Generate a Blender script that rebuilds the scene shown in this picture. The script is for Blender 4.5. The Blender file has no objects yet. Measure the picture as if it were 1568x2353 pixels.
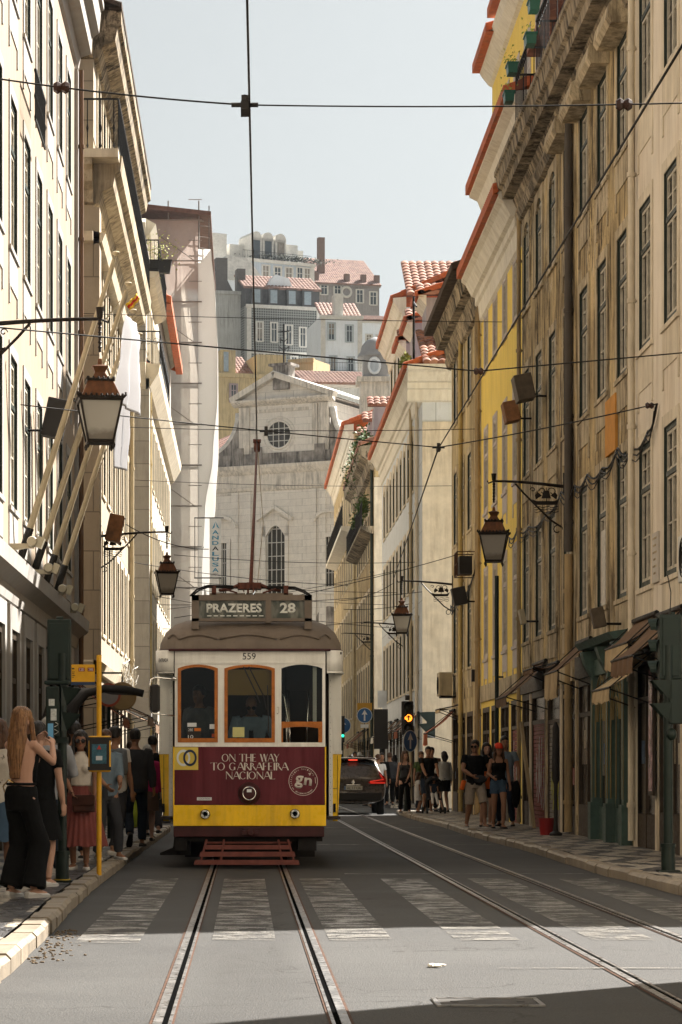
import bpy, bmesh, math, random
from mathutils import Vector, Matrix, noise
R=math.radians; PI=math.pi
random.seed(7)
SC=bpy.context.scene; COL=SC.collection
# ---- camera model: image 1568 wide, focal 6000, vanishing point (565,1770), eye 1.26 m -----
F=6000.0; VX=565.0; HZ=1770.0; EH=1.26
def at(px,py,D): return Vector(((px-VX)*D/F, D, EH-(py-HZ)*D/F))
def Dx(px,X): return F*X/(px-VX)             # distance along a plane of constant X
cam=bpy.data.objects.new('camera',bpy.data.cameras.new('camera')); COL.objects.link(cam)
cam.location=(0,0,EH); cam.rotation_euler=(R(90),0,0)
cam.data.sensor_fit='AUTO'; cam.data.sensor_width=36; cam.data.lens=F/2353*36
cam.data.shift_x=(784-VX)/2353; cam.data.shift_y=(HZ-1176.5)/2353
cam.data.clip_end=3000; cam.data.clip_start=.5
SC.camera=cam

# ---------------------------------------------------------------- mesh builder
class MB:
    def __init__(s): s.v=[]; s.f=[]; s.mi=[]; s.cur=0
    def add(s,vs,fs):
        o=len(s.v); s.v+=[tuple(p) for p in vs]
        for f in fs: s.f.append(tuple(i+o for i in f)); s.mi.append(s.cur)
        return s
    def quad(s,a,b,c,d): return s.add([a,b,c,d],[(0,1,2,3)])
    def box(s,x0,x1,y0,y1,z0,z1):
        v=[(x,y,z) for z in (z0,z1) for y in (y0,y1) for x in (x0,x1)]
        return s.add(v,[(0,2,3,1),(4,5,7,6),(0,1,5,4),(2,6,7,3),(0,4,6,2),(1,3,7,5)])
    def cbox(s,c,sz,rot=None):
        m=MB().box(-sz[0]/2,sz[0]/2,-sz[1]/2,sz[1]/2,-sz[2]/2,sz[2]/2)
        M=rot.to_4x4() if rot else Matrix()
        return s.merge(m,Matrix.Translation(Vector(c))@M)
    def merge(s,m,mat=None):
        o=len(s.v)
        s.v+=[tuple(mat@Vector(p)) for p in m.v] if mat else list(m.v)
        for f,i in zip(m.f,m.mi): s.f.append(tuple(k+o for k in f)); s.mi.append(i if i else s.cur)
        return s
    def loft(s,rings,cap=True,close=True):
        n=len(rings[0]); v=[p for r in rings for p in r]; f=[]
        for i in range(len(rings)-1):
            for j in range(n if close else n-1):
                a=i*n+j; b=i*n+(j+1)%n; f.append((a,b,b+n,a+n))
        if cap: f.append(tuple(range(n-1,-1,-1))); f.append(tuple((len(rings)-1)*n+j for j in range(n)))
        return s.add(v,f)
    def tube(s,path,r,n=8,cap=True,flat=1.0,up=None):
        path=[Vector(p) for p in path]; m=len(path)
        rr=r if isinstance(r,(list,tuple)) else [r]*m
        rings=[]; prev=None
        for i,p in enumerate(path):
            t=(path[min(i+1,m-1)]-path[max(i-1,0)])
            t=t.normalized() if t.length>1e-9 else Vector((0,0,1))
            if prev is None:
                a=up if up else (Vector((0,0,1)) if abs(t.z)<.9 else Vector((0,1,0)))
                u=(a-t*a.dot(t)).normalized()
            else:
                u=(prev-t*prev.dot(t)); u=u.normalized() if u.length>1e-6 else t.orthogonal().normalized()
            prev=u; w=t.cross(u)
            rings.append([p+u*(math.cos(2*PI*k/n)*rr[i]*flat)+w*(math.sin(2*PI*k/n)*rr[i]) for k in range(n)])
        return s.loft(rings,cap)
    def ell(s,c,r,nu=12,nv=8,rot=None):
        c=Vector(c); rings=[]
        for i in range(nv+1):
            a=-PI/2+PI*(i+.0)/nv; a=max(-PI/2+.08,min(PI/2-.08,a)); ring=[]
            for k in range(nu):
                q=Vector((r[0]*math.cos(a)*math.cos(2*PI*k/nu),r[1]*math.cos(a)*math.sin(2*PI*k/nu),r[2]*math.sin(a)))
                ring.append(c+(rot@q if rot else q))
            rings.append(ring)
        return s.loft(rings)
    def prism(s,poly,fn,d0,d1):
        """poly: 2D outline, fn(u,v,d)->3D point, extruded d0..d1"""
        n=len(poly); v=[fn(u,w,d0) for u,w in poly]+[fn(u,w,d1) for u,w in poly]
        f=[tuple(range(n)),tuple(range(2*n-1,n-1,-1))]+[(i+n,(i+1)%n+n,(i+1)%n,i) for i in range(n)]
        return s.add(v,f)
    def mould(s,x0,x1,prof,wrap=None):
        """prof: (projection,z) profile extruded along x on plane y=0; outward is -y"""
        return s.prism(prof,lambda p,z,x:(x,-p,z),x0,x1)
    def lathe(s,c,prof,n=12,axis='z'):
        c=Vector(c); rings=[]
        for r,h in prof:
            ring=[]
            for k in range(n):
                a=2*PI*k/n
                if axis=='z': q=(r*math.cos(a),r*math.sin(a),h)
                elif axis=='y': q=(r*math.cos(a),h,r*math.sin(a))
                else: q=(h,r*math.cos(a),r*math.sin(a))
                ring.append(c+Vector(q))
            rings.append(ring)
        return s.loft(rings)
    def torus(s,c,R0,r,n=24,m=6,fn=None):
        """ring in the xz plane"""
        rings=[]
        for i in range(n):
            a=2*PI*i/n
            rings.append([Vector(c)+Vector(((R0+r*math.cos(2*PI*j/m))*math.cos(a),r*math.sin(2*PI*j/m),(R0+r*math.cos(2*PI*j/m))*math.sin(a))) for j in range(m)])
        v=[p for q in rings for p in q]; f=[]
        for i in range(n):
            for j in range(m): f.append((i*m+j,i*m+(j+1)%m,((i+1)%n)*m+(j+1)%m,((i+1)%n)*m+j))
        return s.add(v,f)
    def mesh(s,name='m',smooth=False,mats=None,fix=True):
        me=bpy.data.meshes.new(name); me.from_pydata(s.v,[],s.f)
        for i,p in enumerate(me.polygons): p.use_smooth=bool(smooth); p.material_index=s.mi[i]
        if fix:
            bm=bmesh.new(); bm.from_mesh(me); bmesh.ops.recalc_face_normals(bm,faces=bm.faces); bm.to_mesh(me); bm.free()
        for m in (mats or []): me.materials.append(m)
        if smooth=='auto' or smooth is True and False: pass
        return me
    def build(s,name,mat,parent=None,loc=None,rz=None,smooth=False,bevel=0,fix=True,sharp=None):
        mats=mat if isinstance(mat,(list,tuple)) else [mat]
        me=s.mesh(name,smooth,mats,fix)
        if sharp: me.set_sharp_from_angle(angle=R(sharp))
        return link(name,me,parent,loc,rz,bevel)
def link(name,me,parent=None,loc=None,rz=None,bevel=0):
    o=bpy.data.objects.new(name,me); COL.objects.link(o)
    if parent: o.parent=parent
    if loc is not None: o.location=loc
    if rz is not None: o.rotation_euler=(0,0,rz)
    if bevel:
        b=o.modifiers.new('bevel','BEVEL'); b.width=bevel; b.segments=2; b.limit_method='ANGLE'; b.angle_limit=R(40)
    return o
def tag(o,label=None,cat=None,group=None,kind=None):
    if label: o['label']=label
    if cat: o['category']=cat
    if group: o['group']=group
    if kind: o['kind']=kind
    return o
def thing(name,label,cat,loc=(0,0,0),rz=0,group=None):
    o=bpy.data.objects.new(name,None); COL.objects.link(o); o.empty_display_size=.3
    o.location=loc; o.rotation_euler=(0,0,rz); return tag(o,label,cat,group)
def kids(o): return list(o.children)
def dup(o,loc=None,rz=None,label=None,parent=None,scale=None):
    c=o.copy(); COL.objects.link(c)
    if parent: c.parent=parent
    if loc is not None: c.location=loc
    if rz is not None: c.rotation_euler=(0,0,rz)
    if scale is not None: c.scale=scale
    if label: c['label']=label
    for ch in kids(o):
        k=ch.copy(); COL.objects.link(k); k.parent=c
        for g in kids(ch):
            q=g.copy(); COL.objects.link(q); q.parent=k
    return c
def bake(o,mods=True):
    """replace a mesh by its evaluated (modified) version"""
    dg=bpy.context.evaluated_depsgraph_get(); dg.update()
    me=bpy.data.meshes.new_from_object(o.evaluated_get(dg),preserve_all_data_layers=False,depsgraph=dg)
    return me

# ---------------------------------------------------------------- materials
_m={}
def _nt(name):
    m=bpy.data.materials.new(name); m.use_nodes=True; nt=m.node_tree
    b=nt.nodes['Principled BSDF']; return m,nt,b
def N(nt,t,**k):
    n=nt.nodes.new(t)
    for a,v in k.items():
        if a.startswith('i_'): n.inputs[a[2:].replace('_',' ')].default_value=v
        else: setattr(n,a,v)
    return n
def L(nt,a,b): nt.links.new(a,b)
def c4(c): return (c[0],c[1],c[2],1)
def mixc(nt,fac,a,b,mode='MIX'):
    n=nt.nodes.new('ShaderNodeMix'); n.data_type='RGBA'; n.blend_type=mode
    for sock,v in ((n.inputs[0],fac),(n.inputs[6],a),(n.inputs[7],b)):
        if hasattr(v,'is_output'): L(nt,v,sock)
        elif isinstance(v,(int,float)): sock.default_value=v
        else: sock.default_value=c4(v)
    return n.outputs[2]
def coords(nt,scale=(1,1,1),obj=False,rot=(0,0,0)):
    if obj: src=N(nt,'ShaderNodeTexCoord').outputs['Object']
    else: src=N(nt,'ShaderNodeNewGeometry').outputs['Position']
    mp=N(nt,'ShaderNodeMapping'); mp.inputs['Scale'].default_value=scale; mp.inputs['Rotation'].default_value=rot
    L(nt,src,mp.inputs['Vector']); return mp.outputs['Vector']
def nz(nt,vec,scale,detail=4,rough=.55,dist=0):
    n=N(nt,'ShaderNodeTexNoise'); n.inputs['Scale'].default_value=scale; n.inputs['Detail'].default_value=detail
    n.inputs['Roughness'].default_value=rough; n.inputs['Distortion'].default_value=dist
    L(nt,vec,n.inputs['Vector']); return n.outputs['Fac']
def ramp(nt,v,lo,hi,a=0,b=1):
    n=N(nt,'ShaderNodeMapRange'); n.inputs['From Min'].default_value=lo; n.inputs['From Max'].default_value=hi
    n.inputs['To Min'].default_value=a; n.inputs['To Max'].default_value=b; L(nt,v,n.inputs['Value']); return n.outputs['Result']
def mth(nt,op,a,b=0):
    n=N(nt,'ShaderNodeMath',operation=op)
    for s,v in ((n.inputs[0],a),(n.inputs[1],b)):
        if hasattr(v,'is_output'): L(nt,v,s)
        else: s.default_value=v
    return n.outputs[0]
def bump(nt,b,h,strength=.3,dist=.02):
    n=N(nt,'ShaderNodeBump'); n.inputs['Strength'].default_value=strength; n.inputs['Distance'].default_value=dist
    L(nt,h,n.inputs['Height']); L(nt,n.outputs['Normal'],b.inputs['Normal'])
def mat(name,col=None,rough=.6,metal=0,var=.12,vs=3.0,streak=0,scol=(.05,.04,.03),speck=0,bmp=.15,bs=40,obj=False,coat=0,spec=None,patch=0,pcol=(.5,.45,.38),rnd=0,spots=0):
    if name in _m: return _m[name]
    m,nt,b=_nt(name); v=coords(nt,obj=obj)
    n1=nz(nt,v,vs,5,.6)
    lo=[c*(1-var) for c in col]; hi=[min(1,c*(1+var)) for c in col]
    out=mixc(nt,ramp(nt,n1,.3,.7),lo,hi)
    if patch:
        n4=nz(nt,v,vs*.45,6,.7,1.0); out=mixc(nt,mth(nt,'MULTIPLY',ramp(nt,n4,.53,.6),patch),out,pcol)
    if streak:
        v2=coords(nt,(1.0,1.0,.09),obj=obj); n2=nz(nt,v2,5.5,6,.7)
        n2b=nz(nt,v,.55,4,.6)
        s1=mth(nt,'MULTIPLY',ramp(nt,n2,.42,.62),ramp(nt,n2b,.3,.55))
        out=mixc(nt,mth(nt,'MULTIPLY',s1,streak),out,scol)
    if spots:
        n5=nz(nt,v,9,5,.75); out=mixc(nt,mth(nt,'MULTIPLY',ramp(nt,n5,.6,.68),spots),out,scol)
    if speck:
        n3=nz(nt,v,120,2,.5); out=mixc(nt,mth(nt,'MULTIPLY',ramp(nt,n3,.45,.75),speck),out,[c*.45 for c in col])
    if rnd:
        oi=N(nt,'ShaderNodeObjectInfo'); r=ramp(nt,oi.outputs['Random'],0,1,1-rnd,1+rnd)
        cc=N(nt,'ShaderNodeCombineColor')
        for i in range(3): L(nt,r,cc.inputs[i])
        out=mixc(nt,1.0,out,cc.outputs[0],'MULTIPLY')
    L(nt,out,b.inputs['Base Color'])
    b.inputs['Metallic'].default_value=metal
    L(nt,ramp(nt,nz(nt,v,vs*4,3),.3,.7,max(.02,rough-.1),min(1,rough+.1)),b.inputs['Roughness'])
    if coat: b.inputs['Coat Weight'].default_value=coat
    b.inputs['Specular IOR Level'].default_value=.22 if spec is None else spec
    if bmp:
        h=nz(nt,v,bs,5,.65); bump(nt,b,h,bmp,.01)
    _m[name]=m; return m
def emis(name,col,st):
    if name in _m: return _m[name]
    m,nt,b=_nt(name); b.inputs['Base Color'].default_value=c4(col); b.inputs['Emission Color'].default_value=c4(col); b.inputs['Emission Strength'].default_value=st
    _m[name]=m; return m

def glass_dark(name,curtain=.35,tint=(.02,.023,.022)):
    """window glass seen from the street: dark room or pale curtain behind, reflecting"""
    if name in _m: return _m[name]
    m,nt,b=_nt(name); oi=N(nt,'ShaderNodeObjectInfo')
    v=coords(nt,(1,1,.15)); n=nz(nt,v,14,3)
    cur=mixc(nt,ramp(nt,n,.35,.65),(.16,.14,.11),(.34,.30,.25))
    vz=N(nt,'ShaderNodeTexCoord').outputs['Object']; sp=N(nt,'ShaderNodeSeparateXYZ'); L(nt,vz,sp.inputs[0])
    # blinds come down to a different height in each window
    hgt=mth(nt,'MULTIPLY',mth(nt,'FRACT',mth(nt,'MULTIPLY',oi.outputs['Random'],7.31)),2.4)
    below=mth(nt,'GREATER_THAN',sp.outputs['Z'],hgt)
    has=mth(nt,'LESS_THAN',oi.outputs['Random'],curtain)
    out=mixc(nt,mth(nt,'MULTIPLY',has,below),tint,cur)
    L(nt,out,b.inputs['Base Color']); b.inputs['Roughness'].default_value=.18; b.inputs['Specular IOR Level'].default_value=.16
    bump(nt,b,nz(nt,coords(nt),1.3,2),.08,.05)
    _m[name]=m; return m
def glass_clear(name,tint=.93,gl=.10,col=(1,1,1)):
    if name in _m: return _m[name]
    m,nt,b=_nt(name); nt.nodes.remove(b); out=nt.nodes['Material Output']
    tr=N(nt,'ShaderNodeBsdfTransparent'); tr.inputs[0].default_value=(tint*col[0],tint*col[1],tint*col[2],1)
    g=N(nt,'ShaderNodeBsdfGlossy'); g.inputs['Roughness'].default_value=.04
    fr=N(nt,'ShaderNodeFresnel'); fr.inputs[0].default_value=1.45
    fac=mth(nt,'MULTIPLY',fr.outputs[0],gl); mx=N(nt,'ShaderNodeMixShader'); L(nt,fac,mx.inputs[0]); L(nt,tr.outputs[0],mx.inputs[1]); L(nt,g.outputs[0],mx.inputs[2])
    L(nt,mx.outputs[0],out.inputs['Surface']); _m[name]=m; return m

def asphalt():
    m,nt,b=_nt('asphalt'); v=coords(nt)
    big=nz(nt,v,.45,6,.62,.6); fine=nz(nt,v,55,3,.7); grit=nz(nt,v,190,2,.6)
    lng=nz(nt,coords(nt,(1.4,.10,1)),2.2,5,.6)
    o=mixc(nt,ramp(nt,big,.35,.68),(.049,.049,.048),(.078,.077,.074))
    o=mixc(nt,ramp(nt,lng,.5,.75,0,.45),o,(.055,.05,.047))
    o=mixc(nt,ramp(nt,fine,.42,.68,0,.55),o,(.04,.037,.035))
    o=mixc(nt,ramp(nt,grit,.56,.72,0,.6),o,(.24,.225,.2))
    sp=N(nt,'ShaderNodeSeparateXYZ'); L(nt,v,sp.inputs[0])
    cr=N(nt,'ShaderNodeTexVoronoi',feature='DISTANCE_TO_EDGE'); cr.inputs['Scale'].default_value=.33; cv=N(nt,'ShaderNodeVectorMath',operation='ADD'); wn=N(nt,'ShaderNodeTexNoise'); wn.inputs['Scale'].default_value=1.4; wn.inputs['Detail'].default_value=6; L(nt,v,wn.inputs['Vector']); L(nt,v,cv.inputs[0]); L(nt,wn.outputs['Color'],cv.inputs[1]); L(nt,cv.outputs[0],cr.inputs['Vector'])
    crk=mth(nt,'MULTIPLY',ramp(nt,cr.outputs['Distance'],.0,.006,1,0),ramp(nt,big,.45,.55)); o=mixc(nt,mth(nt,'MULTIPLY',crk,.75),o,(.02,.018,.016))
    # oil dark lane between the rails, paler worn wheel lanes, square-cut repairs
    lane=ramp(nt,mth(nt,'ABSOLUTE',mth(nt,'SUBTRACT',sp.outputs['X'],.03)),.18,.36,1,0); o=mixc(nt,mth(nt,'MULTIPLY',mth(nt,'MULTIPLY',lane,ramp(nt,big,.3,.65)),.42),o,(.03,.028,.026))
    rp=N(nt,'ShaderNodeTexBrick'); rp.inputs['Scale'].default_value=.22; rp.inputs['Mortar Size'].default_value=0; rp.inputs['Color1'].default_value=(0,0,0,1); rp.inputs['Color2'].default_value=(1,1,1,1); L(nt,v,rp.inputs['Vector']); o=mixc(nt,mth(nt,'MULTIPLY',rp.outputs['Color'],.28),o,(.042,.04,.038))
    st=nz(nt,v,2.6,5,.7); o=mixc(nt,ramp(nt,st,.62,.70,0,.5),o,(.03,.028,.026))
    L(nt,o,b.inputs['Base Color'])
    L(nt,ramp(nt,big,.3,.7,.6,.85),b.inputs['Roughness']); b.inputs['Specular IOR Level'].default_value=.18
    vo=N(nt,'ShaderNodeTexVoronoi'); vo.inputs['Scale'].default_value=75; L(nt,v,vo.inputs['Vector'])
    h=mth(nt,'ADD',mth(nt,'MULTIPLY',grit,.6),mth(nt,'ADD',mth(nt,'MULTIPLY',vo.outputs['Distance'],.5),mth(nt,'MULTIPLY',big,2.0)))
    bump(nt,b,h,.6,.012); return m
def road_paint():
    m,nt,b=_nt('worn_road_paint'); v=coords(nt,(1,1,1)); w=coords(nt,(.22,5.0,1))
    wear=mth(nt,'ADD',mth(nt,'MULTIPLY',nz(nt,w,3.2,6,.72),.55),mth(nt,'MULTIPLY',nz(nt,v,3.0,6,.65,.6),.55))
    grit=nz(nt,v,110,2,.6)
    k=mth(nt,'ADD',wear,mth(nt,'MULTIPLY',mth(nt,'SUBTRACT',grit,.5),.35))
    col=mixc(nt,ramp(nt,nz(nt,v,6,4),.3,.7),(.20,.19,.17),(.34,.32,.29))
    b.inputs['Roughness'].default_value=.32; L(nt,col,b.inputs['Base Color'])
    tr=N(nt,'ShaderNodeBsdfTransparent'); mx=N(nt,'ShaderNodeMixShader'); L(nt,ramp(nt,k,.47,.58),mx.inputs[0])
    L(nt,b.outputs[0],mx.inputs[1]); L(nt,tr.outputs[0],mx.inputs[2]); L(nt,mx.outputs[0],nt.nodes['Material Output'].inputs['Surface'])
    bump(nt,b,grit,.4,.01); return m
def cobbles(side):
    """limestone and basalt setts laid in slanting bands"""
    m,nt,b=_nt('patterned_cobbles_'+side); v=coords(nt); sp=N(nt,'ShaderNodeSeparateXYZ'); L(nt,v,sp.inputs[0])
    vo=N(nt,'ShaderNodeTexVoronoi'); vo.inputs['Scale'].default_value=13 if side=='left' else 12; vo.inputs['Randomness'].default_value=.55; L(nt,v,vo.inputs['Vector'])
    ed=N(nt,'ShaderNodeTexVoronoi',feature='DISTANCE_TO_EDGE'); ed.inputs['Scale'].default_value=vo.inputs['Scale'].default_value; ed.inputs['Randomness'].default_value=.55; L(nt,v,ed.inputs['Vector'])
    spc=N(nt,'ShaderNodeSeparateXYZ'); L(nt,vo.outputs['Position'],spc.inputs[0])
    X,Y=spc.outputs['X'],spc.outputs['Y']
    if side=='left':   # bands across the pavement, black border by the kerb
        a=mth(nt,'ADD',mth(nt,'MULTIPLY',X,.9),mth(nt,'MULTIPLY',Y,.50))
        band=mth(nt,'GREATER_THAN',mth(nt,'FRACT',a),.52)
        bor=mth(nt,'MULTIPLY',mth(nt,'GREATER_THAN',X,-2.12),mth(nt,'LESS_THAN',X,-1.80))
        dark=mth(nt,'MAXIMUM',band,bor)
        clr=mth(nt,'MULTIPLY',mth(nt,'GREATER_THAN',X,-2.4),mth(nt,'LESS_THAN',X,-2.12)); dark=mth(nt,'MULTIPLY',dark,mth(nt,'SUBTRACT',1,clr))
    else:
        a=mth(nt,'ADD',mth(nt,'MULTIPLY',X,1.7),mth(nt,'MULTIPLY',mth(nt,'PINGPONG',mth(nt,'MULTIPLY',Y,.7),1.0),.9))
        dark=mth(nt,'GREATER_THAN',mth(nt,'FRACT',a),.5)
    wn=N(nt,'ShaderNodeTexWhiteNoise'); L(nt,vo.outputs['Position'],wn.inputs['Vector'])
    r=wn.outputs['Value']
    lite=mixc(nt,r,(.30,.255,.20),(.52,.46,.37)); dk=mixc(nt,r,(.018,.018,.02),(.05,.048,.05))
    o=mixc(nt,dark,lite,dk)
    o=mixc(nt,ramp(nt,nz(nt,v,.8,5),.45,.7,0,.35),o,(.09,.075,.06))
    o=mixc(nt,ramp(nt,ed.outputs['Distance'],0,.07,.75,0),o,(.05,.042,.035))
    L(nt,o,b.inputs['Base Color']); L(nt,ramp(nt,r,0,1,.26,.5),b.inputs['Roughness'])
    h=mth(nt,'ADD',ramp(nt,ed.outputs['Distance'],0,.12),mth(nt,'MULTIPLY',r,.6)); bump(nt,b,h,.8,.02); return m
def tilemat(name,c1=None,c2=None,scale=1):
    if name in _m: return _m[name]
    m,nt,b=_nt(name); v=coords(nt); vo=N(nt,'ShaderNodeTexVoronoi'); vo.inputs['Scale'].default_value=4.5*scale; L(nt,v,vo.inputs['Vector'])
    wn=N(nt,'ShaderNodeTexWhiteNoise'); L(nt,vo.outputs['Position'],wn.inputs['Vector'])
    o=mixc(nt,wn.outputs['Value'],c1,c2); o=mixc(nt,ramp(nt,nz(nt,v,2.0,5),.52,.7,0,.6),o,(.12,.09,.06))
    L(nt,o,b.inputs['Base Color']); b.inputs['Roughness'].default_value=.8; bump(nt,b,nz(nt,v,20,4),.2,.02)
    _m[name]=m; return m
def blockstone(name,col,sc=(1,1,1),bw=1.1,rh=.5,mortar=.012,streak=.4,dark=(.12,.10,.08),var=.1):
    """dressed stone courses; brick pattern runs over (x+y, z)"""
    if name in _m: return _m[name]
    m,nt,b=_nt(name); v=coords(nt); sp=N(nt,'ShaderNodeSeparateXYZ'); L(nt,v,sp.inputs[0])
    cb=N(nt,'ShaderNodeCombineXYZ'); L(nt,mth(nt,'ADD',sp.outputs['X'],sp.outputs['Y']),cb.inputs[0]); L(nt,sp.outputs['Z'],cb.inputs[1])
    br=N(nt,'ShaderNodeTexBrick'); L(nt,cb.outputs[0],br.inputs['Vector']); br.inputs['Scale'].default_value=1
    br.inputs['Brick Width'].default_value=bw; br.inputs['Row Height'].default_value=rh; br.inputs['Mortar Size'].default_value=mortar
    br.inputs['Color1'].default_value=c4([c*(1-var) for c in col]); br.inputs['Color2'].default_value=c4([c*(1+var) for c in col]); br.inputs['Mortar'].default_value=c4([c*.45 for c in col])
    o=mixc(nt,ramp(nt,nz(nt,v,2.2,6,.65),.35,.7,0,.35),br.outputs['Color'],[c*.62 for c in col])
    n2=nz(nt,coords(nt,(1,1,.12)),4.0,6,.7); o=mixc(nt,mth(nt,'MULTIPLY',ramp(nt,n2,.5,.72),streak),o,dark)
    o=mixc(nt,ramp(nt,nz(nt,v,70,2),.6,.75,0,.5),o,[c*.4 for c in col])
    L(nt,o,b.inputs['Base Color']); b.inputs['Roughness'].default_value=.8
    bump(nt,b,mth(nt,'ADD',mth(nt,'MULTIPLY',br.outputs['Fac'],-.6),nz(nt,v,30,5)),.35,.015)
    _m[name]=m; return m

# ---------------------------------------------------------------- writing
def txt(body,mt,parent,w,h,loc,name='lettering',rot=(90,0,0),ext=.002,bold=0,space=1.0,shear=0):
    cu=bpy.data.curves.new('t','FONT'); cu.body=body; cu.extrude=0; cu.offset=bold; cu.space_character=space; cu.shear=shear; cu.resolution_u=3
    o=bpy.data.objects.new('t',cu); COL.objects.link(o)
    dg=bpy.context.evaluated_depsgraph_get(); me=bpy.data.meshes.new_from_object(o.evaluated_get(dg))
    bpy.data.objects.remove(o)
    xs=[v.co.x for v in me.vertices]; ys=[v.co.y for v in me.vertices]
    x0,x1,y0,y1=min(xs),max(xs),min(ys),max(ys); sx=w/(x1-x0) if w else h/(y1-y0); sy=h/(y1-y0)
    for v in me.vertices:
        v.co=((v.co.x-(x0+x1)/2)*sx,(v.co.y-(y0+y1)/2)*sy,0)
    bm=bmesh.new(); bm.from_mesh(me); r=bmesh.ops.extrude_face_region(bm,geom=bm.faces[:])
    bmesh.ops.translate(bm,verts=[e for e in r['geom'] if isinstance(e,bmesh.types.BMVert)],vec=(0,0,ext)); bm.to_mesh(me); bm.free()
    me.materials.clear(); me.materials.append(mt)
    ob=link(name,me,parent,loc); ob.rotation_euler=tuple(R(a) for a in rot); return ob
# ---------------------------------------------------------------- daylight
SUN=Vector((1,.93,1.25)).normalized()
EXPO=1.95
w=bpy.data.worlds.new('World'); SC.world=w; w.use_nodes=True; nt=w.node_tree
bg=nt.nodes['Background']; sky=N(nt,'ShaderNodeTexSky'); sky.sky_type='NISHITA'; sky.sun_disc=False
sky.sun_elevation=math.asin(SUN.z); sky.sun_rotation=math.atan2(SUN.x,SUN.y); sky.dust_density=3.0; sky.air_density=1.0; sky.ozone_density=1.0
hs=N(nt,'ShaderNodeHueSaturation'); hs.inputs['Saturation'].default_value=.14; L(nt,sky.outputs[0],hs.inputs['Color'])
wm=mixc(nt,1.0,hs.outputs[0],(.60,.625,.615),'MULTIPLY')
L(nt,wm,bg.inputs['Color']); bg.inputs['Strength'].default_value=.05
sl=bpy.data.lights.new('sun','SUN'); sl.energy=5.0; sl.angle=R(.53); sl.color=(1,.95,.88)
so=bpy.data.objects.new('sun',sl); COL.objects.link(so); so.rotation_euler=SUN.to_track_quat('Z','Y').to_euler(); so.location=(30,-10,40)
SC.view_settings.view_transform='Standard'; SC.view_settings.look='None'; SC.view_settings.exposure=EXPO; SC.view_settings.gamma=1

# ---------------------------------------------------------------- ground, road, pavements
ASP=asphalt(); KERB=mat('limestone_kerb',(.27,.225,.17),.5,var=.3,vs=2.5,bmp=.5,bs=14,streak=0,speck=.4,spots=.4,scol=(.12,.09,.06))
EARTH=mat('pale_ground',(.20,.17,.14),.9,vs=.3,var=.3)
STEEL=mat('rail_steel',(.40,.385,.37),.33,1,vs=5,var=.35,bmp=.04); RUST=mat('rust',(.075,.036,.02),.8,.3,vs=14,var=.5,bmp=.4)
BLK=mat('black_groove',(.005,.005,.005),1,bmp=0,spec=0)
tag(MB().box(-900,900,-200,1500,-.6,-.06).build('ground',EARTH),kind='structure')
g=MB(); xs=[-70,-20,-8,-4,-1.4,1.4,4,8,20,70]; ys=[-60]+[i*4 for i in range(-14,52)]+[240]
vi=[(x,y,-.002) for y in ys for x in xs]; nx=len(xs)
g.add(vi,[(j*nx+i,j*nx+i+1,(j+1)*nx+i+1,(j+1)*nx+i) for j in range(len(ys)-1) for i in range(nx-1)])
tag(g.build('road',ASP,fix=False),kind='structure')
KL=[(11,-1.40),(14,-1.44),(16,-1.46),(18,-1.47),(20,-1.50),(23,-1.56),(27,-1.60),(32,-1.60),(38,-1.60),(46,-1.58),(53.8,-1.55),(200,-1.5)]
def kl(y):
    for (a,xa),(b,xb) in zip(KL,KL[1:]):
        if a<=y<=b: return xa+(xb-xa)*(y-a)/(b-a)
    return KL[0][1]
XL=-3.5; XR=5.9; KR=4.32; PZ=.11
def pavement(name,pts_in,xo,mt):
    """slab between the kerb line and the house wall"""
    m=MB()
    for (x0,y0),(x1,y1) in zip(pts_in,pts_in[1:]):
        m.quad((x0,y0,PZ),(x1,y1,PZ),(xo,y1,PZ),(xo,y0,PZ))
    (x0,y0)=pts_in[0]; m.quad((x0,y0,0),(x0,y0,PZ),(xo,y0,PZ),(xo,y0,0))
    (x0,y0)=pts_in[-1]; m.quad((x0,y0,0),(x0,y0,PZ),(xo,y0,PZ),(xo,y0,0))
    return tag(m.build(name,mt,fix=False),kind='structure')
def kerb(name,fx,y0,y1,sgn,ln=.75):
    m=MB(); y=y0; rr=random.Random(3)
    while y<y1:
        l=ln*rr.uniform(.75,1.2); a=fx(y)+rr.uniform(-.012,.012); b=fx(y+l)+rr.uniform(-.012,.012); t=PZ+.006+rr.uniform(-.012,.014); g_=.012; e=.03
        o=sgn*.17
        v=[(a,y+g_,0),(b,y+l-g_,0),(b,y+l-g_,t-e),(a,y+g_,t-e),(a+sgn*e,y+g_,t),(b+sgn*e,y+l-g_,t),(b+o,y+l-g_,t),(a+o,y+g_,t),(a+o,y+g_,0),(b+o,y+l-g_,0)]
        m.add(v,[(0,1,2,3),(3,2,5,4),(4,5,6,7),(7,6,9,8),(0,3,4,7,8),(1,9,6,5,2)]); y+=l
    return tag(m.build(name,KERB),kind='structure')
CL=cobbles('left'); CR=cobbles('right')
ysL=[11+i*1.0 for i in range(0,43)]+[53.8]
pavement('pavement',[(kl(y)-.2,y) for y in ysL],XL-.02,CL)
pavement('pavement',[(kl(y)-.2,y) for y in (62,72,82)],XL-.02,CL); pavement('pavement',[(kl(y)-.2,y) for y in (93,105,118)],XL-.02,CL)
kerb('kerb',kl,11,53.8,-1); kerb('kerb',kl,62,82,-1)
def kr(y): return KR+.04*math.sin(y*.35)+(.05 if y<30 else 0)
for a,b in ((25.4,75.2),(87,200)):
    pavement('pavement',[(kr(a+(b-a)*i/30)+.2,a+(b-a)*i/30) for i in range(31)],XR+.02,CR)
kerb('kerb',kr,25.4,75.2,1,1.1); kerb('kerb',kr,87,130,1)
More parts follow.
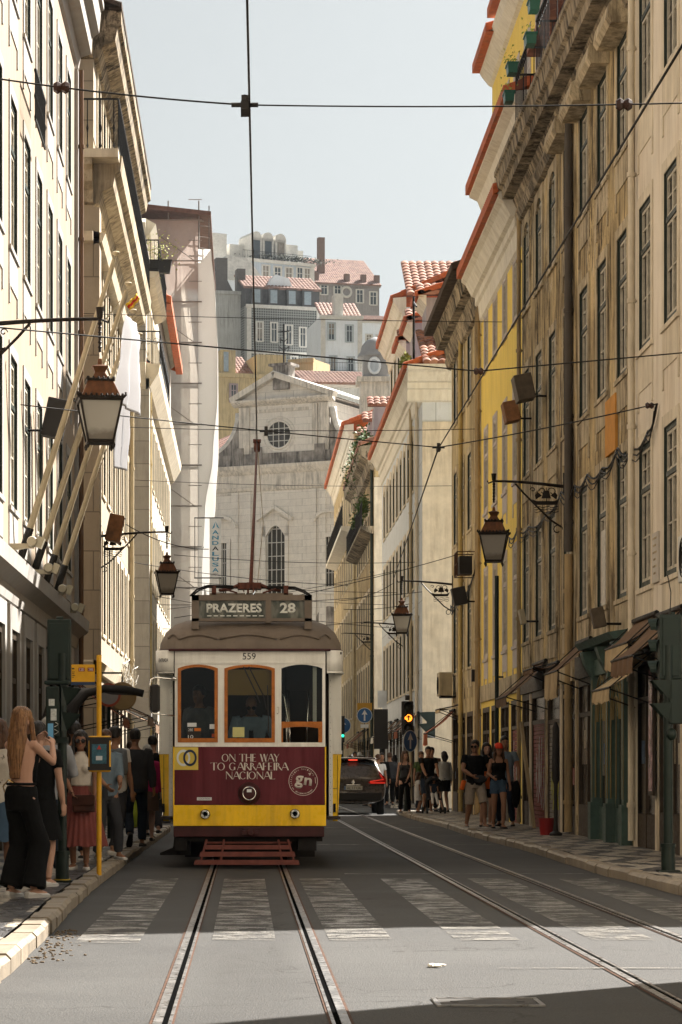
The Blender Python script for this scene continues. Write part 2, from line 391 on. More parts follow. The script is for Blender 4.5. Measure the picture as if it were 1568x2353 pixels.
for s,x0 in ((-1,-.415),(1,2.33)):
    pass
def track(xa,xb,label,y0=2,y1=200):
    t=thing('tram_track',label,'tram track',((xa+xb)/2,20,0),0,'tram tracks let into the road')
    for sx,x in ((1,xa),(-1,xb)):
        dx=x-(xa+xb)/2
        # polished head outside, dark groove, thin guard lip towards the middle of the track
        def strip(a,b,z,mb): mb.quad((dx+sx*a,y0-20,z),(dx+sx*b,y0-20,z),(dx+sx*b,y1-20,z),(dx+sx*a,y1-20,z))
        h=MB(); h.box(dx-(.046 if sx>0 else -.0),dx+(0 if sx>0 else .046),y0-20,y1-20,-.001,.010)
        r=h.build('rail',STEEL,t)
        l=MB(); a,b=sorted((dx+sx*.030,dx+sx*.048)); l.box(a,b,y0-20,y1-20,-.001,.009); l.build('guard_lip',STEEL,r)
        q=MB(); a,b=sorted((dx+sx*.0,dx+sx*.030)); q.quad((a,y0-20,.003),(b,y0-20,.003),(b,y1-20,.003),(a,y1-20,.003)); q.build('groove',BLK,r,fix=False)
        e=MB()
        for a,b in ((-.064,-.046),(.048,.060)):
            a,b=sorted((dx+sx*a,dx+sx*b)); e.quad((a,y0-20,.004),(b,y0-20,.004),(b,y1-20,.004),(a,y1-20,.004))
        e.build('rusty_edge',RUST,r,fix=False)
    return t
track(-.415,.475,'nearer tram rails, running under the tram from the foreground')
track(2.33,3.25,'tram rails on the right side of the road, beside the parked lane and car')
PAINT=road_paint()
z=MB()
for x0 in (-1.25,-.25,.62,1.56,2.57,3.62):
    a,b=(19.3,30.3)
    if x0<-1: a=19.0
    z.quad((x0,a,.004),(x0+.47,a,.004),(x0+.47,b,.004),(x0,b,.004))
tag(z.build('crosswalk',PAINT,fix=False),kind='structure')
z=MB()
for x0,x1,y0,y1 in ((1.2,4.2,31.6,31.8),(1.6,4.3,16.55,16.63),(.9,4.2,44,44.2),(1.1,3.9,57,57.2),(2.9,4.2,62,62.2),(1.2,4.2,86,86.4)): z.quad((x0,y0,.005),(x1,y0,.005),(x1,y1,.005),(x0,y1,.005))
tag(z.build('road_line',PAINT,fix=False),kind='structure')
dc=thing('drain_cover','rectangular steel cover set in the asphalt at the lower right','drain cover',(1.31,14.15,0))
m=MB(); m.box(-.29,.29,-.24,-.215,.0,.009); m.box(-.29,.29,.215,.24,0,.009); m.box(-.29,-.265,-.215,.215,0,.009); m.box(.265,.29,-.215,.215,0,.009); m.build('frame',STEEL,dc)
m=MB(); m.box(-.262,.262,-.212,.212,0,.005)
m.box(-.2,-.16,-.02,.02,.005,.008); m.box(.16,.2,-.02,.02,.005,.008); m.build('plate',mat('cover_plate',(.07,.065,.06),.7,.2,bmp=.4),dc)
m=MB(); rr=random.Random(5)
for i in range(9): m.ell((rr.uniform(-.035,.035),rr.uniform(-.06,.06),.01),(rr.uniform(.01,.02),rr.uniform(.015,.04),rr.uniform(.005,.014)),7,4,Matrix.Rotation(rr.uniform(0,3),3,'Z'))
tag(m.build('crumpled_paper',mat('paper',(.75,.7,.6),.8),loc=(1.22,16.7,0)),'crumpled scrap of pale paper lying on the sunlit asphalt','litter')
# broken edge of the asphalt by the left kerb
m=MB()
for i in range(110):
    y=rr.uniform(17.0,20.6); x=kl(y)+abs(rr.gauss(0,.13))+.02
    m.ell((x,y,.003),(rr.uniform(.004,.013),rr.uniform(.008,.022),rr.uniform(.003,.009)),6,4,Matrix.Rotation(rr.uniform(0,3),3,'Z'))
tag(m.build('rubble',mat('broken_asphalt',(.16,.12,.08),.95,bmp=.5,rnd=0),None),'loose crumbs of broken asphalt along the left kerb','rubble',kind='stuff')
# ---------------------------------------------------------------- facade kit (x along, -y out of the wall, z up)
GREEN=mat('dark_green_joinery',(.022,.032,.024),.5,bmp=.1); SASH=mat('pale_sash',(.50,.45,.35),.6,vs=8,var=.25)
WHITE=mat('white_joinery',(.62,.60,.55),.5); BROWN=mat('brown_joinery',(.10,.055,.03),.5,vs=6,var=.3)
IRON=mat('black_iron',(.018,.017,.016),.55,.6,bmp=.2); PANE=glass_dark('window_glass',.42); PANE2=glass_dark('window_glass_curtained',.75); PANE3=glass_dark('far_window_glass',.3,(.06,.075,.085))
def wall_mesh(Lw,H,ops,depth,reveal=.12,parapet=None,z0=0):
    m=MB(); xs=sorted({0,Lw,*[o[0] for o in ops],*[o[1] for o in ops]}); zs=sorted({z0,H,*[o[2] for o in ops],*[o[3] for o in ops]})
    for i in range(len(xs)-1):
        cx=(xs[i]+xs[i+1])/2
        run=None
        for j in range(len(zs)-1):
            cz=(zs[j]+zs[j+1])/2
            if any(o[0]<cx<o[1] and o[2]<cz<o[3] for o in ops): continue
            m.quad((xs[i],0,zs[j]),(xs[i+1],0,zs[j]),(xs[i+1],0,zs[j+1]),(xs[i],0,zs[j+1]))
    for a,b,c,d in ops:
        r=reveal
        m.quad((a,0,c),(a,r,c),(b,r,c),(b,0,c)); m.quad((a,0,d),(b,0,d),(b,r,d),(a,r,d))
        m.quad((a,0,c),(a,0,d),(a,r,d),(a,r,c)); m.quad((b,0,c),(b,r,c),(b,r,d),(b,0,d))
    m.quad((0,0,z0),(0,0,H),(0,depth,H),(0,depth,z0)); m.quad((Lw,0,z0),(Lw,depth,z0),(Lw,depth,H),(Lw,0,H))
    m.quad((0,depth,z0),(0,depth,H),(Lw,depth,H),(Lw,depth,z0)); m.quad((0,0,H),(Lw,0,H),(Lw,depth,H),(0,depth,H))
    return m
_w={}
def wmesh(w,h,st):
    """(frame mesh, pane mesh, surround mesh or None)"""
    k=(round(w,3),round(h,3),st['id'])
    if k in _w: return _w[k]
    y=st.get('recess',.10)*.75; fo=st['frame']; fi=st['sash']; m=MB(); o=st.get('ow',.075); hw=w/2
    y0,y1=y-.05,y
    m.box(-hw,-hw+o,y0,y1,0,h); m.box(hw-o,hw,y0,y1,0,h); m.box(-hw+o,hw-o,y0,y1,0,o); m.box(-hw+o,hw-o,y0,y1,h-o,h)
    for q in (-1,1): m.box(*sorted((q*hw,q*(hw-.012))),-.012,y0,0,h)
    m.box(-hw+.012,hw-.012,-.008,y0,h-.012,h)
    tr=st.get('transom',.68); zt=h*tr
    m.box(-hw+o,hw-o,y0-.01,y1,zt-.035,zt+.035)
    m.cur=1; s=.045
    for a,b in ((-hw+o+.002,-.004),(.004,hw-o-.002)):
        for c,d in ((o+.002,zt-.037),(zt+.037,h-o-.002)):
            m.box(a,a+s,y0+.01,y1-.004,c,d); m.box(b-s,b,y0+.01,y1-.004,c,d); m.box(a+s,b-s,y0+.01,y1-.004,c,c+s); m.box(a+s,b-s,y0+.01,y1-.004,d-s,d)
            nb=st.get('bars',2) if c<zt else (1 if st.get('bars',2) and d-c>.5 else 0)
            for q in range(1,nb+ (0 if c<zt else 1)):
                zz=c+(d-c)*q/(nb if c<zt else nb+1); m.box(a+s,b-s,y0+.015,y1-.008,zz-.012,zz+.012)
    fm=m.mesh('frame',mats=[fo,fi])
    p=MB().box(-hw+.01,hw-.01,y+.0,y+.02,.01,h-.01).mesh('pane',mats=[st.get('glass',PANE)])
    sm=None
    if st.get('stone'):
        q=MB(); c=st.get('cw',.17); pr=st.get('proud',.035)*.6; g_=.0
        arch=st.get('arch',0)
        q.box(-hw-c,-hw,-pr,.02,-.02,h); q.box(hw,hw+c,-pr,.02,-.02,h)
        if arch:
            n=10; pts=[(-hw-c,h-arch*.2)]
            up=[(-hw-c+(2*hw+2*c)*i/n, h+c*1.0+ (arch*.55)*math.sin(PI*i/n)) for i in range(n+1)]
            lo=[(hw-2*hw*i/n, h-arch+arch*math.sin(PI*i/n)) for i in range(n+1)]
            q.prism(up+[(hw+c,h),(hw,h)]+lo+[(-hw,h),(-hw-c,h)],lambda u,v_,d:(u,d,v_),-pr,.06)
        else: q.box(-hw-c,hw+c,-pr,.02,h,h+c)
        sp=st.get('sill',.045)
        q.box(-hw-c-.03,hw+c+.03,-sp,.02,-.09,-.02)
        if st.get('apron'):
            a=st['apron']; q.box(-hw-c,hw+c,-pr*.8,.02,-a,-.09); 
            q.box(-hw-c,-hw-c+.1,-pr,.02,-a-.28,-a); q.box(hw+c-.1,hw+c,-pr,.02,-a-.28,-a)
        if st.get('hood'): q.mould(-hw-c-.1,hw+c+.1,[(0,h-.02),(.30,h-.02),(.36,h+.08),(.33,h+.28),(.2,h+.36),(0,h+.38)])
        sm=q.mesh('surround',mats=[st['stone']])
    _w[k]=(fm,p,sm); return _w[k]
def window(par,x,z,w,h,st,y=0):
    fm,p,sm=wmesh(w,h,st); o=link('window',fm,par,(x,y,z)); link('pane',p,o)
    if sm: link('surround',sm,o)
    return o
def tile_roof(m,x0,x1,y0,y1,z0,z1,pitch=.24,row=.42,amp=.055,edge=.07):
    """barrel tiles in courses, running up from (y0,z0) to (y1,z1)"""
    n=max(1,int(round((x1-x0)/pitch))); sub=6; nx=n*sub; sl=math.hypot(y1-y0,z1-z0); nr=max(1,int(round(sl/row)))
    rows=[]
    for j in range(nr):
        for e in (0,1):
            t=(j+e)/nr; lift=(.035 if e==0 else 0)
            rows.append([(x0+(x1-x0)*i/nx,y0+(y1-y0)*t,z0+(z1-z0)*t+lift+amp*abs(math.sin(PI*i/sub))**.8) for i in range(nx+1)])
    v=[p for r in rows for p in r]; k=nx+1
    f=[(j*k+i,j*k+i+1,(j+1)*k+i+1,(j+1)*k+i) for j in range(len(rows)-1) for i in range(nx)]
    m.add(v,f)
    a=rows[0]; m.add([*a,*[(p[0],p[1]+.0,z0-edge) for p in a],*[(p[0],p[1]+.3*(1 if y1>y0 else -1),z0-edge) for p in a]],
        [(i,i+1,i+1+k,i+k) for i in range(nx)]+[(i+k,i+1+k,i+1+2*k,i+2*k) for i in range(nx)])
    m.quad((x0,y0,z0-edge),(x0,y0,z0+.04),(x0,y1,z1+.04),(x0,y1,z1-edge)); m.quad((x1,y0,z0-edge),(x1,y1,z1-edge),(x1,y1,z1+.04),(x1,y0,z0+.04))
    return m
def railing(par,x0,x1,y,z,h=1.0,step=.13,name='railing',scroll=False,ends=.0,mt=None):
    m=MB(); m.box(x0,x1,y-.02,y+.02,z+h-.04,z+h); m.box(x0,x1,y-.015,y+.015,z+.05,z+.08)
    n=max(1,int((x1-x0)/step))
    for i in range(n+1):
        x=x0+(x1-x0)*i/n
        if scroll:
            m.tube([(x,y,z+.06),(x,y,z+h)],.009,5)
            if i<n:
                cx=x+(x1-x0)/n/2; m.merge(_ring(min(step,.2)*.42),Matrix.Translation((cx,y,z+h-.16))); m.merge(_ring(min(step,.2)*.42),Matrix.Translation((cx,y,z+.22)))
        else: m.lathe((x,y,z+.06),[(.009,0),(.02,.03),(.010,.08),(.011,.3),(.024,.36),(.010,.42),(.010,h-.15),(.018,h-.1),(.01,h-.06)],6)
    if ends:
        for x in (x0,x1):
            k=max(1,int(ends/.13))
            m.box(x-.015,x+.015,y+.02,y+ends,z+h-.04,z+h); m.box(x-.015,x+.015,y+.015,y+ends,z+.05,z+.08)
            for i in range(1,k+1): m.tube([(x,y+ends*i/k,z+.06),(x,y+ends*i/k,z+h)],.011,5)
    return m.build(name,mt or IRON,par)
def _ring(r,n=12): return MB().torus((0,0,0),r,.008,n,4)
def block(name,label,cat,O,th,Lw,H,wm,ops=[],depth=12,reveal=.12,group=None,z0=0):
    r=thing(name,label,cat,(O[0],O[1],z0),th,group)
    m=wall_mesh(Lw,H,ops,depth,reveal,z0=z0) if z0==0 else wall_mesh(Lw,H-z0,[(a,b,c-z0,d-z0) for a,b,c,d in ops],depth,reveal)
    m.build('wall',wm,r,fix=False); return r
def pipe(par,x,z0,z1,r=.055,mt=None,y=-.09,name='downpipe'):
    m=MB(); m.tube([(x,y,z0),(x,y,z1)],r,10)
    zz=z0+.5
    while zz<z1: m.tube([(x,y,zz),(x,y,zz+.07)],r+.018,10); m.box(x-.02,x+.02,y,0,zz+.02,zz+.05); zz+=1.9
    return m.build(name,mt or mat('pipe_paint',(.42,.30,.15),.6,streak=.6),par,smooth=True,sharp=40)
# ================================================================ RIGHT ROW
W_CREAM=mat('cream_plaster',(.78,.69,.555),.85,var=.10,vs=.8,streak=.35,scol=(.34,.22,.10),bmp=.25,bs=18,patch=.25,pcol=(.82,.74,.62))
W_DIRTY=mat('stained_ochre_plaster',(.60,.45,.23),.9,var=.3,vs=.9,streak=1.0,scol=(.045,.027,.012),bmp=.45,bs=14,patch=.7,pcol=(.70,.59,.40),spots=.9)
def grimy(m,amt,col):
    nt=m.node_tree; b=nt.nodes['Principled BSDF']; src=b.inputs['Base Color'].links[0].from_socket; v=coords(nt,(1,1,.30))
    a=nz(nt,v,2.6,9,.78,.4); c=nz(nt,coords(nt),.35,3,.5); k=mth(nt,'MULTIPLY',ramp(nt,a,.505,.575),ramp(nt,c,.38,.6,.25,1))
    fine=ramp(nt,nz(nt,coords(nt,(1,1,.5)),16,7,.8),.56,.62,0,.6)
    L(nt,mixc(nt,mth(nt,'MULTIPLY',mth(nt,'MAXIMUM',k,mth(nt,'MULTIPLY',fine,ramp(nt,c,.35,.6,.2,1))),amt),src,col),b.inputs['Base Color'])
grimy(W_DIRTY,.95,(.05,.03,.014))
W_YEL=mat('yellow_plaster',(.90,.66,.15),.85,var=.07,vs=1.2,streak=.2,scol=(.42,.29,.08),bmp=.2,bs=20)
W_OCH=mat('ochre_plaster',(.58,.46,.26),.88,var=.2,vs=.9,streak=.8,scol=(.10,.06,.02),bmp=.35,bs=16,spots=.4)
ST_R=mat('weathered_stone_trim',(.60,.49,.32),.85,var=.2,vs=2.5,streak=.7,scol=(.08,.055,.03),bmp=.3,bs=20,speck=.3)
ST_C=mat('cream_stone_trim',(.72,.63,.48),.85,var=.12,vs=2.5,streak=.35,scol=(.25,.17,.09),bmp=.2,bs=20)
ST_L=mat('lilac_stone_trim',(.52,.46,.43),.85,var=.12,vs=4,bmp=.2)
ST_D=mat('blackened_cornice_stone',(.42,.34,.23),.9,var=.35,vs=1.6,streak=.95,scol=(.03,.024,.018),bmp=.6,bs=10,patch=.75,pcol=(.10,.08,.05),spots=.85)
ST_W=mat('white_cornice',(.76,.71,.60),.8,var=.08,vs=2,streak=.3,scol=(.3,.22,.12),bmp=.15)
TILE=tilemat('terracotta_tiles',(.17,.06,.035),(.40,.19,.12)); TILE_O=tilemat('orange_eave_tiles',(.40,.085,.025),(.52,.13,.04),2)
grimy(ST_D,1.0,(.02,.016,.011)); grimy(ST_R,.8,(.06,.04,.02)); grimy(W_OCH,.55,(.09,.06,.025))
SR1=dict(id='r1',frame=GREEN,sash=SASH,stone=ST_C,apron=.62,recess=.08,proud=.03)
SR2=dict(id='r2',frame=GREEN,sash=SASH,stone=ST_R,apron=.55,recess=.09,proud=.04)
SR2h=dict(id='r2h',frame=GREEN,sash=SASH,stone=ST_R,apron=.55,recess=.09,proud=.04,hood=1)
SR2a=dict(id='r2a',frame=GREEN,sash=SASH,stone=ST_R,arch=.22,recess=.09,proud=.04)
SR3=dict(id='r3',cw=.09,frame=ST_L,sash=SASH,stone=ST_L,apron=.5,recess=.06,proud=.03,glass=PANE2)
SR3a=dict(id='r3a',cw=.09,frame=ST_L,sash=SASH,stone=ST_L,arch=.25,recess=.06,proud=.03,glass=PANE2)
SR4=dict(id='r4',frame=GREEN,sash=WHITE,stone=ST_R,arch=.2,recess=.09,proud=.04)
SH_GL=glass_dark('shop_glass',.12,(.035,.028,.022)); CHAR=mat('dark_shop_joinery',(.05,.035,.022),.55,var=.3,vs=5)
SHUT1=mat('red_painted_shutter',(.20,.035,.025),.6,var=.3,vs=6); SHUT2=mat('grey_shutter',(.22,.20,.17),.5,.3,vs=5)
def graf(m,x0,x1,y,z0,z1,seed,n=7,w_=.035):
    rr=random.Random(seed)
    for i in range(n):
        x=x0+(x1-x0)*rr.random(); a=z0+(z1-z0)*rr.uniform(0,.35); b=z0+(z1-z0)*rr.uniform(.5,1)
        pts=[(x+rr.uniform(-.08,.08)+.07*math.sin(k*1.9+i),y,a+(b-a)*k/5) for k in range(6)]
        for p,q in zip(pts,pts[1:]): m.prism([(p[0]-w_,p[2]),(p[0]+w_,p[2]),(q[0]+w_,q[2]),(q[0]-w_,q[2])],lambda u,v_,d:(u,d,v_),y-.003,y)
GRA_Y=mat('yellow_spray_paint',(.55,.55,.04),.6); GRA_W=mat('white_spray_paint',(.55,.52,.48),.6); GRA_G=mat('grey_spray_paint',(.25,.27,.26),.6)
PO1=mat('poster_red',(.22,.03,.02),.4,var=.4,vs=20); PO2=mat('poster_cream',(.42,.36,.26),.5,var=.3,vs=20); PO3=mat('poster_blue',(.05,.09,.15),.4,var=.5,vs=20); PO4=mat('poster_ochre',(.30,.17,.05),.4,var=.4,vs=20)
def shopfront(par,x0,x1,z1,kind,seed=0,stall=.55,pil=None):
    """a shop opening filled with its joinery and glass"""
    f=thing('shopfront',None,None); del_keys(f); f.parent=par; f.location=((x0+x1)/2,0,PZ); hw=(x1-x0)/2; z1=z1-PZ; y=.05
    fr=CHAR if kind!='green' else TEAL
    m=MB(); m.box(-hw,-hw+.08,y-.06,y+.02,0,z1); m.box(hw-.08,hw,y-.06,y+.02,0,z1); m.box(-hw+.08,hw-.08,y-.06,y+.02,z1-.12,z1); m.box(-hw+.08,hw-.08,y-.05,y+.02,z1*.76,z1*.76+.08)
    if kind in('glass','green'): m.box(-hw+.08,hw-.08,y-.07,y+.02,0,stall); m.box(-.03,.03,y-.05,y+.02,stall,z1-.12)
    if kind=='door': m.box(-.03,.03,y-.05,y+.02,0,z1-.12); m.box(-hw+.08,-.03,y-.04,y+.02,0,.5); m.box(.03,hw-.08,y-.04,y+.02,0,.5)
    m.build('frame',fr,f)
    if kind=='shutter':
        q=MB(); z=0
        while z<z1*.76: q.box(-hw+.08,hw-.08,y-.03,y,z,z+.075); z+=.085
        s=q.build('shutter',SHUT1 if seed%3==0 else SHUT2,f); g=MB(); graf(g,-hw+.2,hw-.2,y-.031,.3,z1*.7,seed,8)
        g.build('graffiti',[GRA_W,GRA_Y,GRA_G][seed%3],s); MB().box(-hw+.08,hw-.08,y-.0,y+.01,z1*.78,z1-.12).build('pane',SH_GL,f)
    else: MB().box(-hw+.08,hw-.08,y-.005,y+.01,stall if kind!='door' else .5,z1-.12).build('pane',SH_GL,f)
    if kind!='shutter':
        rr=random.Random(seed*7+3)
        for i in range(4):
            w_=rr.uniform(.12,.30); h_=rr.uniform(.15,.45); cx=rr.uniform(-hw+.25,hw-.25); cz=rr.uniform(.9,1.9)
            MB().box(cx-w_/2,cx+w_/2,y-.012,y-.0055,cz-h_/2,cz+h_/2).build('poster',(PO1,PO2,PO3,PO4)[rr.randrange(4)],f)
    return f
def del_keys(o):
    for k in list(o.keys()): del o[k]
TEAL=mat('weathered_teal_paint',(.06,.105,.088),.5,var=.25,vs=5,streak=.4,scol=(.05,.06,.05)); GILT=mat('worn_gilt',(.20,.15,.06),.5,.3)
AW_B=mat('brown_awning_canvas',(.17,.10,.055),.85,var=.2,vs=3,streak=.3,bmp=.2); AW_C=mat('cream_awning_canvas',(.50,.38,.22),.85,var=.18,vs=3,streak=.5,scol=(.2,.12,.06),bmp=.2)
AW_R=mat('rust_awning_canvas',(.30,.09,.04),.85,var=.2,vs=3,bmp=.2); AW_W=mat('white_awning_canvas',(.7,.66,.58),.85,bmp=.2)
def awning(par,x0,x1,z,proj,drop,mt,val=.28,mt2=None,arms=True,y0=-.02,seed=1,scallop=True):
    a=thing('awning',None,None); del_keys(a); a.parent=par; a.location=((x0+x1)/2,y0,z); hw=(x1-x0)/2
    m=MB(); n=22; rows=[]
    for j in range(7):
        t=j/6; sag=-.05*math.sin(PI*t)
        rows.append([(-hw+2*hw*i/n,-proj*t,-drop*t+sag+.012*math.sin(i*2.1+j)) for i in range(n+1)])
    k=n+1; v=[p for r in rows for p in r]; m.add(v,[(j*k+i,j*k+i+1,(j+1)*k+i+1,(j+1)*k+i) for j in range(6) for i in range(n)])
    m.build('canopy',mt,a,smooth=True,fix=False)
    m=MB(); e=rows[-1]; low=[(p[0],p[1]-.01+.03*math.sin(i*1.3),p[2]-val-(.06*abs(math.sin(i*PI/2.2)) if scallop else 0)) for i,p in enumerate(e)]
    m.add([*e,*low],[(i,i+1,i+1+k,i+k) for i in range(n)]); m.build('valance',mt2 or mt,a,smooth=True,fix=False)
    if arms:
        m=MB()
        for s in (-1,1): m.tube([(s*(hw-.05),0,-drop-.25),(s*(hw-.05),-proj,-drop-.02)],.012,5); m.tube([(s*(hw-.05),-proj,-drop),(s*(hw-.05),0,0)],.01,5)
        m.tube([(-hw,-proj,-drop),(hw,-proj,-drop)],.018,6); m.tube([(-hw,-.04,0),(hw,-.04,0)],.04,6); m.build('arm',IRON,a)
    return a
def rblock(name,label,D0,D1,H,wm,ks,rows,shops=(),depth=12,X=XR,cat='building',pitch=2.32,c0=36.2,hw=.55,z0=0,group='houses along the right side of the street'):
    """rows: (zlo,zhi,style or fn(k))"""
    Lw=D1-D0; ops=[]; win=[]
    for k in ks:
        x=D1-(c0+pitch*k)
        for zl,zh,st in rows:
            s=st(k) if callable(st) else st
            if s is None: continue
            ops.append((x-hw,x+hw,zl,zh)); win.append((x,zl,zh-zl,s))
    for (a,b,zt,*_) in shops: ops.append((D1-b,D1-a,PZ,zt))
    r=block(name,label,cat,(X,D1),-PI/2,Lw,H,wm,ops,depth,.2 if shops else .12,group,z0)
    for x,z,h,s in win: window(r,x,z-z0,2*hw,h,s)
    for i,(a,b,zt,kind,*q) in enumerate(shops): shopfront(r,D1-b,D1-a,zt,kind,seed=q[0] if q else i)
    return r
# --- cream house at the right edge
R1a=31.4; R1b=39.55
shops=[(36.2+2.32*k-.98,36.2+2.32*k+.98,2.95,'door' if k%2 else 'glass',k) for k in range(-1,2)]
r1=rblock('town_house','tall cream plastered house with green window frames at the right edge',R1a,R1b,14.0,W_CREAM,range(-1,2),[(3.98,6.08,SR1),(7.52,9.65,SR1),(11.1,13.1,SR1)],shops,depth=14)
MB().mould(0,R1b-R1a,[(0,13.3),(.12,13.35),(.2,13.6),(.42,13.7),(.5,14.0),(0,14.15)]).build('cornice',ST_C,r1)
MB().mould(0,R1b-R1a,[(0,3.15),(.08,3.17),(.12,3.3),(0,3.34)]).build('string_course',ST_C,r1)
m=MB(); tile_roof(m,-.0,R1b-R1a,-.45,3.2,14.1,17.3); tile_roof(m,-.0,R1b-R1a,6.6,3.2,14.1,17.3); m.build('roof',TILE,r1,smooth=True,sharp=35)
MB().prism([(0,13.9),(6.4,13.9),(3.2,17.2)],lambda u,v_,d:(d,u,v_),.05,R1b-R1a-.05).build('gable',W_CREAM,r1)
for D in (37.35,39.4,35.2,33):
    MB().box(R1b-D-.1,R1b-D+.1,-.03,.0,PZ,3.12).build('pilaster',ST_C,r1)
pq=thing('plaque',None,None); del_keys(pq); pq.parent=r1; pq.location=(R1b-37.45,-.0,3.95)
MB().box(-.26,.26,-.035,0,0,.72).build('slab',mat('grey_marble',(.50,.45,.38),.5,vs=5),pq,bevel=.006)
m=MB()
for i,wd in enumerate((.36,.30,.38,.24,.34,.2)): m.box(-wd/2,wd/2,-.038,-.035,.62-i*.1,.65-i*.1)
m.build('worn_inscription',ST_R,pq)
pipe(r1,R1b-39.35,.2,13.3,.05,ST_C)
awning(r1,R1b-37.0,R1b-34.9,3.45,.7,.65,AW_B,.2); awning(r1,R1b-39.4,R1b-37.5,3.0,.65,.55,AW_C,.16)
awning(r1,R1b-39.45,R1b-37.1,3.5,.45,.42,AW_B,.3,AW_C)
m=MB(); m.box(R1b-37.35-.2,R1b-37.35+.2,-.11,-.072,.9,2.75); ps=m.build('poster_case',CHAR,r1); MB().box(R1b-37.35-.16,R1b-37.35+.16,-.116,-.111,.96,2.7).build('poster',mat('poster_collage',(.35,.20,.22),.15,var=.9,vs=6,bmp=0),ps)
ac=thing('air_conditioner',None,None); del_keys(ac); ac.parent=r1; ac.location=(R1b-33.0,-.05,3.65)
MB().box(-.42,.42,-.32,0,0,.6).build('casing',mat('white_enamel',(.62,.6,.54),.4,streak=.3),ac,bevel=.02); m=MB(); [m.torus((0,-.33,.3),r_,.008,20,4) for r_ in (.08,.14,.2,.25)]; m.build('fan_grille',IRON,ac)
# --- stained ochre house
D0,D1=R1b,55.75
def st2(k): return SR2h if k<=5 else SR2a
shops=[(39.8,41.6,2.75,'green',0),(42.0,43.6,2.75,'green',1),(44.0,46.2,2.85,'glass',2),(46.65,48.55,2.85,'door',4),(48.95,50.95,2.8,'shutter',7),(51.4,53.75,2.85,'shutter',3),(54.15,55.5,2.85,'door',5)]
r2=rblock('town_house','long stained ochre house with blackened cornice and drainpipe on the right',D0,D1,13.9,W_DIRTY,range(2,9),[(3.97,6.2,SR2),(7.45,9.65,SR2),(10.95,12.75,st2)],shops)
x=lambda D:D1-D
MB().mould(0,D1-D0,[(0,12.92),(.10,12.95),(.16,13.1),(.12,13.25),(.20,13.42),(0,13.44)]).build('frieze',ST_D,r2)
MB().mould(0,D1-D0,[(0,13.445),(.42,13.45),(.44,13.62),(.52,13.66),(.56,13.9),(.60,13.92),(.60,14.02),(0,14.1)]).build('cornice',ST_D,r2)
pipe(r2,x(47.0),5.2,13.2,.075,mat('blackened_lead_pipe',(.09,.075,.06),.6,streak=.4)); pipe(r2,x(47.0),.15,5.15,.075)
pipe(r2,x(55.55),.15,13.2,.045)
tile_roof(MB(),0,D1-D0,.9,6,14.05,17.2).build('roof',TILE,r2,smooth=True,sharp=35)
MB().box(x(42.55),x(41.4),-.045,0,6.35,7.25).build('plaster_repair',mat('orange_plaster',(.58,.27,.06),.85,var=.15,vs=4),r2)
MB().box(x(42.9)-.2,x(42.9)+.25,-.03,-.0,3.97,5.2).build('notice_board',mat('white_notice',(.62,.58,.5),.6,vs=9,var=.2),r2)
for i,D in enumerate((40.3,43.8,46.5,48.75,51.2,54.0)):
    MB().box(x(D)-.1,x(D)+.1,-.025,0,PZ,3.0).build('pilaster',ST_C if i%2 else ST_R,r2)
for a,b in ((44.0,46.3),(46.6,48.6),(48.9,51.0),(51.3,55.6)): MB().box(x(b),x(a),-.07,0,2.86,3.25).build('fascia',CHAR if a!=46.6 else ST_R,r2)
# teal art nouveau shopfront
tf=thing('carved_shopfront',None,None); del_keys(tf); tf.parent=r2; tf.location=(x(41.8),-.0,PZ)
m=MB()
for c,wd in ((-1.85,.34),(.0,.30),(1.75,.34)):
    m.box(c-wd/2,c+wd/2,-.16,.0,0,.62); m.box(c-wd/2+.05,c+wd/2-.05,-.12,.0,.62,2.7); m.mould(c-wd/2,c+wd/2,[(0,2.7),(.12,2.7),(.24,2.92),(.30,3.12),(0,3.16)])
m.box(-2.02,1.92,-.10,-.0,2.72,2.98); m.mould(-2.1,2.0,[(0,3.16),(.3,3.16),(.38,3.26),(0,3.32)])
m.build('pillar',TEAL,tf); m=MB()
for c in (-.95,.85):
    for r_ in (.3,.46,.62):
        m.tube([(c+r_*math.cos(a),-.09,1.95+.75*math.sin(a)*(r_/.62)) for a in [PI*i/10 for i in range(11)]],.014,5)
    m.tube([(c,-.09,.7),(c,-.09,2.7)],.009,5)
    for e in (-.62,.62): m.tube([(c+e,-.09,.7),(c+e,-.09,1.95)],.014,5)
for c in (-1.85,0,1.75): m.tube([(c+.1,-.125,.7),(c+.1,-.125,2.65)],.008,5)
m.build('gilt_tracery',GILT,tf)
awning(r2,x(46.1),x(44.2),3.5,.6,.55,AW_B,.42,AW_C); awning(r2,x(53.0),x(50.8),3.4,.8,.7,AW_B,.14); awning(r2,x(50.6),x(48.8),3.28,.5,.1,AW_B,.06)
def fixture(par,name,x_,z,w_,h,d,mt,arm=True):
    f=thing(name,None,None); del_keys(f); f.parent=par; f.location=(x_,0,z)
    MB().cbox((0,-.28-d/2,0),(w_,d,h),Matrix.Rotation(R(12),3,'X')).build('housing',mt,f,bevel=.015)
    m=MB(); m.tube([(0,0,-h*.3),(0,-.28,-h*.3)],.02,6); m.tube([(-w_/2,-.25,-h*.3),(w_/2,-.25,-h*.3)],.015,5); m.build('bracket',IRON,f); return f
FB=mat('rusty_box',(.26,.12,.05),.7,.2,var=.4,vs=7); FD=mat('brown_box',(.10,.075,.05),.6,var=.3,vs=7); FBK=mat('black_box',(.03,.027,.025),.6)
fixture(r2,'floodlight_box',x(51.2),8.75,.55,.5,.35,FD); fixture(r2,'floodlight_box',x(53.9),8.65,.5,.42,.3,FB); fixture(r2,'floodlight_box',x(40.9),3.65,.2,.32,.2,FD)
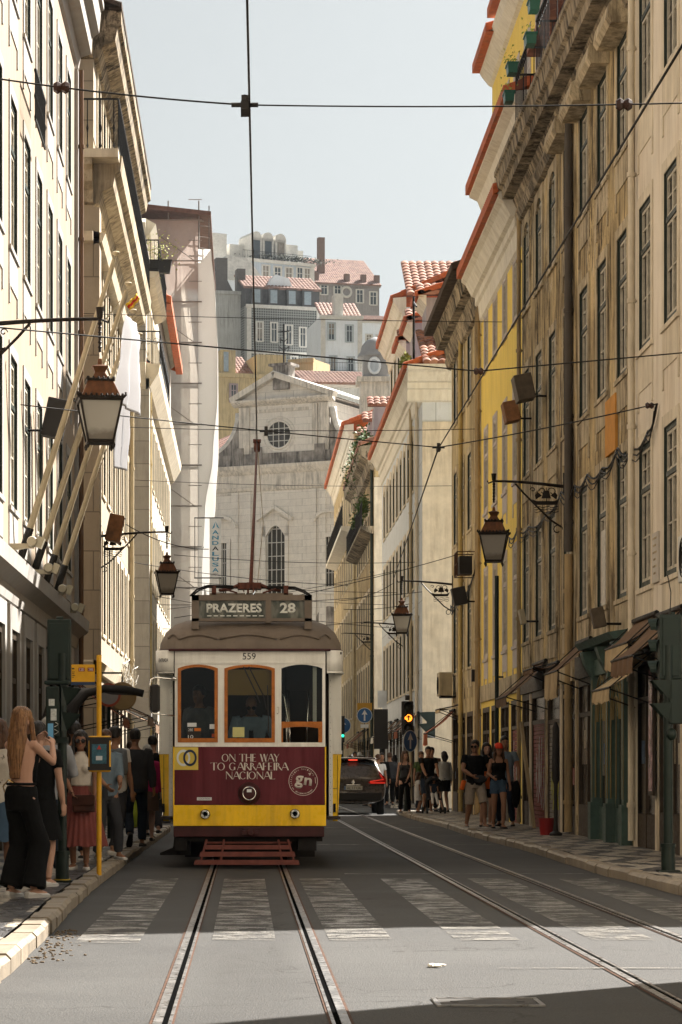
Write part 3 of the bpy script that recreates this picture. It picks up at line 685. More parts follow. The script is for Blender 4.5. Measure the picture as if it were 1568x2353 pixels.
fixture(r2,'junction_box',x(52.6),4.35,.36,.3,.1,mat('pale_box',(.42,.36,.24),.6))
# attic over it: terrace railings with planters, lavender dormer gable
LAV=mat('lavender_render',(.42,.38,.40),.85,var=.08,vs=2,streak=.2); PLG=mat('green_plastic_planter',(.02,.10,.07),.35)
MB().box(x(55.6),x(50.9),.45,3,14.1,16.6).build('attic',LAV,r2)
tile_roof(MB(),x(55.9),x(50.6),.1,2.6,16.6,18.0).build('attic_roof',TILE,r2,smooth=True,sharp=35)
for D in (48.2,52.0):
    q=railing(r2,x(D)-1.0,x(D)+1.0,-.42,14.05,1.35,.22,'terrace_railing',scroll=True,ends=.9)
# --- yellow house
D0,D1=55.75,65.4; x=lambda D:D1-D
shops=[(36.2+2.32*k-.88,36.2+2.32*k+.88,2.8,('door','shutter','door','glass')[k%4],k) for k in range(9,13)]
r3=rblock('town_house','bright yellow house with orange eaves and pale lilac window surrounds',D0,D1,13.2,W_YEL,range(9,13),[(4.0,6.15,SR3),(7.6,9.6,SR3),(11.1,13.0,SR3a)],shops,hw=.44)
def white_cornice(par,Lw,z,pr=.5,mt=ST_W,x0=0):
    return MB().mould(x0,Lw,[(0,z-.75),(.06,z-.7),(.1,z-.35),(.16,z-.3),(.16,z-.12),(pr*.5,z-.08),(pr*.8,z+.2),(pr,z+.28),(pr,z+.45),(0,z+.5)]).build('cornice',mt,par)
white_cornice(r3,D1-D0,13.2)
tile_roof(MB(),0,D1-D0,-.62,.9,13.72,14.35,.2,edge=.16).build('eave_tiles',TILE_O,r3,smooth=True,sharp=35)
MB().box(0,D1-D0,.15,11,13.2,15.6).build('attic_wall',W_YEL,r3)
for k in range(9,13): window(r3,x(36.2+2.32*k),14.0,.9,1.3,dict(id='att',frame=ST_L,sash=SASH,stone=ST_L,recess=.0,proud=.05,glass=PANE2),y=.15)
m=MB(); m.mould(0,D1-D0,[(-.15,15.2),(0,15.25),(.1,15.5),(.3,15.6),(.3,15.75),(-.15,15.8)]); m.build('attic_cornice',ST_W,r3)
tile_roof(MB(),0,D1-D0,-.40,1.2,15.82,16.5,.2,edge=.16).build('attic_eave_tiles',TILE_O,r3,smooth=True,sharp=35)
pipe(r3,x(65.25),.2,13,.04)
MB().box(0,D1-D0,-.05,0,2.95,3.35).build('string_course',ST_R,r3)
# --- taller yellow back house above it
r3b=rblock('town_house','upper yellow house with stepped orange eaves rising behind the lower roofs',58.5,71.5,20.2,W_YEL,range(0,5),[(16.6,18.8,dict(id='r3b',frame=ST_L,sash=WHITE,stone=ST_L,recess=.06,proud=.03,glass=PANE3,bars=0))],(),X=6.75,c0=60,pitch=2.5,z0=0,depth=9)
MB().mould(0,13,[(0,19.95),(.1,20.0),(.3,20.25),(.4,20.45),(0,20.5)]).build('cornice',ST_W,r3b)
for i in range(3): tile_roof(MB(),.0+4.4*i,4.1+4.4*i,-.55,1.5,20.5+.25*i,21.2+.25*i,.2,edge=.16).build('eave_tiles',TILE_O,r3b,smooth=True,sharp=35)
# --- ochre house at the corner
D0,D1=65.4,74.8; x=lambda D:D1-D
shops=[(36.2+2.32*k-.88,36.2+2.32*k+.88,2.8,('glass','shutter','door','glass')[k%4],k) for k in range(13,17)]
r4=rblock('town_house','dark ochre corner house with heavy dark roof eaves beside the yellow one',D0,D1,13.2,W_OCH,range(13,17),[(4.0,6.15,SR2),(7.6,9.6,SR2),(11.0,13.0,SR4)],shops)
MB().mould(-.3,D1-D0,[(0,12.75),(.10,12.78),(.18,13.0),(.14,13.12),(.2,13.3),(0,13.32)]).build('frieze',ST_D,r4)
MB().mould(-.35,D1-D0,[(0,13.325),(.4,13.35),(.46,13.65),(.5,13.7),(.5,13.8),(0,13.85)]).build('cornice',ST_D,r4)
tile_roof(MB(),-.5,D1-D0,-.75,4,13.9,15.9,.2,edge=.12).build('roof',mat('dark_mossy_tiles',(.07,.05,.035),.95,var=.5,vs=6,bmp=.5),r4,smooth=True,sharp=35)
MB().box(-.03,-.005,.02,11.9,.1,12.9).build('gable_bounce_sheet',mat('pale_bounce_sheet',(.55,.56,.56),.85,var=.08,vs=1),r4)  # unseen pale sheet added so the bounce onto the white house stays neutral
pipe(r4,x(70.6),.15,13,.06,mat('yellow_pipe',(.50,.36,.13),.6,streak=.4)); pipe(r4,x(65.7),.15,13,.045)
awning(r4,x(74.6),x(73.0),2.95,.8,.65,AW_R,.3); awning(r4,x(72.6),x(70.9),3.05,.6,.12,AW_C,.05)
ac2=thing('air_conditioner',None,None); del_keys(ac2); ac2.parent=r4; ac2.location=(x(73.6),-.12,3.35)
MB().box(-.45,.45,-.36,0,0,.66).build('casing',mat('beige_enamel',(.40,.33,.21),.5,streak=.4),ac2,bevel=.02); m=MB(); [m.torus((0,-.37,.3),r_,.01,20,4) for r_ in (.1,.17,.24)]; m.build('fan_grille',IRON,ac2); MB().box(-.4,.4,-.3,.12,-.05,-.001).build('bracket',IRON,ac2)
cg=thing('caged_unit',None,None); del_keys(cg); cg.parent=r4; cg.location=(x(67.2),-.0,6.25)
m=MB()
for i in range(7): m.box(-.45+.15*i-.012,-.45+.15*i+.012,-.5,-.48,0,.6)
for zz in (0,.3,.6): m.box(-.45,.45,-.5,-.47,zz-.015,zz+.015)
for s in (-.45,.45):
    for zz in (0,.6): m.box(s-.012,s+.012,-.48,0,zz-.012,zz+.012)
m.build('cage',RUST,cg); MB().box(-.35,.35,-.42,-.1,.04,.5).build('casing',FBK,cg)
fixture(r4,'floodlight_box',x(66.6),5.7,.4,.45,.35,FBK); MB().box(x(65.9)-.12,x(65.9)+.12,-.2,0,3.5,3.8).build('meter_box',FBK,r4)
# ---- white block across the side street
W_WH=blockstone('white_block_render',(.66,.685,.69),bw=3.2,rh=2.3,mortar=.012,streak=.25,dark=(.30,.22,.14),var=.03)
SR5=dict(id='r5',frame=GREEN,sash=SASH,stone=ST_C,recess=.1,proud=.05)
SR5a=dict(id='r5a',frame=GREEN,sash=SASH,stone=ST_C,arch=.2,recess=.1,proud=.05)
D0,D1=86.5,112; x=lambda D:D1-D
shops=[(89+2.32*k-.7,89+2.32*k+.7,2.8,('door','glass','shutter')[k%3],k) for k in range(0,10)]
r5=rblock('town_house','long white house with orange eaves across the side street',D0,D1,14.2,W_WH,range(0,10),[(4.1,6.3,SR5),(7.6,9.7,SR5),(11.0,13.0,SR5a)],shops,c0=89,X=5.85,depth=14)
white_cornice(r5,D1-D0,14.2,.5)
m=MB()  # the cornice carries on round the gable end
m.prism([(0,13.45),(.06,13.5),(.1,13.85),(.16,13.9),(.16,14.08),(.25,14.12),(.4,14.4),(.5,14.48),(.5,14.65),(0,14.7)],lambda p,z_,d:(D1-D0+p,d,z_),-.5,9); m.build('gable_cornice',ST_W,r5)
m=MB(); m.box(D1-D0,D1-D0+.08,0,1.0,0,12.8); m.box(D1-D0,D1-D0+.1,-.0,9,12.6,12.8); m.box(D1-D0,D1-D0+.06,0,9,3.0,3.3); m.build('pilaster',ST_C,r5)
tile_roof(MB(),0,D1-D0-.1,-.62,3,14.72,16.1,.2,edge=.16).build('eave_tiles',TILE_O,r5,smooth=True,sharp=35)
m=MB(); tile_roof(m,0,8,0,4,0,1.7,.26); m2=MB().merge(m,Matrix.Translation((D1-D0+.45,0,14.72))@Matrix.Rotation(R(90),4,'Z')); m2.build('gable_roof',TILE,r5,smooth=True,sharp=35)
for a,b,zt,yy in ((20.3,22.3,17.5,.35),(16,18.4,17.3,.2),(11,13.4,17.4,.2)):
    o=MB().box(a,b,yy,6,14.9,zt).build('dormer',LAV,r5); m=MB().mould(a-.15,b+.15,[(-yy,zt-.3),(-yy+.25,zt-.05),(-yy+.3,zt+.1),(-yy,zt+.12)]); m.build('dormer_cornice',ST_W,o)
    m=MB(); tile_roof(m,0,5,0,1.2,0,.5,.26); MB().merge(m,Matrix.Translation((b+.2,yy-.3,zt+.14))@Matrix.Rotation(R(90),4,'Z')).build('dormer_roof',TILE,o,smooth=True,sharp=35)
    tile_roof(MB(),a-.2,b+.2,yy-.4,yy+1,zt+.14,zt+.6,.2,edge=.14).build('dormer_eave',TILE_O,o,smooth=True,sharp=35)
m=MB(); m.tube([(24.2,-.2,14.9),(24.2,-.2,17.2)],.04,6); m.tube([(24.2,-.2,17.0),(25.6,-.2,16.6)],.03,6); m.tube([(23.9,.8,14.9),(24.6,.8,16.7),(25.6,1.2,16.7)],.05,6); m.build('roof_brackets',IRON,r5)
pipe(r5,x(88.0),.2,14,.06,ST_C); pipe(r5,x(91.2),.2,14,.06,mat('pale_pipe',(.5,.4,.25),.6))
for a in (x(89.5),x(93),x(97),x(101.5),x(106)): awning(r5,a,a+2.0,3.2,.75,.62,(AW_B,AW_W,AW_R,AW_C,AW_B)[int(a)%5],.2)
r5b=rblock('town_house','pale stepped attic house with brown tiled hips above the white block',100,111.5,19.0,W_WH,range(0,4),[(15.9,18.1,SR5)],(),c0=102.2,X=6.15,pitch=2.5,depth=9)
white_cornice(r5b,11.5,18.9,.5); tile_roof(MB(),0,11.4,-.6,3,19.4,21,.2,edge=.16).build('eave_tiles',TILE_O,r5b,smooth=True,sharp=35)
m=MB(); tile_roof(m,0,8,0,4,0,2.0,.3); MB().merge(m,Matrix.Translation((11.95,0,19.42))@Matrix.Rotation(R(90),4,'Z')).build('gable_roof',TILE,r5b,smooth=True,sharp=35)
# ---- overgrown dark house and the last ones
D0,D1=118,137; x=lambda D:D1-D
shops=[(119.6+2.4*k-.7,119.6+2.4*k+.7,2.8,('door','glass','shutter')[k%3],k) for k in range(0,7)]
r6=rblock('town_house','weathered house with weeds growing along its dark cornice',D0,D1,15.6,W_DIRTY,range(0,7),[(4.1,6.2,SR5),(7.6,9.6,SR5),(11.2,13.2,SR5)],shops,c0=120.2,pitch=2.45,X=5.8)
MB().mould(-.2,D1-D0,[(0,14.8),(.2,14.9),(.3,15.3),(.6,15.5),(.66,15.9),(0,16.0)]).build('cornice',ST_D,r6)
pr=tile_roof(MB(),0,D1-D0,-.7,3,16.05,17.4,.24,edge=.14).build('roof',TILE,r6,smooth=True,sharp=35)
for a in (15.2,10,4.5):
    o=MB().box(a,a+1.7,.1,4,16,18.0).build('dormer',LAV,r6); m=MB(); tile_roof(m,0,3,0,1.1,0,.5,.3); MB().merge(m,Matrix.Translation((a+1.9,-.2,18.05))@Matrix.Rotation(R(90),4,'Z')).build('dormer_roof',TILE,o,smooth=True,sharp=35)
railing(r6,1,D1-D0,-.55,12.3,1.1,.3); MB().mould(1,D1-D0,[(0,11.95),(.2,12.0),(.6,12.18),(.6,12.3),(0,12.3)]).build('balcony_slab',ST_D,r6)
pipe(r6,D1-D0-.3,.2,15,.07,GREEN); m=MB().box(D1-D0,D1-D0+.07,0,.9,0,14.5).build('pilaster',ST_C,r6)
for a in (2,7,12): awning(r6,a,a+2.2,3.2,.75,.62,(AW_B,AW_R,AW_C)[a%3],.2)
D0,D1=139,170
r7=rblock('town_house','narrow yellowish far end house before the church',D0,D1,19.2,W_OCH,range(0,9),[(4.1,6.2,SR5),(7.8,10,SR5),(11.6,13.6,SR5),(15.2,17.2,SR5)],(),c0=141.5,pitch=3.2,X=5.75)
white_cornice(r7,D1-D0,19.2,.5); tile_roof(MB(),0,D1-D0,-.65,3,19.75,21.2,.24,edge=.2).build('eave_tiles',TILE_O,r7,smooth=True,sharp=35)
railing(r7,4,D1-D0-.5,-.6,14.3,1.1,.3); MB().mould(4,D1-D0-.5,[(0,13.9),(.65,14.1),(.65,14.3),(0,14.3)]).build('balcony_slab',ST_W,r7)
# --- house across the near side street that throws the foreground shadow
NH=18.65
r0=block('town_house','corner house behind the viewer on the right whose shadow crosses the road','building',(XR,NH),-PI/2,40,15.5,W_CREAM,[(2+2.6*i,3.1+2.6*i,z_,z_+2) for i in range(14) for z_ in (4,7.6,11.2)],12,group='houses along the right side of the street')
for i in range(14):
    for z_ in (4,7.6,11.2): window(r0,2.55+2.6*i,z_,1.1,2,SR1)
l0=block('town_house','corner house behind the viewer on the left side','building',(XL,-32),PI/2,40,15.5,W_CREAM,[],12,group='houses along the left side of the street')
# ================================================================ LEFT ROW
W_PEACH=mat('peach_plaster',(.34,.27,.20),.85,var=.07,vs=.7,streak=.3,scol=(.30,.17,.08),bmp=.15,bs=16,patch=.3,pcol=(.38,.32,.25))
W_ST=blockstone('sandy_ashlar',(.38,.31,.22),bw=1.0,rh=.9,mortar=.014,streak=.35)
W_PALE=blockstone('pale_ashlar',(.42,.37,.30),bw=1.2,rh=.8,mortar=.014,streak=.4)
ST_P=mat('peach_trim',(.36,.345,.32),.85,var=.08,vs=3,streak=.25,scol=(.35,.22,.12),bmp=.15)
SL1=dict(id='l1',frame=GREEN,sash=SASH,stone=ST_P,apron=.6,recess=.09,proud=.035)
SL2=dict(id='l2',frame=GREEN,sash=WHITE,stone=ST_C,recess=.1,proud=.06,glass=PANE)
def lblock(name,label,D0,D1,H,wm,cs,rows,doors=(),depth=12,X=XL,hw=.55,cat='building'):
    ops=[];win=[]
    for c in cs:
        for zl,zh,st in rows: ops.append((c-D0-hw,c-D0+hw,zl,zh)); win.append((c-D0,zl,zh-zl,st))
    for a,b,zt,*_ in doors: ops.append((a-D0,b-D0,PZ,zt))
    r=block(name,label,cat,(X,D0),PI/2,D1-D0,H,wm,ops,depth,.2 if doors else .12,'houses along the left side of the street')
    for x_,z,h,s in win: window(r,x_,z,2*hw,h,s)
    for i,(a,b,zt,kind) in enumerate(doors): shopfront(r,a-D0,b-D0,zt,kind,seed=i)
    return r
D0,D1=19.5,53.8; cs=[39.25+2.45*k for k in range(-7,6)]
l1=lblock('town_house','peach plastered house with tall green windows and flagpoles at the left edge',D0,D1,16.9,W_PEACH,cs,[(5.2,7.45,SL1),(9.05,11.3,SL1),(12.85,15.0,SL1)],[(c-.62,c+.62,3.35,'door') for c in cs])
x=lambda D:D-D0
MB().mould(0,D1-D0+.02,[(0,15.65),(.06,15.7),(.1,15.95),(.32,16.02),(.34,16.35),(.48,16.45),(.52,16.9),(.58,16.92),(.58,17.05),(0,17.1)]).build('cornice',ST_P,l1)
MB().mould(0,D1-D0,[(0,3.72),(.05,3.74),(.08,3.95),(.26,4.1),(.28,4.32),(0,4.4)]).build('string_course',ST_P,l1)
tile_roof(MB(),0,D1-D0,-.4,4,17.1,19,.24).build('roof',TILE,l1,smooth=True,sharp=35)
for c in cs: m=MB(); m.box(x(c)-.95,x(c)-.66,-.05,0,PZ,3.7); m.box(x(c)+.66,x(c)+.95,-.05,0,PZ,3.7); m.box(x(c)-.66,x(c)+.66,-.05,0,3.35,3.7); m.build('door_surround',ST_P,l1)
MB().box(D1-D0-.45,D1-D0+.0,-.07,0,.1,15.6).build('corner_pilaster',ST_P,l1)
pipe(l1,x(53.5),.2,15.6,.05,mat('dark_copper_pipe',(.16,.09,.05),.5,.3),y=-.13)
railing(l1,x(40.7),x(42.7),-.22,11.35,.85,.12,'iron_grille')
fixture(l1,'floodlight_box',x(41.9),6.9,.35,.62,.34,FBK)
# --- stone house with pilasters and high balcony
D0,D1=60.0,78.6; cs=[61.9+2.28*k for k in range(8)]; x=lambda D:D-D0
l2=lblock('town_house','sandy stone house with pilasters, long balcony and heavy cornice, behind the peach house',D0,D1,18.2,W_ST,cs,[(4.6,6.9,SL2),(8.0,10.4,SL2),(11.5,13.7,SL2),(15.6,17.5,SL2)],[(c-.6,c+.6,3.2,'door') for c in cs])
for a in (0,D1-D0-.75): MB().box(a,a+.75,-.14,0,.1,14.2).build('pilaster',W_ST,l2)
def wrap(par,Lw,prof,name,mt,back=5):
    m=MB(); m.mould(-prof_max(prof),Lw,prof)
    o=m.build(name,mt,par); q=MB().prism(prof,lambda p,z_,d:(-p,d,z_),0,back); q.build(name,mt,par); return o
def prof_max(p): return 0
wrap(l2,D1-D0,[(0,13.35),(.2,13.4),(.28,13.6),(0,13.65)],'string_course',ST_C)
wrap(l2,D1-D0,[(0,14.25),(.12,14.3),(.2,14.55),(.45,14.7),(.5,14.95),(.62,15.05),(.66,15.38),(0,15.4)],'cornice',mat('grimy_cornice',(.47,.39,.27),.9,var=.2,vs=2,streak=.8,scol=(.07,.05,.03),bmp=.4,bs=12,spots=.4))
railing(l2,-.55,D1-D0,-.6,15.4,1.15,.2,'balcony_railing',ends=.0); railing(l2,-.0,.02,0,0,.01,1,'x') if 0 else None
m=MB(); m.box(-.62,-.58,-.6,4,16.51,16.55)
for i in range(14): m.lathe((-.6,-.5+.3*i,15.42),[(.012,0),(.03,.05),(.014,.1),(.014,.35),(.032,.45),(.014,.55),(.014,1.1)],6)
m.build('side_railing',IRON,l2); MB().box(-.66,0,-.6,4.5,15.2,15.395).build('balcony_slab',ST_C,l2)
wrap(l2,D1-D0,[(0,17.6),(.1,17.65),(.2,17.9),(.5,18.05),(.56,18.35),(.64,18.4),(.64,18.7),(0,18.75)],'roof_cornice',ST_D)
tile_roof(MB(),-.2,D1-D0,-.66,4,18.8,20.5,.24).build('roof',mat('dark_mossy_tiles'),l2,smooth=True,sharp=35)
pipe(l2,D1-D0-.9,.2,14,.06,mat('pale_pipe'),y=-.12)
fixture(l2,'lamp_box',.9,6.9,.5,.62,.34,FB); awning(l2,x(63.5),x(67),3.1,1.1,.5,AW_B,.2); awning(l2,x(69),x(72.5),3.0,1.1,.5,AW_B,.2)
MB().box(x(73.4),x(73.4)+.5,-.85,-.3,2.65,3.3).build('sign_box',mat('grey_sign_box',(.34,.33,.31),.5),l2)
m=MB()
for i in range(16):
    rr=random.Random(i); a=rr.uniform(8,15); m.tube([(a+rr.uniform(-.5,.5),-.15-rr.random()*.3,3.3+rr.random()*.9+.2*math.sin(t*2+i)) for t in range(6)],.012,4)
m.build('cable_bundle',mat('pale_cable',(.45,.43,.38),.5),l2)
wrap(l2,D1-D0,[(0,3.5),(.1,3.52),(.2,3.75),(0,3.8)],'plinth_band',ST_C)
# --- pale house, balconies with greenery
D0,D1=91.5,122; cs=[93.6+2.5*k for k in range(11)]; x=lambda D:D-D0
l3=lblock('town_house','pale house with wrought iron balconies and a plant box, left of the scaffolding',D0,D1,20.4,W_PALE,cs,[(4.6,6.9,SL2),(8.0,10.4,SL2),(11.8,14.0,SL2),(15.9,18.0,SL2)],[(c-.6,c+.6,3.2,'door') for c in cs])
MB().box(0,.9,-.12,0,.1,15).build('pilaster',W_PALE,l3); pipe(l3,1.4,.2,15,.06,mat('yellow_pipe'),y=-.1)
wrap(l3,D1-D0,[(0,14.6),(.15,14.7),(.3,14.95),(.45,15.2),(.5,15.5),(0,15.55)],'cornice',ST_C)
railing(l3,0,12,-.48,15.55,1.1,.3,'balcony_railing',scroll=True); m=MB(); m.box(-.02,.02,-.5,3,16.62,16.66)
for i in range(12): m.tube([(0,-.5+.28*i,15.5),(0,-.5+.28*i,16.65)],.014,5); m.merge(_ring(.1),Matrix.Translation((0,-.36+.28*i,16.3))@Matrix.Rotation(R(90),4,'Z'))
m.build('side_railing',IRON,l3)
m=MB(); m.mould(-.2,9,[(0,18.4),(.3,18.5),(.46,18.7),(0,18.72)]); m.build('balcony_slab',ST_C,l3); railing(l3,-.2,9,-.44,18.72,1.1,.25,'balcony_railing',ends=1.5)
wrap(l3,D1-D0,[(0,20.0),(.15,20.1),(.35,20.4),(0,20.6)],'cornice',ST_W)
tile_roof(MB(),12,D1-D0,-.55,4,20.0,21.9,.24,edge=.25).build('eave_tiles',TILE_O,l3,smooth=True,sharp=35)
LEAF=mat('leaf_green',(.07,.12,.03),.6,var=.5,vs=3); LEAFY=mat('dry_yellow_leaf',(.32,.34,.08),.7,var=.4,vs=5)
def foliage(n,rad,seed=1,s=.05,c=(0,0,0)):
    m=MB(); rr=random.Random(seed)
    for i in range(n):
        p=Vector(c)+Vector((rr.gauss(0,rad[0]),rr.gauss(0,rad[1]),rr.gauss(0,rad[2]))); d=Vector((rr.uniform(-1,1),rr.uniform(-1,1),rr.uniform(-.3,1))).normalized(); q=d.orthogonal().normalized()*s*.35; e=s*rr.uniform(.7,1.6)
        m.add([p-q,p+d*e*.5+q*1.2,p+d*e,p+d*e*.5-q*1.2],[(0,1,2,3)])
    return m
def pot(name,label,cat,loc,w_,d,h,pm,lm,n=160,spread=1.0,lh=.16,group=None,rz=0,s=.07,empty=False):
    t=thing(name,label,cat,loc,rz,group); m=MB()
    m.loft([[(-w_*.42,-d*.42,0),(w_*.42,-d*.42,0),(w_*.42,d*.42,0),(-w_*.42,d*.42,0)],[(-w_/2,-d/2,h),(w_/2,-d/2,h),(w_/2,d/2,h),(-w_/2,d/2,h)]]); m.box(-w_/2-.015,w_/2+.015,-d/2-.015,d/2+.015,h-.03,h+.003)
    m.build('planter_box',pm,t)
    if not empty: foliage(n,(w_*.35*spread,d*.4*spread,lh),3,s,(0,0,h+lh)).build('foliage',lm,t,fix=False)
    return t
pot('potted_plant','yellow green plant on the high balcony of the pale left house','plant',(XL+.45,91.9,18.75),.9,.35,.45,FBK,LEAFY,260,1.1,.3)
for i,(a,z_,lab) in enumerate(((47.3,15.0,'upper green planter on the nearer terrace railing, right roofline'),(47.9,14.55,'lower green planter hanging under the nearer terrace railing'),(51.2,14.9,'green planter with dry flowers on the farther terrace railing'),(51.8,14.5,'lower green planter on the farther terrace railing'))):
    pot('planter',lab,'planter',(XR-.42-.26,a,z_),.42,.2,.2,PLG,LEAFY,60 if i==2 else 25,1,.1,'green planters on the roof terrace',R(-90),.05)
for i,(a,z_,sz) in enumerate(((119.5,16.2,.5),(123,16.1,.6),(127,16,.5),(131,16,.6),(120.5,13.4,.35),(126,13.2,.35),(88.2,15.0,.14))):
    labs=['bushy weeds at the near end of the weathered cornice','thick weeds on the cornice beside the first dormer','weeds on the cornice midway along the weathered house','weeds at the far end of the weathered cornice','trailing weeds on the near end of the iron balcony','trailing weeds further along the iron balcony','tuft of pale grass on the corner roof tiles of the white house']
    tag(foliage(420,(sz*.35,sz*1.6 if i<6 else .3,sz*.6),i,.13).build('weeds',LEAF if i<6 else LEAFY,None,loc=(XR-.5,a,z_),fix=False),labs[i],'plant',group='weeds on the right roofs')
# --- scaffolded building wrapped in netting
def net_mat():
    m,nt,b=_nt('scaffold_netting'); v=coords(nt); sp=N(nt,'ShaderNodeSeparateXYZ'); L(nt,v,sp.inputs[0])
    top=ramp(nt,mth(nt,'ADD',sp.outputs['Z'],mth(nt,'MULTIPLY',nz(nt,v,.6,3),1.0)),25.0,25.4)
    o=mixc(nt,top,(.58,.56,.53),(.42,.35,.31)); o=mixc(nt,ramp(nt,nz(nt,v,.7,5,.6,1),.4,.7,0,.5),o,(.36,.30,.27))
    L(nt,o,b.inputs['Base Color']); b.inputs['Roughness'].default_value=.9
    tr=N(nt,'ShaderNodeBsdfTransparent'); tl=N(nt,'ShaderNodeBsdfTranslucent'); L(nt,o,tl.inputs[0])
    m1=N(nt,'ShaderNodeMixShader'); m1.inputs[0].default_value=.4; L(nt,b.outputs[0],m1.inputs[1]); L(nt,tl.outputs[0],m1.inputs[2])
    m2=N(nt,'ShaderNodeMixShader'); L(nt,ramp(nt,top,0,1,.32,.10),m2.inputs[0]); L(nt,m1.outputs[0],m2.inputs[1]); L(nt,tr.outputs[0],m2.inputs[2])
    L(nt,m2.outputs[0],nt.nodes['Material Output'].inputs['Surface']); bump(nt,b,nz(nt,v,2.5,5),.5,.1); return m
NET=net_mat(); DRAPE=mat('white_drape_cloth',(.60,.59,.56),.9,var=.05,vs=.8,bmp=.2,bs=4)
_n=DRAPE.node_tree; _tl=N(_n,'ShaderNodeBsdfTranslucent'); _tl.inputs[0].default_value=(.8,.78,.74,1); _mx=N(_n,'ShaderNodeMixShader'); _mx.inputs[0].default_value=.5
L(_n,_n.nodes['Principled BSDF'].outputs[0],_mx.inputs[1]); L(_n,_tl.outputs[0],_mx.inputs[2]); L(_n,_mx.outputs[0],_n.nodes['Material Output'].inputs['Surface'])
sc=thing('scaffolded_building','tall building wrapped in brownish scaffold netting and white sheeting','building',(-2.3,128.0,0),PI/2)
x0=0
MB().box(1.4,60,.9,14,0,27.6).build('wall',W_PALE,sc)
m=MB(); n=40; k=60
for j in range(k+1):
    pass
def sheet(m,nu,nv,fn): 
    v=[fn(i/nu,j/nv) for j in range(nv+1) for i in range(nu+1)]; a=nu+1
    m.add(v,[(j*a+i,j*a+i+1,(j+1)*a+i+1,(j+1)*a+i) for j in range(nv) for i in range(nu)]); return m
def nf(u,v_):
    z_=28.2*v_; bay=abs(math.sin(z_*PI/2.0))
    return (-.02-.10*bay*(.5+.5*noise.noise((u*9,z_*.5,0)))+.05*noise.noise((u*14,z_*1.5,3)),4.5*u+.03, z_+.25*(1-u)*0)
sheet(MB(),50,170,nf).build('netting',NET,sc,smooth=True,fix=False)
m=MB()
for yy in (.0,1.5,3.0,4.5): m.tube([(.12,yy,0),(.12,yy,29.2)],.035,6); m.tube([(1.0,yy,0),(1.0,yy,28.6)],.035,6)
for i in range(15):
    zz=.2+2.0*i; m.tube([(.10,-.25,zz),(.10,4.6,zz)],.03,6); m.tube([(.1,0,zz),(1.3,0,zz)],.03,6); m.tube([(-.17,-.15,zz),(-.17,4.5,zz)],.035,5); m.tube([(-.17,-.15,zz+1),(-.17,.5,zz+1)],.02,5)
    if i%2: m.tube([(-.15,.2,zz),(-.15,3.0,zz+2)],.022,5)
    m.box(.2,.95,0,4.5,zz-.09,zz-.04) if i%2==0 else None
for i in range(9):
    zz=24.2+.55*i; m.tube([(.3,.1,zz),(.3,-.55,zz-.1)],.03,5)
m.tube([(.3,-.5,24),(.3,-.5,29)],.03,5)
m.build('scaffold_poles',mat('galvanised_tube',(.22,.2,.18),.5,.5),sc)
m=MB(); m.add([(-.3,-.6,28.4),(-.3,5.2,29.0),(20,5.2,29.0),(20,-.6,28.4),(-.3,-.6,28.6),(-.3,5.2,29.25),(20,5.2,29.25),(20,-.6,28.6)],[(0,1,2,3),(4,5,6,7),(0,4,5,1),(1,5,6,2),(2,6,7,3),(3,7,4,0)]); m.build('temporary_roof',mat('rusty_sheet',(.15,.09,.07),.7,.3,var=.3),sc)
def interp(t,tab):
    for (a,p),(b_,q) in zip(tab,tab[1:]):
        if a<=t<=b_: k=(t-a)/(b_-a); k=k*k*(3-2*k); return p+(q-p)*k
    return tab[-1][1]
def df(u,v_):
    z_=26.3*(1-v_)+.5; t=1-v_
    b=interp(v_,((0,.60),(.08,.8),(.18,.92),(.27,.92),(.38,.70),(.49,.30),(.6,.17),(1,.14)))
    rip=.05*math.sin(u*70+3*noise.noise((u*4,z_*.2,0)))*(.4+.6*v_)
    if u<.12: return (.01,.05-(b+.05)*u/.12+0*rip,z_)
    u=(u-.12)/.88; return (.02+24*u+.1*math.sin(u*40), -b*(1-.25*u)+rip*min(1,u*9), z_)
sheet(MB(),150,50,df).build('white_sheeting',DRAPE,sc,smooth=True,fix=False)
# ================================================================ CHURCH
CH=blockstone('church_limestone',(.86,.81,.73),bw=1.1,rh=.55,mortar=.008,streak=.2,dark=(.13,.11,.09),var=.05)
CHT=mat('church_trim',(.78,.72,.63),.85,var=.12,vs=1.5,streak=.5,scol=(.07,.06,.05),bmp=.3,bs=8,spots=.35)
CHD=mat('church_blackened_stone',(.32,.29,.26),.9,var=.5,vs=1.2,streak=.8,scol=(.04,.035,.03),bmp=.3,bs=8,patch=.5,pcol=(.42,.38,.33))
class Fac:
    """maps photo positions to (along, height) on a facade plane"""
    def __init__(s,px0,D,th): s.O=Vector(((px0-VX)*D/F,D)); s.th=th; s.c=math.cos(th); s.s=math.sin(th)
    def x(s,px):
        k=(px-VX)/F; return (k*s.O.y-s.O.x)/(s.c-k*s.s)
    def z(s,px,py): d=s.O.y+s.x(px)*s.s; return EH-(py-HZ)*d/F
fc=Fac(470,214,R(-27)); X_=fc.x; Z_=fc.z
ch=thing('church','pale stone church with triangular pediment and round window closing the street','church',(fc.O.x,fc.O.y,0),fc.th)
def op(px0,px1,py0,py1): c=(px0+px1)/2; return (X_(px0),X_(px1),Z_(c,py1),Z_(c,py0))
cor=Z_(635,1068); Lc=X_(812)
ops=[op(612,656,1208,1560),op(505,523,1248,1480),op(746,777,1233,1348),op(612,656,1640,1800)]
m=wall_mesh(Lc,cor,ops,16,.35); m.build('wall',CH,ch,fix=False)
ux0,ux1=X_(548),X_(752); uz=Z_(650,925)
rc=(X_(638.5),Z_(638.5,998)); rr_=1.0
m=MB(); m.box(ux0,ux1,.25,12,cor,uz); m.build('upper_wall',CH,ch)
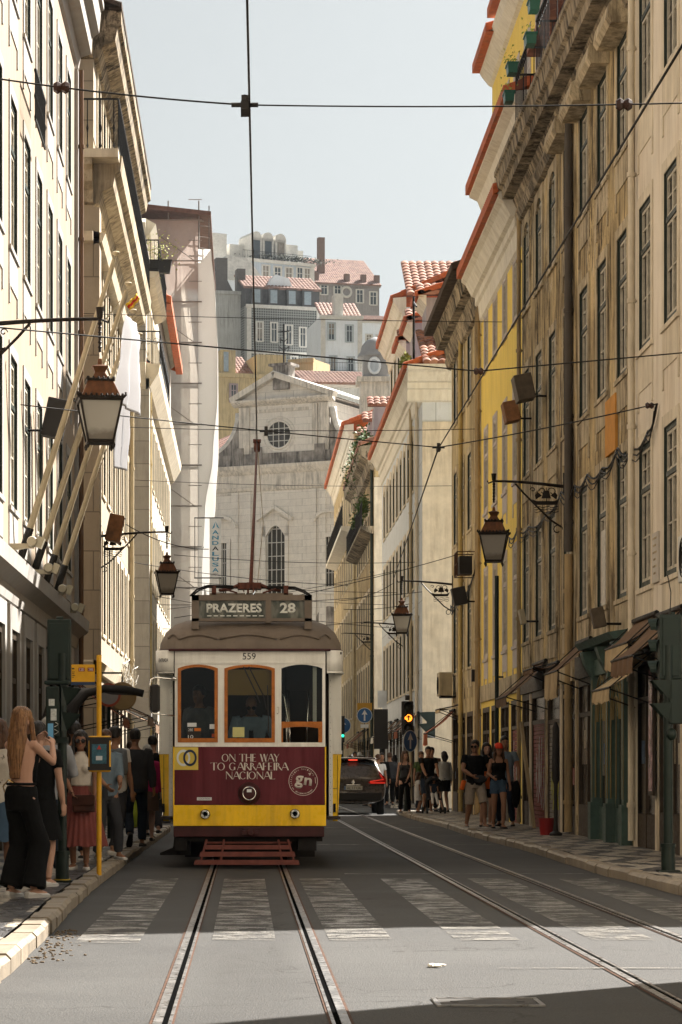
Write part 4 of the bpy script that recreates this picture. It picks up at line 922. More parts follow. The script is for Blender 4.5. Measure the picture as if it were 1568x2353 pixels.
m=MB(); apx=(X_(632),Z_(632,868))
m.prism([(ux0-.2,uz+.3),(ux1+.2,uz+.3),apx],lambda u,v_,d:(u,d,v_),.3,12); m.build('gable',CH,ch)
m=MB()
for a,b in (((ux0-.5,uz+.2),apx),(apx,(ux1+.6,uz+.2))):
    a=Vector((a[0],a[1])); b=Vector((b[0],b[1])); n_=Vector((-(b-a).y,(b-a).x)).normalized()*.45
    m.prism([tuple(a),tuple(b),tuple(b+n_),tuple(a+n_)],lambda u,v_,d:(u,d,v_),-.35,.45)
m.mould(ux0-.5,ux1+.6,[(-.25,uz-.15),(.15,uz),(.4,uz+.2),(.4,uz+.35),(-.25,uz+.4)])
m.build('pediment_moulding',CHT,ch)
m=MB(); tile_roof(m,.5,12,0,0,0,0,.3) if 0 else None
for sgn,(ex,ez) in ((1,(ux1+.7,uz+.35)),(-1,(ux0-.6,uz+.35))):
    m.add([(apx[0],-.3,apx[1]+.55),(ex,-.3,ez+.25),(ex,12,ez+.25),(apx[0],12,apx[1]+.55),(apx[0],-.3,apx[1]+.45),(ex,-.3,ez+.15),(ex,12,ez+.15),(apx[0],12,apx[1]+.45)],[(0,1,2,3),(4,5,6,7),(0,4,5,1),(3,7,6,2),(1,5,6,2)])
m.build('roof',mat('white_roof_slabs',(.66,.64,.60),.7,var=.2,vs=2,spots=.5),ch)
m=MB(); m.mould(-2,Lc,[(0,cor-2.1),(.12,cor-2.0),(.2,cor-1.75),(.12,cor-1.7),(.12,cor-.75),(.3,cor-.6),(.55,cor-.25),(.6,cor),(0,cor+.05)]); m.build('cornice',CHT,ch)
m=MB(); m.box(-2,Lc,.1,.9,cor+.06,cor+1.0)
for px in (548,590,735,775): c=X_(px); m.box(c-.45,c+.45,-.05,.1,cor+.06,cor+1.5)
m.build('parapet',CHD,ch)
m=MB(); zb=.2
for px0,px1,zt in ((548,572,uz-.2),(716,728,uz-.2),(734,752,uz-.2)):
    m.box(X_(px0),X_(px1),.08,.25,cor+1.0,zt)
m.box(X_(584),X_(706),.17,.25,Z_(640,945),Z_(640,938)); m.box(X_(584),X_(588),.17,.25,cor+1.2,Z_(640,945))
m.build('upper_pilaster',CHT,ch)
m=MB()
for px0,px1 in ((534,549),(566,578),(716,728),(735,750)): m.box(X_(px0),X_(px1),-.16,0,0,cor-2.1)
m.build('pilaster',CH,ch)
m=MB()   # recessed panel mouldings
for a,b,y0,y1 in ((586,704,1120,1420),(470,540,1140,1400),(738,790,1105,1200)):
    x0_,x1_=X_(a),X_(b); z1_=Z_((a+b)/2,y0); m.box(x0_,x1_,-.06,0,z1_,z1_+.12); 
    m.box(x0_-.12,x0_,-.06,0,z1_-9,z1_+.12)
m.build('panel_moulding',CHT,ch)
m=MB()   # scroll volutes either side of the upper wall
for s,xx in ((1,ux1),(-1,ux0)):
    pts=[(xx,cor+1.0)]+[(xx+s*(3.2-3.0*math.sin(t*PI/2/10)**1.0),cor+1.0+ (uz-cor-1.6)*(1-math.cos(t*PI/2/10))) for t in range(11)]
    MB().prism(pts,lambda u,v_,d:(u,d,v_),.35,1.0).build('volute',CHD,ch)
m=MB()
for s,xx in ((1,ux1),(-1,ux0)):
    pts=[Vector((xx+s*(3.25-3.0*math.sin(t*PI/2/10)),.6,cor+1.05+(uz-cor-1.6)*(1-math.cos(t*PI/2/10)))) for t in range(11)]
    MB().tube(pts,.3,8).build('volute_coping',mat('white_roof_slabs'),ch,smooth=True)
# rose window
rw=thing('round_window',None,None); del_keys(rw); rw.parent=ch; rw.location=(rc[0],.25,rc[1])
m=MB(); m.torus((0,-.03,0),1.12,.10,36,6); m.torus((0,-.02,0),1.42,.05,36,6); m.build('frame',CH,rw,smooth=True)
MB().prism([(1.05*math.cos(2*PI*i/32),1.05*math.sin(2*PI*i/32)) for i in range(32)],lambda u,v_,d:(u,d,v_),-.02,-.004).build('pane',mat('church_glass',(.05,.045,.035),.2,bmp=0),rw)
m=MB()
for d in (-.5,0,.5): hh=math.sqrt(1.05**2-d*d); m.box(d-.03,d+.03,-.06,-.02,-hh,hh); m.box(-hh,hh,-.055,-.02,d-.03,d+.03)
m.build('glazing_bar',WHITE,rw)
def ch_window(px0,px1,py0,py1,kind,par=ch):
    a,b,c,d=op(px0,px1,py0,py1); o=thing('tall_window',None,None); del_keys(o); o.parent=par; o.location=((a+b)/2,0,c); hw=(b-a)/2; h=d-c
    MB().box(-hw,hw,.2,.25,0,h).build('pane',mat('church_glass'),o); m=MB()
    m.box(-hw,-hw+.1,.12,.2,0,h); m.box(hw-.1,hw,.12,.2,0,h)
    for q in range(1,4): m.box(-hw+2*hw*q/4-.025,-hw+2*hw*q/4+.025,.14,.2,0,h)
    z_=0
    while z_<h: m.box(-hw+.1,hw-.1,.13,.2,z_,z_+.06); z_+=1.1
    m.build('glazing_bar',WHITE,o)
    m=MB(); cw=.3; m.box(-hw-cw,-hw,-.14,.02,-.4,h+ (0 if kind=='arch' else .0)); m.box(hw,hw+cw,-.14,.02,-.4,h); m.box(-hw-cw-.1,hw+cw+.1,-.3,.02,-.6,-.4)
    if kind=='arch':
        up=[(-hw-cw+(2*hw+2*cw)*i/12,h+.0+.45*math.sin(PI*i/12)+.35) for i in range(13)]; lo=[(hw-2*hw*i/12,h-hw+hw*math.sin(PI*i/12)) for i in range(13)]
        m.prism([(-hw-cw,h-hw)]+up+[(hw+cw,h-hw),(hw,h-hw)]+lo+[(-hw,h-hw)],lambda u,v_,d_:(u,d_,v_),-.14,.2)
        for s in (-1,1):
            p=Vector((0,h+1.35)); q=Vector((s*(hw+.75),h+.35)); n_=Vector((0,.28)); m.prism([tuple(p),tuple(q),tuple(q+n_),tuple(p+n_)],lambda u,v_,d_:(u,d_,v_),-.5,0)
    else:
        m.box(-hw-cw,hw+cw,-.14,.02,h,h+.3)
        arc=[(( hw+.75)*math.cos(PI*i/12),h+1.2+.75*math.sin(PI*i/12)) for i in range(13)]; arc2=[((hw+.95)*math.cos(PI*i/12),h+1.2+1.0*math.sin(PI*i/12)) for i in range(12,-1,-1)]
        m.prism(arc+arc2,lambda u,v_,d_:(u,d_,v_),-.45,0)
    m.build('surround',CH,o); return o
ch_window(612,656,1208,1560,'arch'); ch_window(505,523,1248,1480,'seg'); ch_window(746,777,1233,1348,'seg'); ch_window(612,656,1640,1800,'seg')
m=MB(); c=(X_(757),Z_(757,1430)); pts=[(c[0]+1.2*math.cos(PI*2*i/20),c[1]+1.3*math.sin(PI*2*i/20)) for i in range(20)]
m.prism(pts,lambda u,v_,d:(u,d,v_),-.05,.02); m.build('dark_niche',CHD,ch)
m=MB(); b0=(X_(645),.4,Z_(645,866)); m.box(b0[0]-.7,b0[0]+.7,.0,1.2,b0[2]-1.0,b0[2]+.9); m.box(b0[0]-1,b0[0]+1,-.2,1.4,b0[2]+.9,b0[2]+1.1); m.build('finial_base',CHD,ch)
m=MB(); zt=b0[2]+1.1; m.tube([(b0[0],.6,zt),(b0[0],.6,Z_(645,742))],.07,6); hh=Z_(645,742)-zt
for q,r_ in ((.35,.5),(.55,.35)): 
    for a in range(6): m.tube([(b0[0],.6,zt+hh*q),(b0[0]+r_*math.cos(a*PI/3),.6+r_*math.sin(a*PI/3),zt+hh*q+.3),(b0[0]+r_*.8*math.cos(a*PI/3),.6+r_*.8*math.sin(a*PI/3),zt+hh*q-.1)],.035,5)
m.box(b0[0]-.5,b0[0]+.5,.56,.64,zt+hh*.8,zt+hh*.8+.09); m.build('iron_cross',IRON,ch)
MB().box(ux1+.5,Lc+3,9,18,0,Z_(790,1000)).build('side_wall',CH,ch); m=MB(); tile_roof(m,ux1-1,Lc+2.6,5.5,13,Z_(790,985),Z_(780,880),.35,edge=.1); tile_roof(m,-4,ux0+.5,5.5,13,Z_(520,1010),Z_(520,945),.35,edge=.1); m.build('nave_roof',tilemat('nave_tiles',(.15,.06,.038),(.25,.115,.075),.8),ch,smooth=True,sharp=35)
# ================================================================ HILL TERRAIN + HOUSES
m=MB()
m.add([(-60,225,-1),(80,225,-1),(80,260,14),(-60,260,14),(80,300,32),(-60,300,32),(80,420,62),(-60,420,62),(90,600,66),(-90,600,66)],[(0,1,2,3),(3,2,4,5),(5,4,6,7),(7,6,8,9)])
tag(m.build('hill',mat('dry_hillside',(.20,.17,.11),.95,vs=.1,var=.3)),kind='structure')
def hill_house(name,label,pxL,pyTL,D,th,pxR,pyB,wm,wins,depth=12,gable=0,trim=WHITE,glass=PANE3,cat='building',quoin=True,roof=None,frame=WHITE,rise=2.2,grp='houses up on the hill',rz1=None):
    f=Fac(pxL,D,R(th)); Lw=f.x(pxR); zt=f.z(pxL,pyTL); zb=max(0,f.z(pxL,pyB))
    r=thing(name,label,cat,(f.O.x,f.O.y,zb),R(th),grp); H=zt-zb
    MB().box(0,Lw,0,depth,0,H).build('wall',wm,r)
    m=MB(); m.box(-.15,Lw+.15,-.25,.0,H-.35,H+.05)
    if quoin: m.box(-.02,.5,-.08,0,0,H-.35); m.box(Lw-.5,Lw+.02,-.08,0,0,H-.35)
    m.build('cornice',trim,r)
    fr={}
    for (px,py,wpx,hpx) in wins:
        x_=f.x(px); d=f.O.y+x_*f.s; w_=wpx*d/F/max(.5,f.c); h=hpx*d/F; z_=f.z(px,py)-zb-h/2
        if not(-.5<x_<Lw+.5): continue
        k=(round(w_,1),round(h,1),name,frame.name,glass.name)
        if k not in fr:
            W2,H2=w_/2,h; q=MB(); c=.16
            for a,b,e,g_ in ((-W2-c,-W2,-.1,H2+c),(W2,W2+c,-.1,H2+c),(-W2,W2,H2,H2+c),(-W2,W2,-.14,0)): q.box(a,b,-.12,0,e,g_)
            q.box(-.04,.04,-.07,-.02,0,H2); q.box(-W2,W2,-.065,-.02,H2*.66,H2*.66+.07); q.box(-W2,-W2+.07,-.07,-.02,0,H2); q.box(W2-.07,W2,-.07,-.02,0,H2)
            fr[k]=(q.mesh('window',mats=[frame]),MB().box(-W2,W2,-.035,-.015,0,H2).mesh('pane',mats=[glass]))
        o=link('window',fr[k][0],r,(x_,0,z_)); link('pane',fr[k][1],o)
    if roof=='gable' or roof=='slope':
        m=MB(); tile_roof(m,-.2,Lw+.2,-.5,depth*.5,H,H+rise,.34,.6,.07,.12); m.quad((-.2,depth*.5,H+rise),(Lw+.2,depth*.5,H+rise),(Lw+.2,depth,H),(-.2,depth,H)); m.quad((0,0,H),(0,depth*.5,H+rise),(0,depth,H),(0,depth,H-.2)); m.build('roof',tilemat('hill_tiles',(.19,.10,.075),(.31,.18,.135),.5),r,smooth=True,sharp=35)
    return r,f,Lw,H,zb
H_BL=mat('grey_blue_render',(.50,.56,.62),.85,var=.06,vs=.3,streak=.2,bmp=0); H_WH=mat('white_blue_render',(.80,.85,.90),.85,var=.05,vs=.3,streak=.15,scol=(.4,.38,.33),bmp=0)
H_GY=mat('grey_render',(.30,.28,.27),.9,var=.15,vs=.3,streak=.4,bmp=0); H_PL=mat('bare_grey_render',(.52,.53,.51),.9,var=.12,vs=.25,streak=.5,scol=(.2,.19,.17),bmp=0)
H_YE=mat('pale_yellow_render',(.54,.43,.24),.9,var=.1,vs=.3,streak=.4,bmp=0); SLATE=mat('slate_grey',(.09,.09,.09),.7,var=.2)
# tiled facade: dark grey azulejo pattern
def azul():
    m,nt,b=_nt('patterned_wall_tiles'); v=coords(nt); sp=N(nt,'ShaderNodeSeparateXYZ'); L(nt,v,sp.inputs[0]); s=.30
    a=mth(nt,'PINGPONG',mth(nt,'ADD',sp.outputs['X'],mth(nt,'MULTIPLY',sp.outputs['Y'],.3)),s/2); c=mth(nt,'PINGPONG',sp.outputs['Z'],s/2)
    o=mixc(nt,mth(nt,'GREATER_THAN',mth(nt,'MAXIMUM',ramp(nt,a,0,s/2),ramp(nt,c,0,s/2)),.72),(.07,.075,.07),(.30,.31,.29)); L(nt,o,b.inputs['Base Color']); b.inputs['Roughness'].default_value=.4; return m
AZ=azul()
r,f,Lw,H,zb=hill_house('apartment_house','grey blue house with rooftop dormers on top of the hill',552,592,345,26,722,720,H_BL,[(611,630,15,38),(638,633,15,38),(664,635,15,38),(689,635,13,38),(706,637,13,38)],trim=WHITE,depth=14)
m=MB()
for px in (599,626,655): a=f.x(px); m.box(a-.8,a+.8,1.2,5,H,H+3.2); m.tube([(a,1.2,H+3.2),(a,5,H+3.2)],.8,10)
m.box(f.x(672),f.x(700),2,6,H,H+2.8); m.box(-.0,Lw,3.2,10,H,H+2.4); m.build('dormer',WHITE,r)
m=MB()
for px in (599,626,655): a=f.x(px); MB().box(a-.5,a+.5,1.12,1.195,H+.3,H+2.8).build('dormer_pane',PANE3,r)
m.build('x_',PANE3,r) if 0 else None; railing(r,.5,Lw-.3,.2,H+.05,1.1,.35); 
foliage(700,(2.6,.2,.22),8,.3,(Lw*.72,.4,H+.5)).build('terrace_plants',mat('dark_terrace_plant',(.025,.03,.015),.8),r,fix=False)
MB().box(-16,-.001,.3,13,0,H-.5).build('side_wing',H_BL,r); MB().box(-16.2,0,.1,13,H-.5,H+.15).build('side_parapet',WHITE,r)
m=MB(); m.box(-5,-1,2,6,H,H+3.4); m.box(-11,-7,2,6,H,H+2.2); m.box(-8,-7,1,2,H+.1,H+5); m.build('roof_house',WHITE,r)
r,f,Lw,H,zb=hill_house('apartment_house','dark grey house with red roof at the right end of the hilltop',722,650,395,14,872,760,H_GY,[(745,665,15,22),(776,668,15,22),(827,681,15,28),(858,686,15,28)],roof='slope',quoin=False,trim=H_GY,rise=5.5,depth=18)
m=MB(); 
for px in (729,800,838,869): a=f.x(px); MB().box(a-.38,a+.38,.3,1.1,H,H+1.7).build('chimney',mat('brown_chimney',(.20,.13,.10),.9),r)
a=f.x(752); m.box(a-.5,a+.5,3,4.0,H+1,H+7.6); m.build('chimney',mat('brown_chimney',(.20,.13,.10),.9),r); m=MB().torus((f.x(796),-.1,f.z(796,671)-zb),.75,.18,18,6); m.build('round_window',WHITE,r)
r,f,Lw,H,zb=hill_house('apartment_house','house with dark patterned tile front and four dark dormers on the hillside',568,700,310,15,737,860,AZ,[(597,762,13,42),(630,764,13,42),(664,770,13,42),(696,775,13,42),(600,826,13,30),(640,830,13,30),(676,836,13,30),(700,842,13,30)],depth=10)
m=MB(); m.box(0,Lw,.6,9,H,H+2.2); 
for px in (590,629,671,707): a=f.x(px); m.box(a-.62,a+.62,-.1,3,H+.05,H+2.0)
m.build('mansard',SLATE,r); m=MB(); tile_roof(m,-.3,Lw+.3,.4,5,H+2.2,H+4.4,.45,.9,.1,.15); m.build('roof',tilemat('hill_tiles'),r,smooth=True,sharp=35)
m=MB(); 
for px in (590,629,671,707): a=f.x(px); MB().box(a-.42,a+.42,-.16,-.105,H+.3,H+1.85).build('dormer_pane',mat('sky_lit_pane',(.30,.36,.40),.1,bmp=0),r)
m=MB(); a=f.x(648); m.prism([(a-1.8,H+2.3),(a+1.8,H+2.3),(a+1.2,H+3.6),(a-.4,H+4.0)],lambda u,v_,d:(u,d,v_),1.2,5); m.build('white_gable',H_WH,r); MB().box(0,Lw,-.12,0,f.z(650,815)-zb,f.z(650,808)-zb).build('string_course',WHITE,r)
r,f,Lw,H,zb=hill_house('apartment_house','plain windowless grey gable wall left of the dark tiled house',478,668,312,12,567,860,H_PL,[],depth=12,quoin=False,trim=H_PL)
m=MB(); m.prism([(0,H),(Lw,H-4),(Lw,H-3),(Lw*.5,H+1.5),(0,H+3)],lambda u,v_,d:(u,d,v_),.2,2); m.build('gable_parapet',mat('dark_chimney',(.13,.12,.11),.9),r); MB().box(1,2.4,-.02,1.5,H,H+4).build('chimney',mat('dark_chimney'),r); MB().box(3.6,4.6,-.02,1.5,H,H+2.8).build('chimney',mat('dark_chimney'),r)
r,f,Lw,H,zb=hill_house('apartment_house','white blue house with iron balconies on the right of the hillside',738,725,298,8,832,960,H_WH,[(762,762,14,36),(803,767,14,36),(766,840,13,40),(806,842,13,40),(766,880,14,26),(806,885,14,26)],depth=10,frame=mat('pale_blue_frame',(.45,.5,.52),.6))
m=MB(); m.box(f.x(742),f.x(832),-1.0,0,f.z(790,856)-zb-.2,f.z(790,856)-zb); m.build('balcony_slab',WHITE,r); railing(r,f.x(742),f.x(832),-.95,f.z(790,856)-zb,1.0,.3); MB().box(f.x(770),f.x(790),.2,2,H,H+2.6).build('chimney',WHITE,r)
m=MB(); tile_roof(m,.2,5,1,6,H,H+2.5,.45,.9,.1,.1); m.build('roof',tilemat('hill_tiles'),r,smooth=True,sharp=35)
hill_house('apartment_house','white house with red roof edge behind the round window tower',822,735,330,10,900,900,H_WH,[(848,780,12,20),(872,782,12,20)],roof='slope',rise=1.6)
r,f,Lw,H,zb=hill_house('apartment_house','small white house with pale roof under the hilltop house',488,634,330,20,606,700,H_WH,[],roof=None,quoin=False)
m=MB(); m.prism([(0,H),(Lw,H),(Lw*.7,H+2.6),(Lw*.3,H+2.8)],lambda u,v_,d:(u,d,v_),0,6); m.build('roof',mat('white_roof_slabs'),r)
r,f,Lw,H,zb=hill_house('house','yellowish house with brown tiled roof behind the church gable',500,858,252,14,665,1010,H_YE,[(537,904,13,38)],quoin=False,trim=H_YE,depth=8,frame=mat('lilac_frame',(.35,.28,.28),.7))
m=MB(); tile_roof(m,.1,Lw*.55,.8,6,H+.0,H+2.6,.35,.6,.08,.1); m.build('roof',tilemat('brown_tiles',(.20,.10,.07),(.30,.16,.12),.6),r,smooth=True,sharp=35); m=MB(); m.box(Lw*.55,Lw*.95,-.01,5,H,H+2.0); a=f.x(521); m.box(a-.6,a+.9,-.02,2,H,H+2.3); m.build('roof_house',H_YE,r); MB().box(f.x(514),f.x(525),-.1,-.03,H+.2,H+2.1).build('dormer_pane',mat('sky_lit_pane'),r)
r,f,Lw,H,zb=hill_house('house','plain yellow chimney block right of the church finial',668,828,246,-25,720,900,H_YE,[],quoin=False,trim=H_YE,depth=4)
r,f,Lw,H,zb=hill_house('house','blackened small house with grey roof behind the church volute',700,880,236,8,905,1000,H_PL,[(865,910,14,16)],quoin=False,roof='slope',rise=2.0)
# baroque tower with round window
tw=thing('bell_tower','small grey domed tower with a round window behind the right roofs','tower',at(864,890,205),0); tw.scale=(.72,.72,1); s=205/F; b=tw.location.z; tw.location.z=0
m=MB(); m.box(-1.7,1.7,-1.2,2.4,0,b+.3); m.box(-2.1,2.1,-1.6,2.8,b+.3,b+.7); m.build('shaft',CHT,tw)
m=MB(); m.box(-1.4,1.4,-1,2,b+.7,b+2.4); m.lathe((0,.5,b+2.4),[(2.0,0),(1.95,.15),(1.7,.4),(1.5,.9),(1.05,1.3),(.3,1.55),(.1,1.6)],16); m.build('dome',mat('grey_dome_lead',(.33,.33,.33),.7,var=.15,vs=1),tw,smooth=True,sharp=40)
m=MB(); m.torus((-.2,-1.05,b+1.6),.6,.13,20,6); m.build('round_window',H_WH,tw,smooth=True); MB().lathe((-.2,-1.02,b+1.6),[(.55,-.02),(.55,.0)],20,'y').build('pane',H_BL,tw)
# ================================================================ STREET FURNITURE
LBLK=mat('lamp_black_iron',(.022,.017,.013),.5,.5,var=.4,vs=12,bmp=.3); COPPER=mat('aged_copper_hood',(.15,.06,.025),.5,.35,var=.4,vs=7,streak=.6,scol=(.04,.025,.015),bmp=.2,obj=True)
def frosted():
    m,nt,b=_nt('frosted_lamp_glass'); v=coords(nt,obj=True); sp=N(nt,'ShaderNodeSeparateXYZ'); L(nt,v,sp.inputs[0])
    grime=ramp(nt,mth(nt,'ADD',sp.outputs['Z'],mth(nt,'MULTIPLY',nz(nt,v,16,4),.10)),-.30,-.38)
    o=mixc(nt,mth(nt,'MULTIPLY',grime,.7),(.50,.47,.41),(.16,.13,.10)); L(nt,o,b.inputs['Base Color']); b.inputs['Roughness'].default_value=.3
    tl=N(nt,'ShaderNodeBsdfTranslucent'); L(nt,o,tl.inputs[0]); mx=N(nt,'ShaderNodeMixShader'); mx.inputs[0].default_value=.45
    L(nt,b.outputs[0],mx.inputs[1]); L(nt,tl.outputs[0],mx.inputs[2]); L(nt,mx.outputs[0],nt.nodes['Material Output'].inputs['Surface']); return m
FROST=frosted()
def sq(hw,z): return [(-hw,-hw,z),(hw,-hw,z),(hw,hw,z),(-hw,hw,z)]
def wall_lantern(loc,rz,arm,label,lantern=True,rzl=0):
    """loc: where the bracket meets the wall; the arm runs along local +x"""
    t=thing('street_lamp',label,'street lamp',loc,rz,'wall lanterns on iron brackets')
    m=MB(); pts=[(arm*i/12,0,.0+.10*math.sin(PI*.5*i/12)) for i in range(13)]; m.tube(pts,[.032-.012*i/12 for i in range(13)],8)
    m.box(-.02,.02,-.05,.05,-.85,.25); m.tube([(.05,0,-.75),(.25,0,-.62),(.45,0,-.42),(.75,0,-.12),(.9,0,.05)],.018,6)
    for c,z_,r_ in ((.22,-.10,.09),(.40,-.09,.07),(.58,-.06,.05)): 
        m.tube([(c+r_*(1-.06*i)*math.cos(i*.5),0,z_+r_*(1-.06*i)*math.sin(i*.5)) for i in range(13)],.009,5)
    m.tube([(.12-.10*math.cos(i*.5)*(1-.05*i),0,-.8+.1*math.sin(i*.5)*(1-.05*i)) for i in range(12)],.011,5)
    m.tube([(arm,0,.10),(arm+.10,0,.06),(arm+.12,0,.11)],.014,6)
    m.build('bracket',LBLK,t,smooth=True,sharp=50)
    # city crest: a little ship with two birds
    m=MB(); hull=[(.14,-.34),(.52,-.34),(.60,-.24),(.50,-.27),(.18,-.27),(.08,-.22)]
    m.prism(hull,lambda u,v_,d:(u,d,v_),-.012,.012); m.tube([(.33,0,-.27),(.33,0,-.02)],.009,5); m.prism([(.24,-.22),(.42,-.22),(.38,-.08),(.28,-.08)],lambda u,v_,d:(u,d,v_),-.006,.006)
    for s,c in ((1,.12),(-1,.54)): m.prism([(c,-.16),(c+s*.05,-.10),(c+s*.13,-.17),(c+s*.08,-.20),(c+s*.02,-.24)],lambda u,v_,d:(u,d,v_),-.008,.008)
    for i in range(3): m.tube([(.1+.045*j,0,-.38-.045*i+.012*math.sin(j*1.7+i)) for j in range(11)],.007,4)
    m.build('crest',LBLK,t)
    if lantern:
        z0=.12
        m=MB(); m.tube([(arm,0,z0+.12),(arm,0,z0-.42)],.017,8); m.lathe((arm,0,z0-.08),[(.01,-.02),(.03,0),(.012,.05),(.035,.08),(.045,.16),(.05,.2),(.03,.17),(.0,.17)],8)
        for i in range(5): m.lathe((arm,0,z0-.12-.06*i),[(.014,-.02),(.026,0),(.014,.02)],6)
        m.build('hanger',LBLK,t,smooth=True,sharp=50)
        b=z0-.42-.62; A=R(rzl)
        f=thing('lantern',None,None); del_keys(f); f.parent=t; f.location=(arm,0,z0-1.0); f.rotation_euler=(0,0,A-rz)
        m=MB(); m.loft([sq(.245,.0),sq(.15,.22)]); m.loft([sq(.14,.22),sq(.10,.26),sq(.06,.33),sq(.085,.38),sq(.10,.40),sq(.03,.43),sq(.02,.50)]); m.build('hood',COPPER,f,bevel=.006)
        m=MB(); m.loft([sq(.262,-.03),sq(.270,.0),sq(.262,.025)]); m.loft([sq(.165,.215),sq(.170,.235),sq(.150,.25)])
        for s in (-1,1):
            for i in range(9):
                p=-.25+.0625*i
                for (cx,cy) in ((p,s*.262),(s*.262,p)): m.ell((cx,cy,.03),(.018,.018,.024),5,4)
            for i in range(6):
                p=-.15+.06*i
                for (cx,cy) in ((p,s*.16),(s*.16,p)): m.ell((cx,cy,.25),(.016,.016,.022),5,4)
        for sx in (-1,1):
            for sy in (-1,1):
                m.tube([(sx*.25,sy*.25,-.02),(sx*.152,sy*.152,-.50)],.015,5); m.lathe((sx*.155,sy*.155,-.58),[(.0,-.02),(.016,0),(.022,.03),(.010,.06)],6)
                m.tube([(sx*.262,sy*.262,.0),(sx*.29,sy*.29,.03),(sx*.285,sy*.285,.06)],.014,5)
        m.loft([sq(.160,-.525),sq(.165,-.50),sq(.155,-.485)]); m.build('frame',LBLK,f)
        MB().loft([sq(.145,-.49),sq(.238,-.02)],cap=False).build('glass',FROST,f,fix=True)
    return t
def wall_left(px,py,D,D_lantern_arm,label,**k): pass
s=190.
wall_lantern((XL,31.5,EH+(HZ-752)*31.5/F),0,1.74,'large nearest lantern hanging from the left wall bracket, beside the flagpoles',rzl=8)
wall_lantern((XL,62.3,EH+(HZ-1232)*62.3/F),0,1.62,'smaller lantern on the left, hanging above the tram roof corner',rzl=6)
wall_lantern((XR,48.4,EH+(HZ-1118)*48.4/F),PI,1.30,'lantern on the right in front of the yellow and stained walls',rzl=-8)
wall_lantern((XR,74.4,EH+(HZ-1343)*74.4/F),PI,1.45,'lantern on the right in front of the white corner house',rzl=-5)
wall_lantern((5.85,97,EH+(HZ-1437)*97/F),PI,1.45,'small far bracket on the white block without visible lantern',lantern=False)
wall_lantern((5.85,118.3,EH+(HZ-1460)*118.3/F),PI,1.4,'farthest small bracket on the weathered house with weeds',lantern=False)
# ---- flagpoles and flags
CREAMP=mat('cream_painted_pole',(.46,.38,.25),.5,var=.12,vs=5,bmp=.05); SLEEVE=mat('black_pole_sleeve',(.02,.018,.015),.5)
fp=[((33.6,1300),(267,582.6),39.5,9.05),((67,1324),(295.5,653),42.2,9.1),((94,1351),(307,715),44.6,9.07),((119,1371),(321,769),47.1,9.09)]
names=['flagpole nearest the viewer on the peach house, its tip highest in the row','second flagpole from the viewer on the peach house','third flagpole from the viewer, white flag hanging from it','farthest flagpole of the four on the peach house']
TP=[]
for (b,tp,D,zt),lab in zip(fp,names):
    P=Vector((XL+.06,D,EH+(HZ-b[1])*D/F)); Q=at(tp[0],tp[1],D); TP.append((P,Q)); t=thing('flagpole',lab,'flagpole',P,0,'cream flagpoles slanting from the left wall'); v=Q-P
    m=MB(); m.tube([v*.1,v*.98],[.055,.032],10); m.lathe(v,[(.03,-.03),(.055,-.01),(.062,.015),(.045,.03),(.0,.04)],12); m.build('pole',CREAMP,t,smooth=True,sharp=40)
    m=MB(); m.tube([(0,0,0),v*.12],.062,10); m.tube([(-.06,0,.0),(.05,0,.0)],.10,8); m.build('sleeve',SLEEVE,t)
    m=MB(); n_=14; m.tube([v*.97+Vector((.03,0,0))+( v*.35-v*.97)*(i/n_)+Vector((.05*math.sin(PI*i/n_),0,0)) for i in range(n_+1)],.006,4); m.build('rope',mat('rope',(.3,.25,.18),.9),t)
def cloth(name,label,pts,mats,cat='flag',grp=None,split=None,depthdir=(0,1,0),amp=.05,th=.004,seed=1,parent=None):
    """hanging cloth: pts = grid corners top-left, top-right, bottom-right, bottom-left"""
    A,B,C_,D_=[Vector(p) for p in pts]; m=MB(); nu,nv=24,30; v=[]
    for j in range(nv+1):
        for i in range(nu+1):
            u,w_=i/nu,j/nv; p=(A*(1-u)+B*u)*(1-w_)+(D_*(1-u)+C_*u)*w_
            o=amp*math.sin(u*13+seed+w_*2.0)*(w_*.7+.3)+amp*.8*noise.noise((u*3,w_*3,seed)); v.append(p+Vector(depthdir)*o-A)
    a=nu+1; m.v=[tuple(p) for p in v]
    for j in range(nv):
        for i in range(nu):
            m.f.append((j*a+i,j*a+i+1,(j+1)*a+i+1,(j+1)*a+i)); m.mi.append(split(i/nu,j/nv) if split else 0)
    o=m.build(name,mats,None,A,smooth=True,fix=False); s_=o.modifiers.new('s','SOLIDIFY'); s_.thickness=th
    return tag(o,label,cat,grp)
FLW=mat('white_flag_cloth',(.62,.62,.64),.85,var=.05,bmp=.1)
_n=FLW.node_tree; _tl=N(_n,'ShaderNodeBsdfTranslucent'); _tl.inputs[0].default_value=(.8,.8,.82,1); _mx=N(_n,'ShaderNodeMixShader'); _mx.inputs[0].default_value=.5
L(_n,_n.nodes['Principled BSDF'].outputs[0],_mx.inputs[1]); L(_n,_tl.outputs[0],_mx.inputs[2]); L(_n,_mx.outputs[0],_n.nodes['Material Output'].inputs['Surface'])
cloth('flag','long white flag with a pointed corner hanging behind the big lantern',(at(288,722,43.6),at(312,742,44.4),at(328,960,44.6),at(262,922,43.6)),[FLW],seed=2,amp=.11,depthdir=(.5,1,0))
cloth('flag','narrow white flag hanging right of the long pointed one',(at(305,748,45.8),at(322,770,46.4),at(318,880,46.4),at(292,868,45.8)),[FLW],seed=5,amp=.08,depthdir=(.5,1,0))
cloth('flag','lower white flag hanging below the others, just right of the big lantern',(at(268,905,46.8),at(297,915,47.2),at(294,1082,47.2),at(266,1076,46.8)),[FLW],seed=8,amp=.08,depthdir=(.5,1,0))
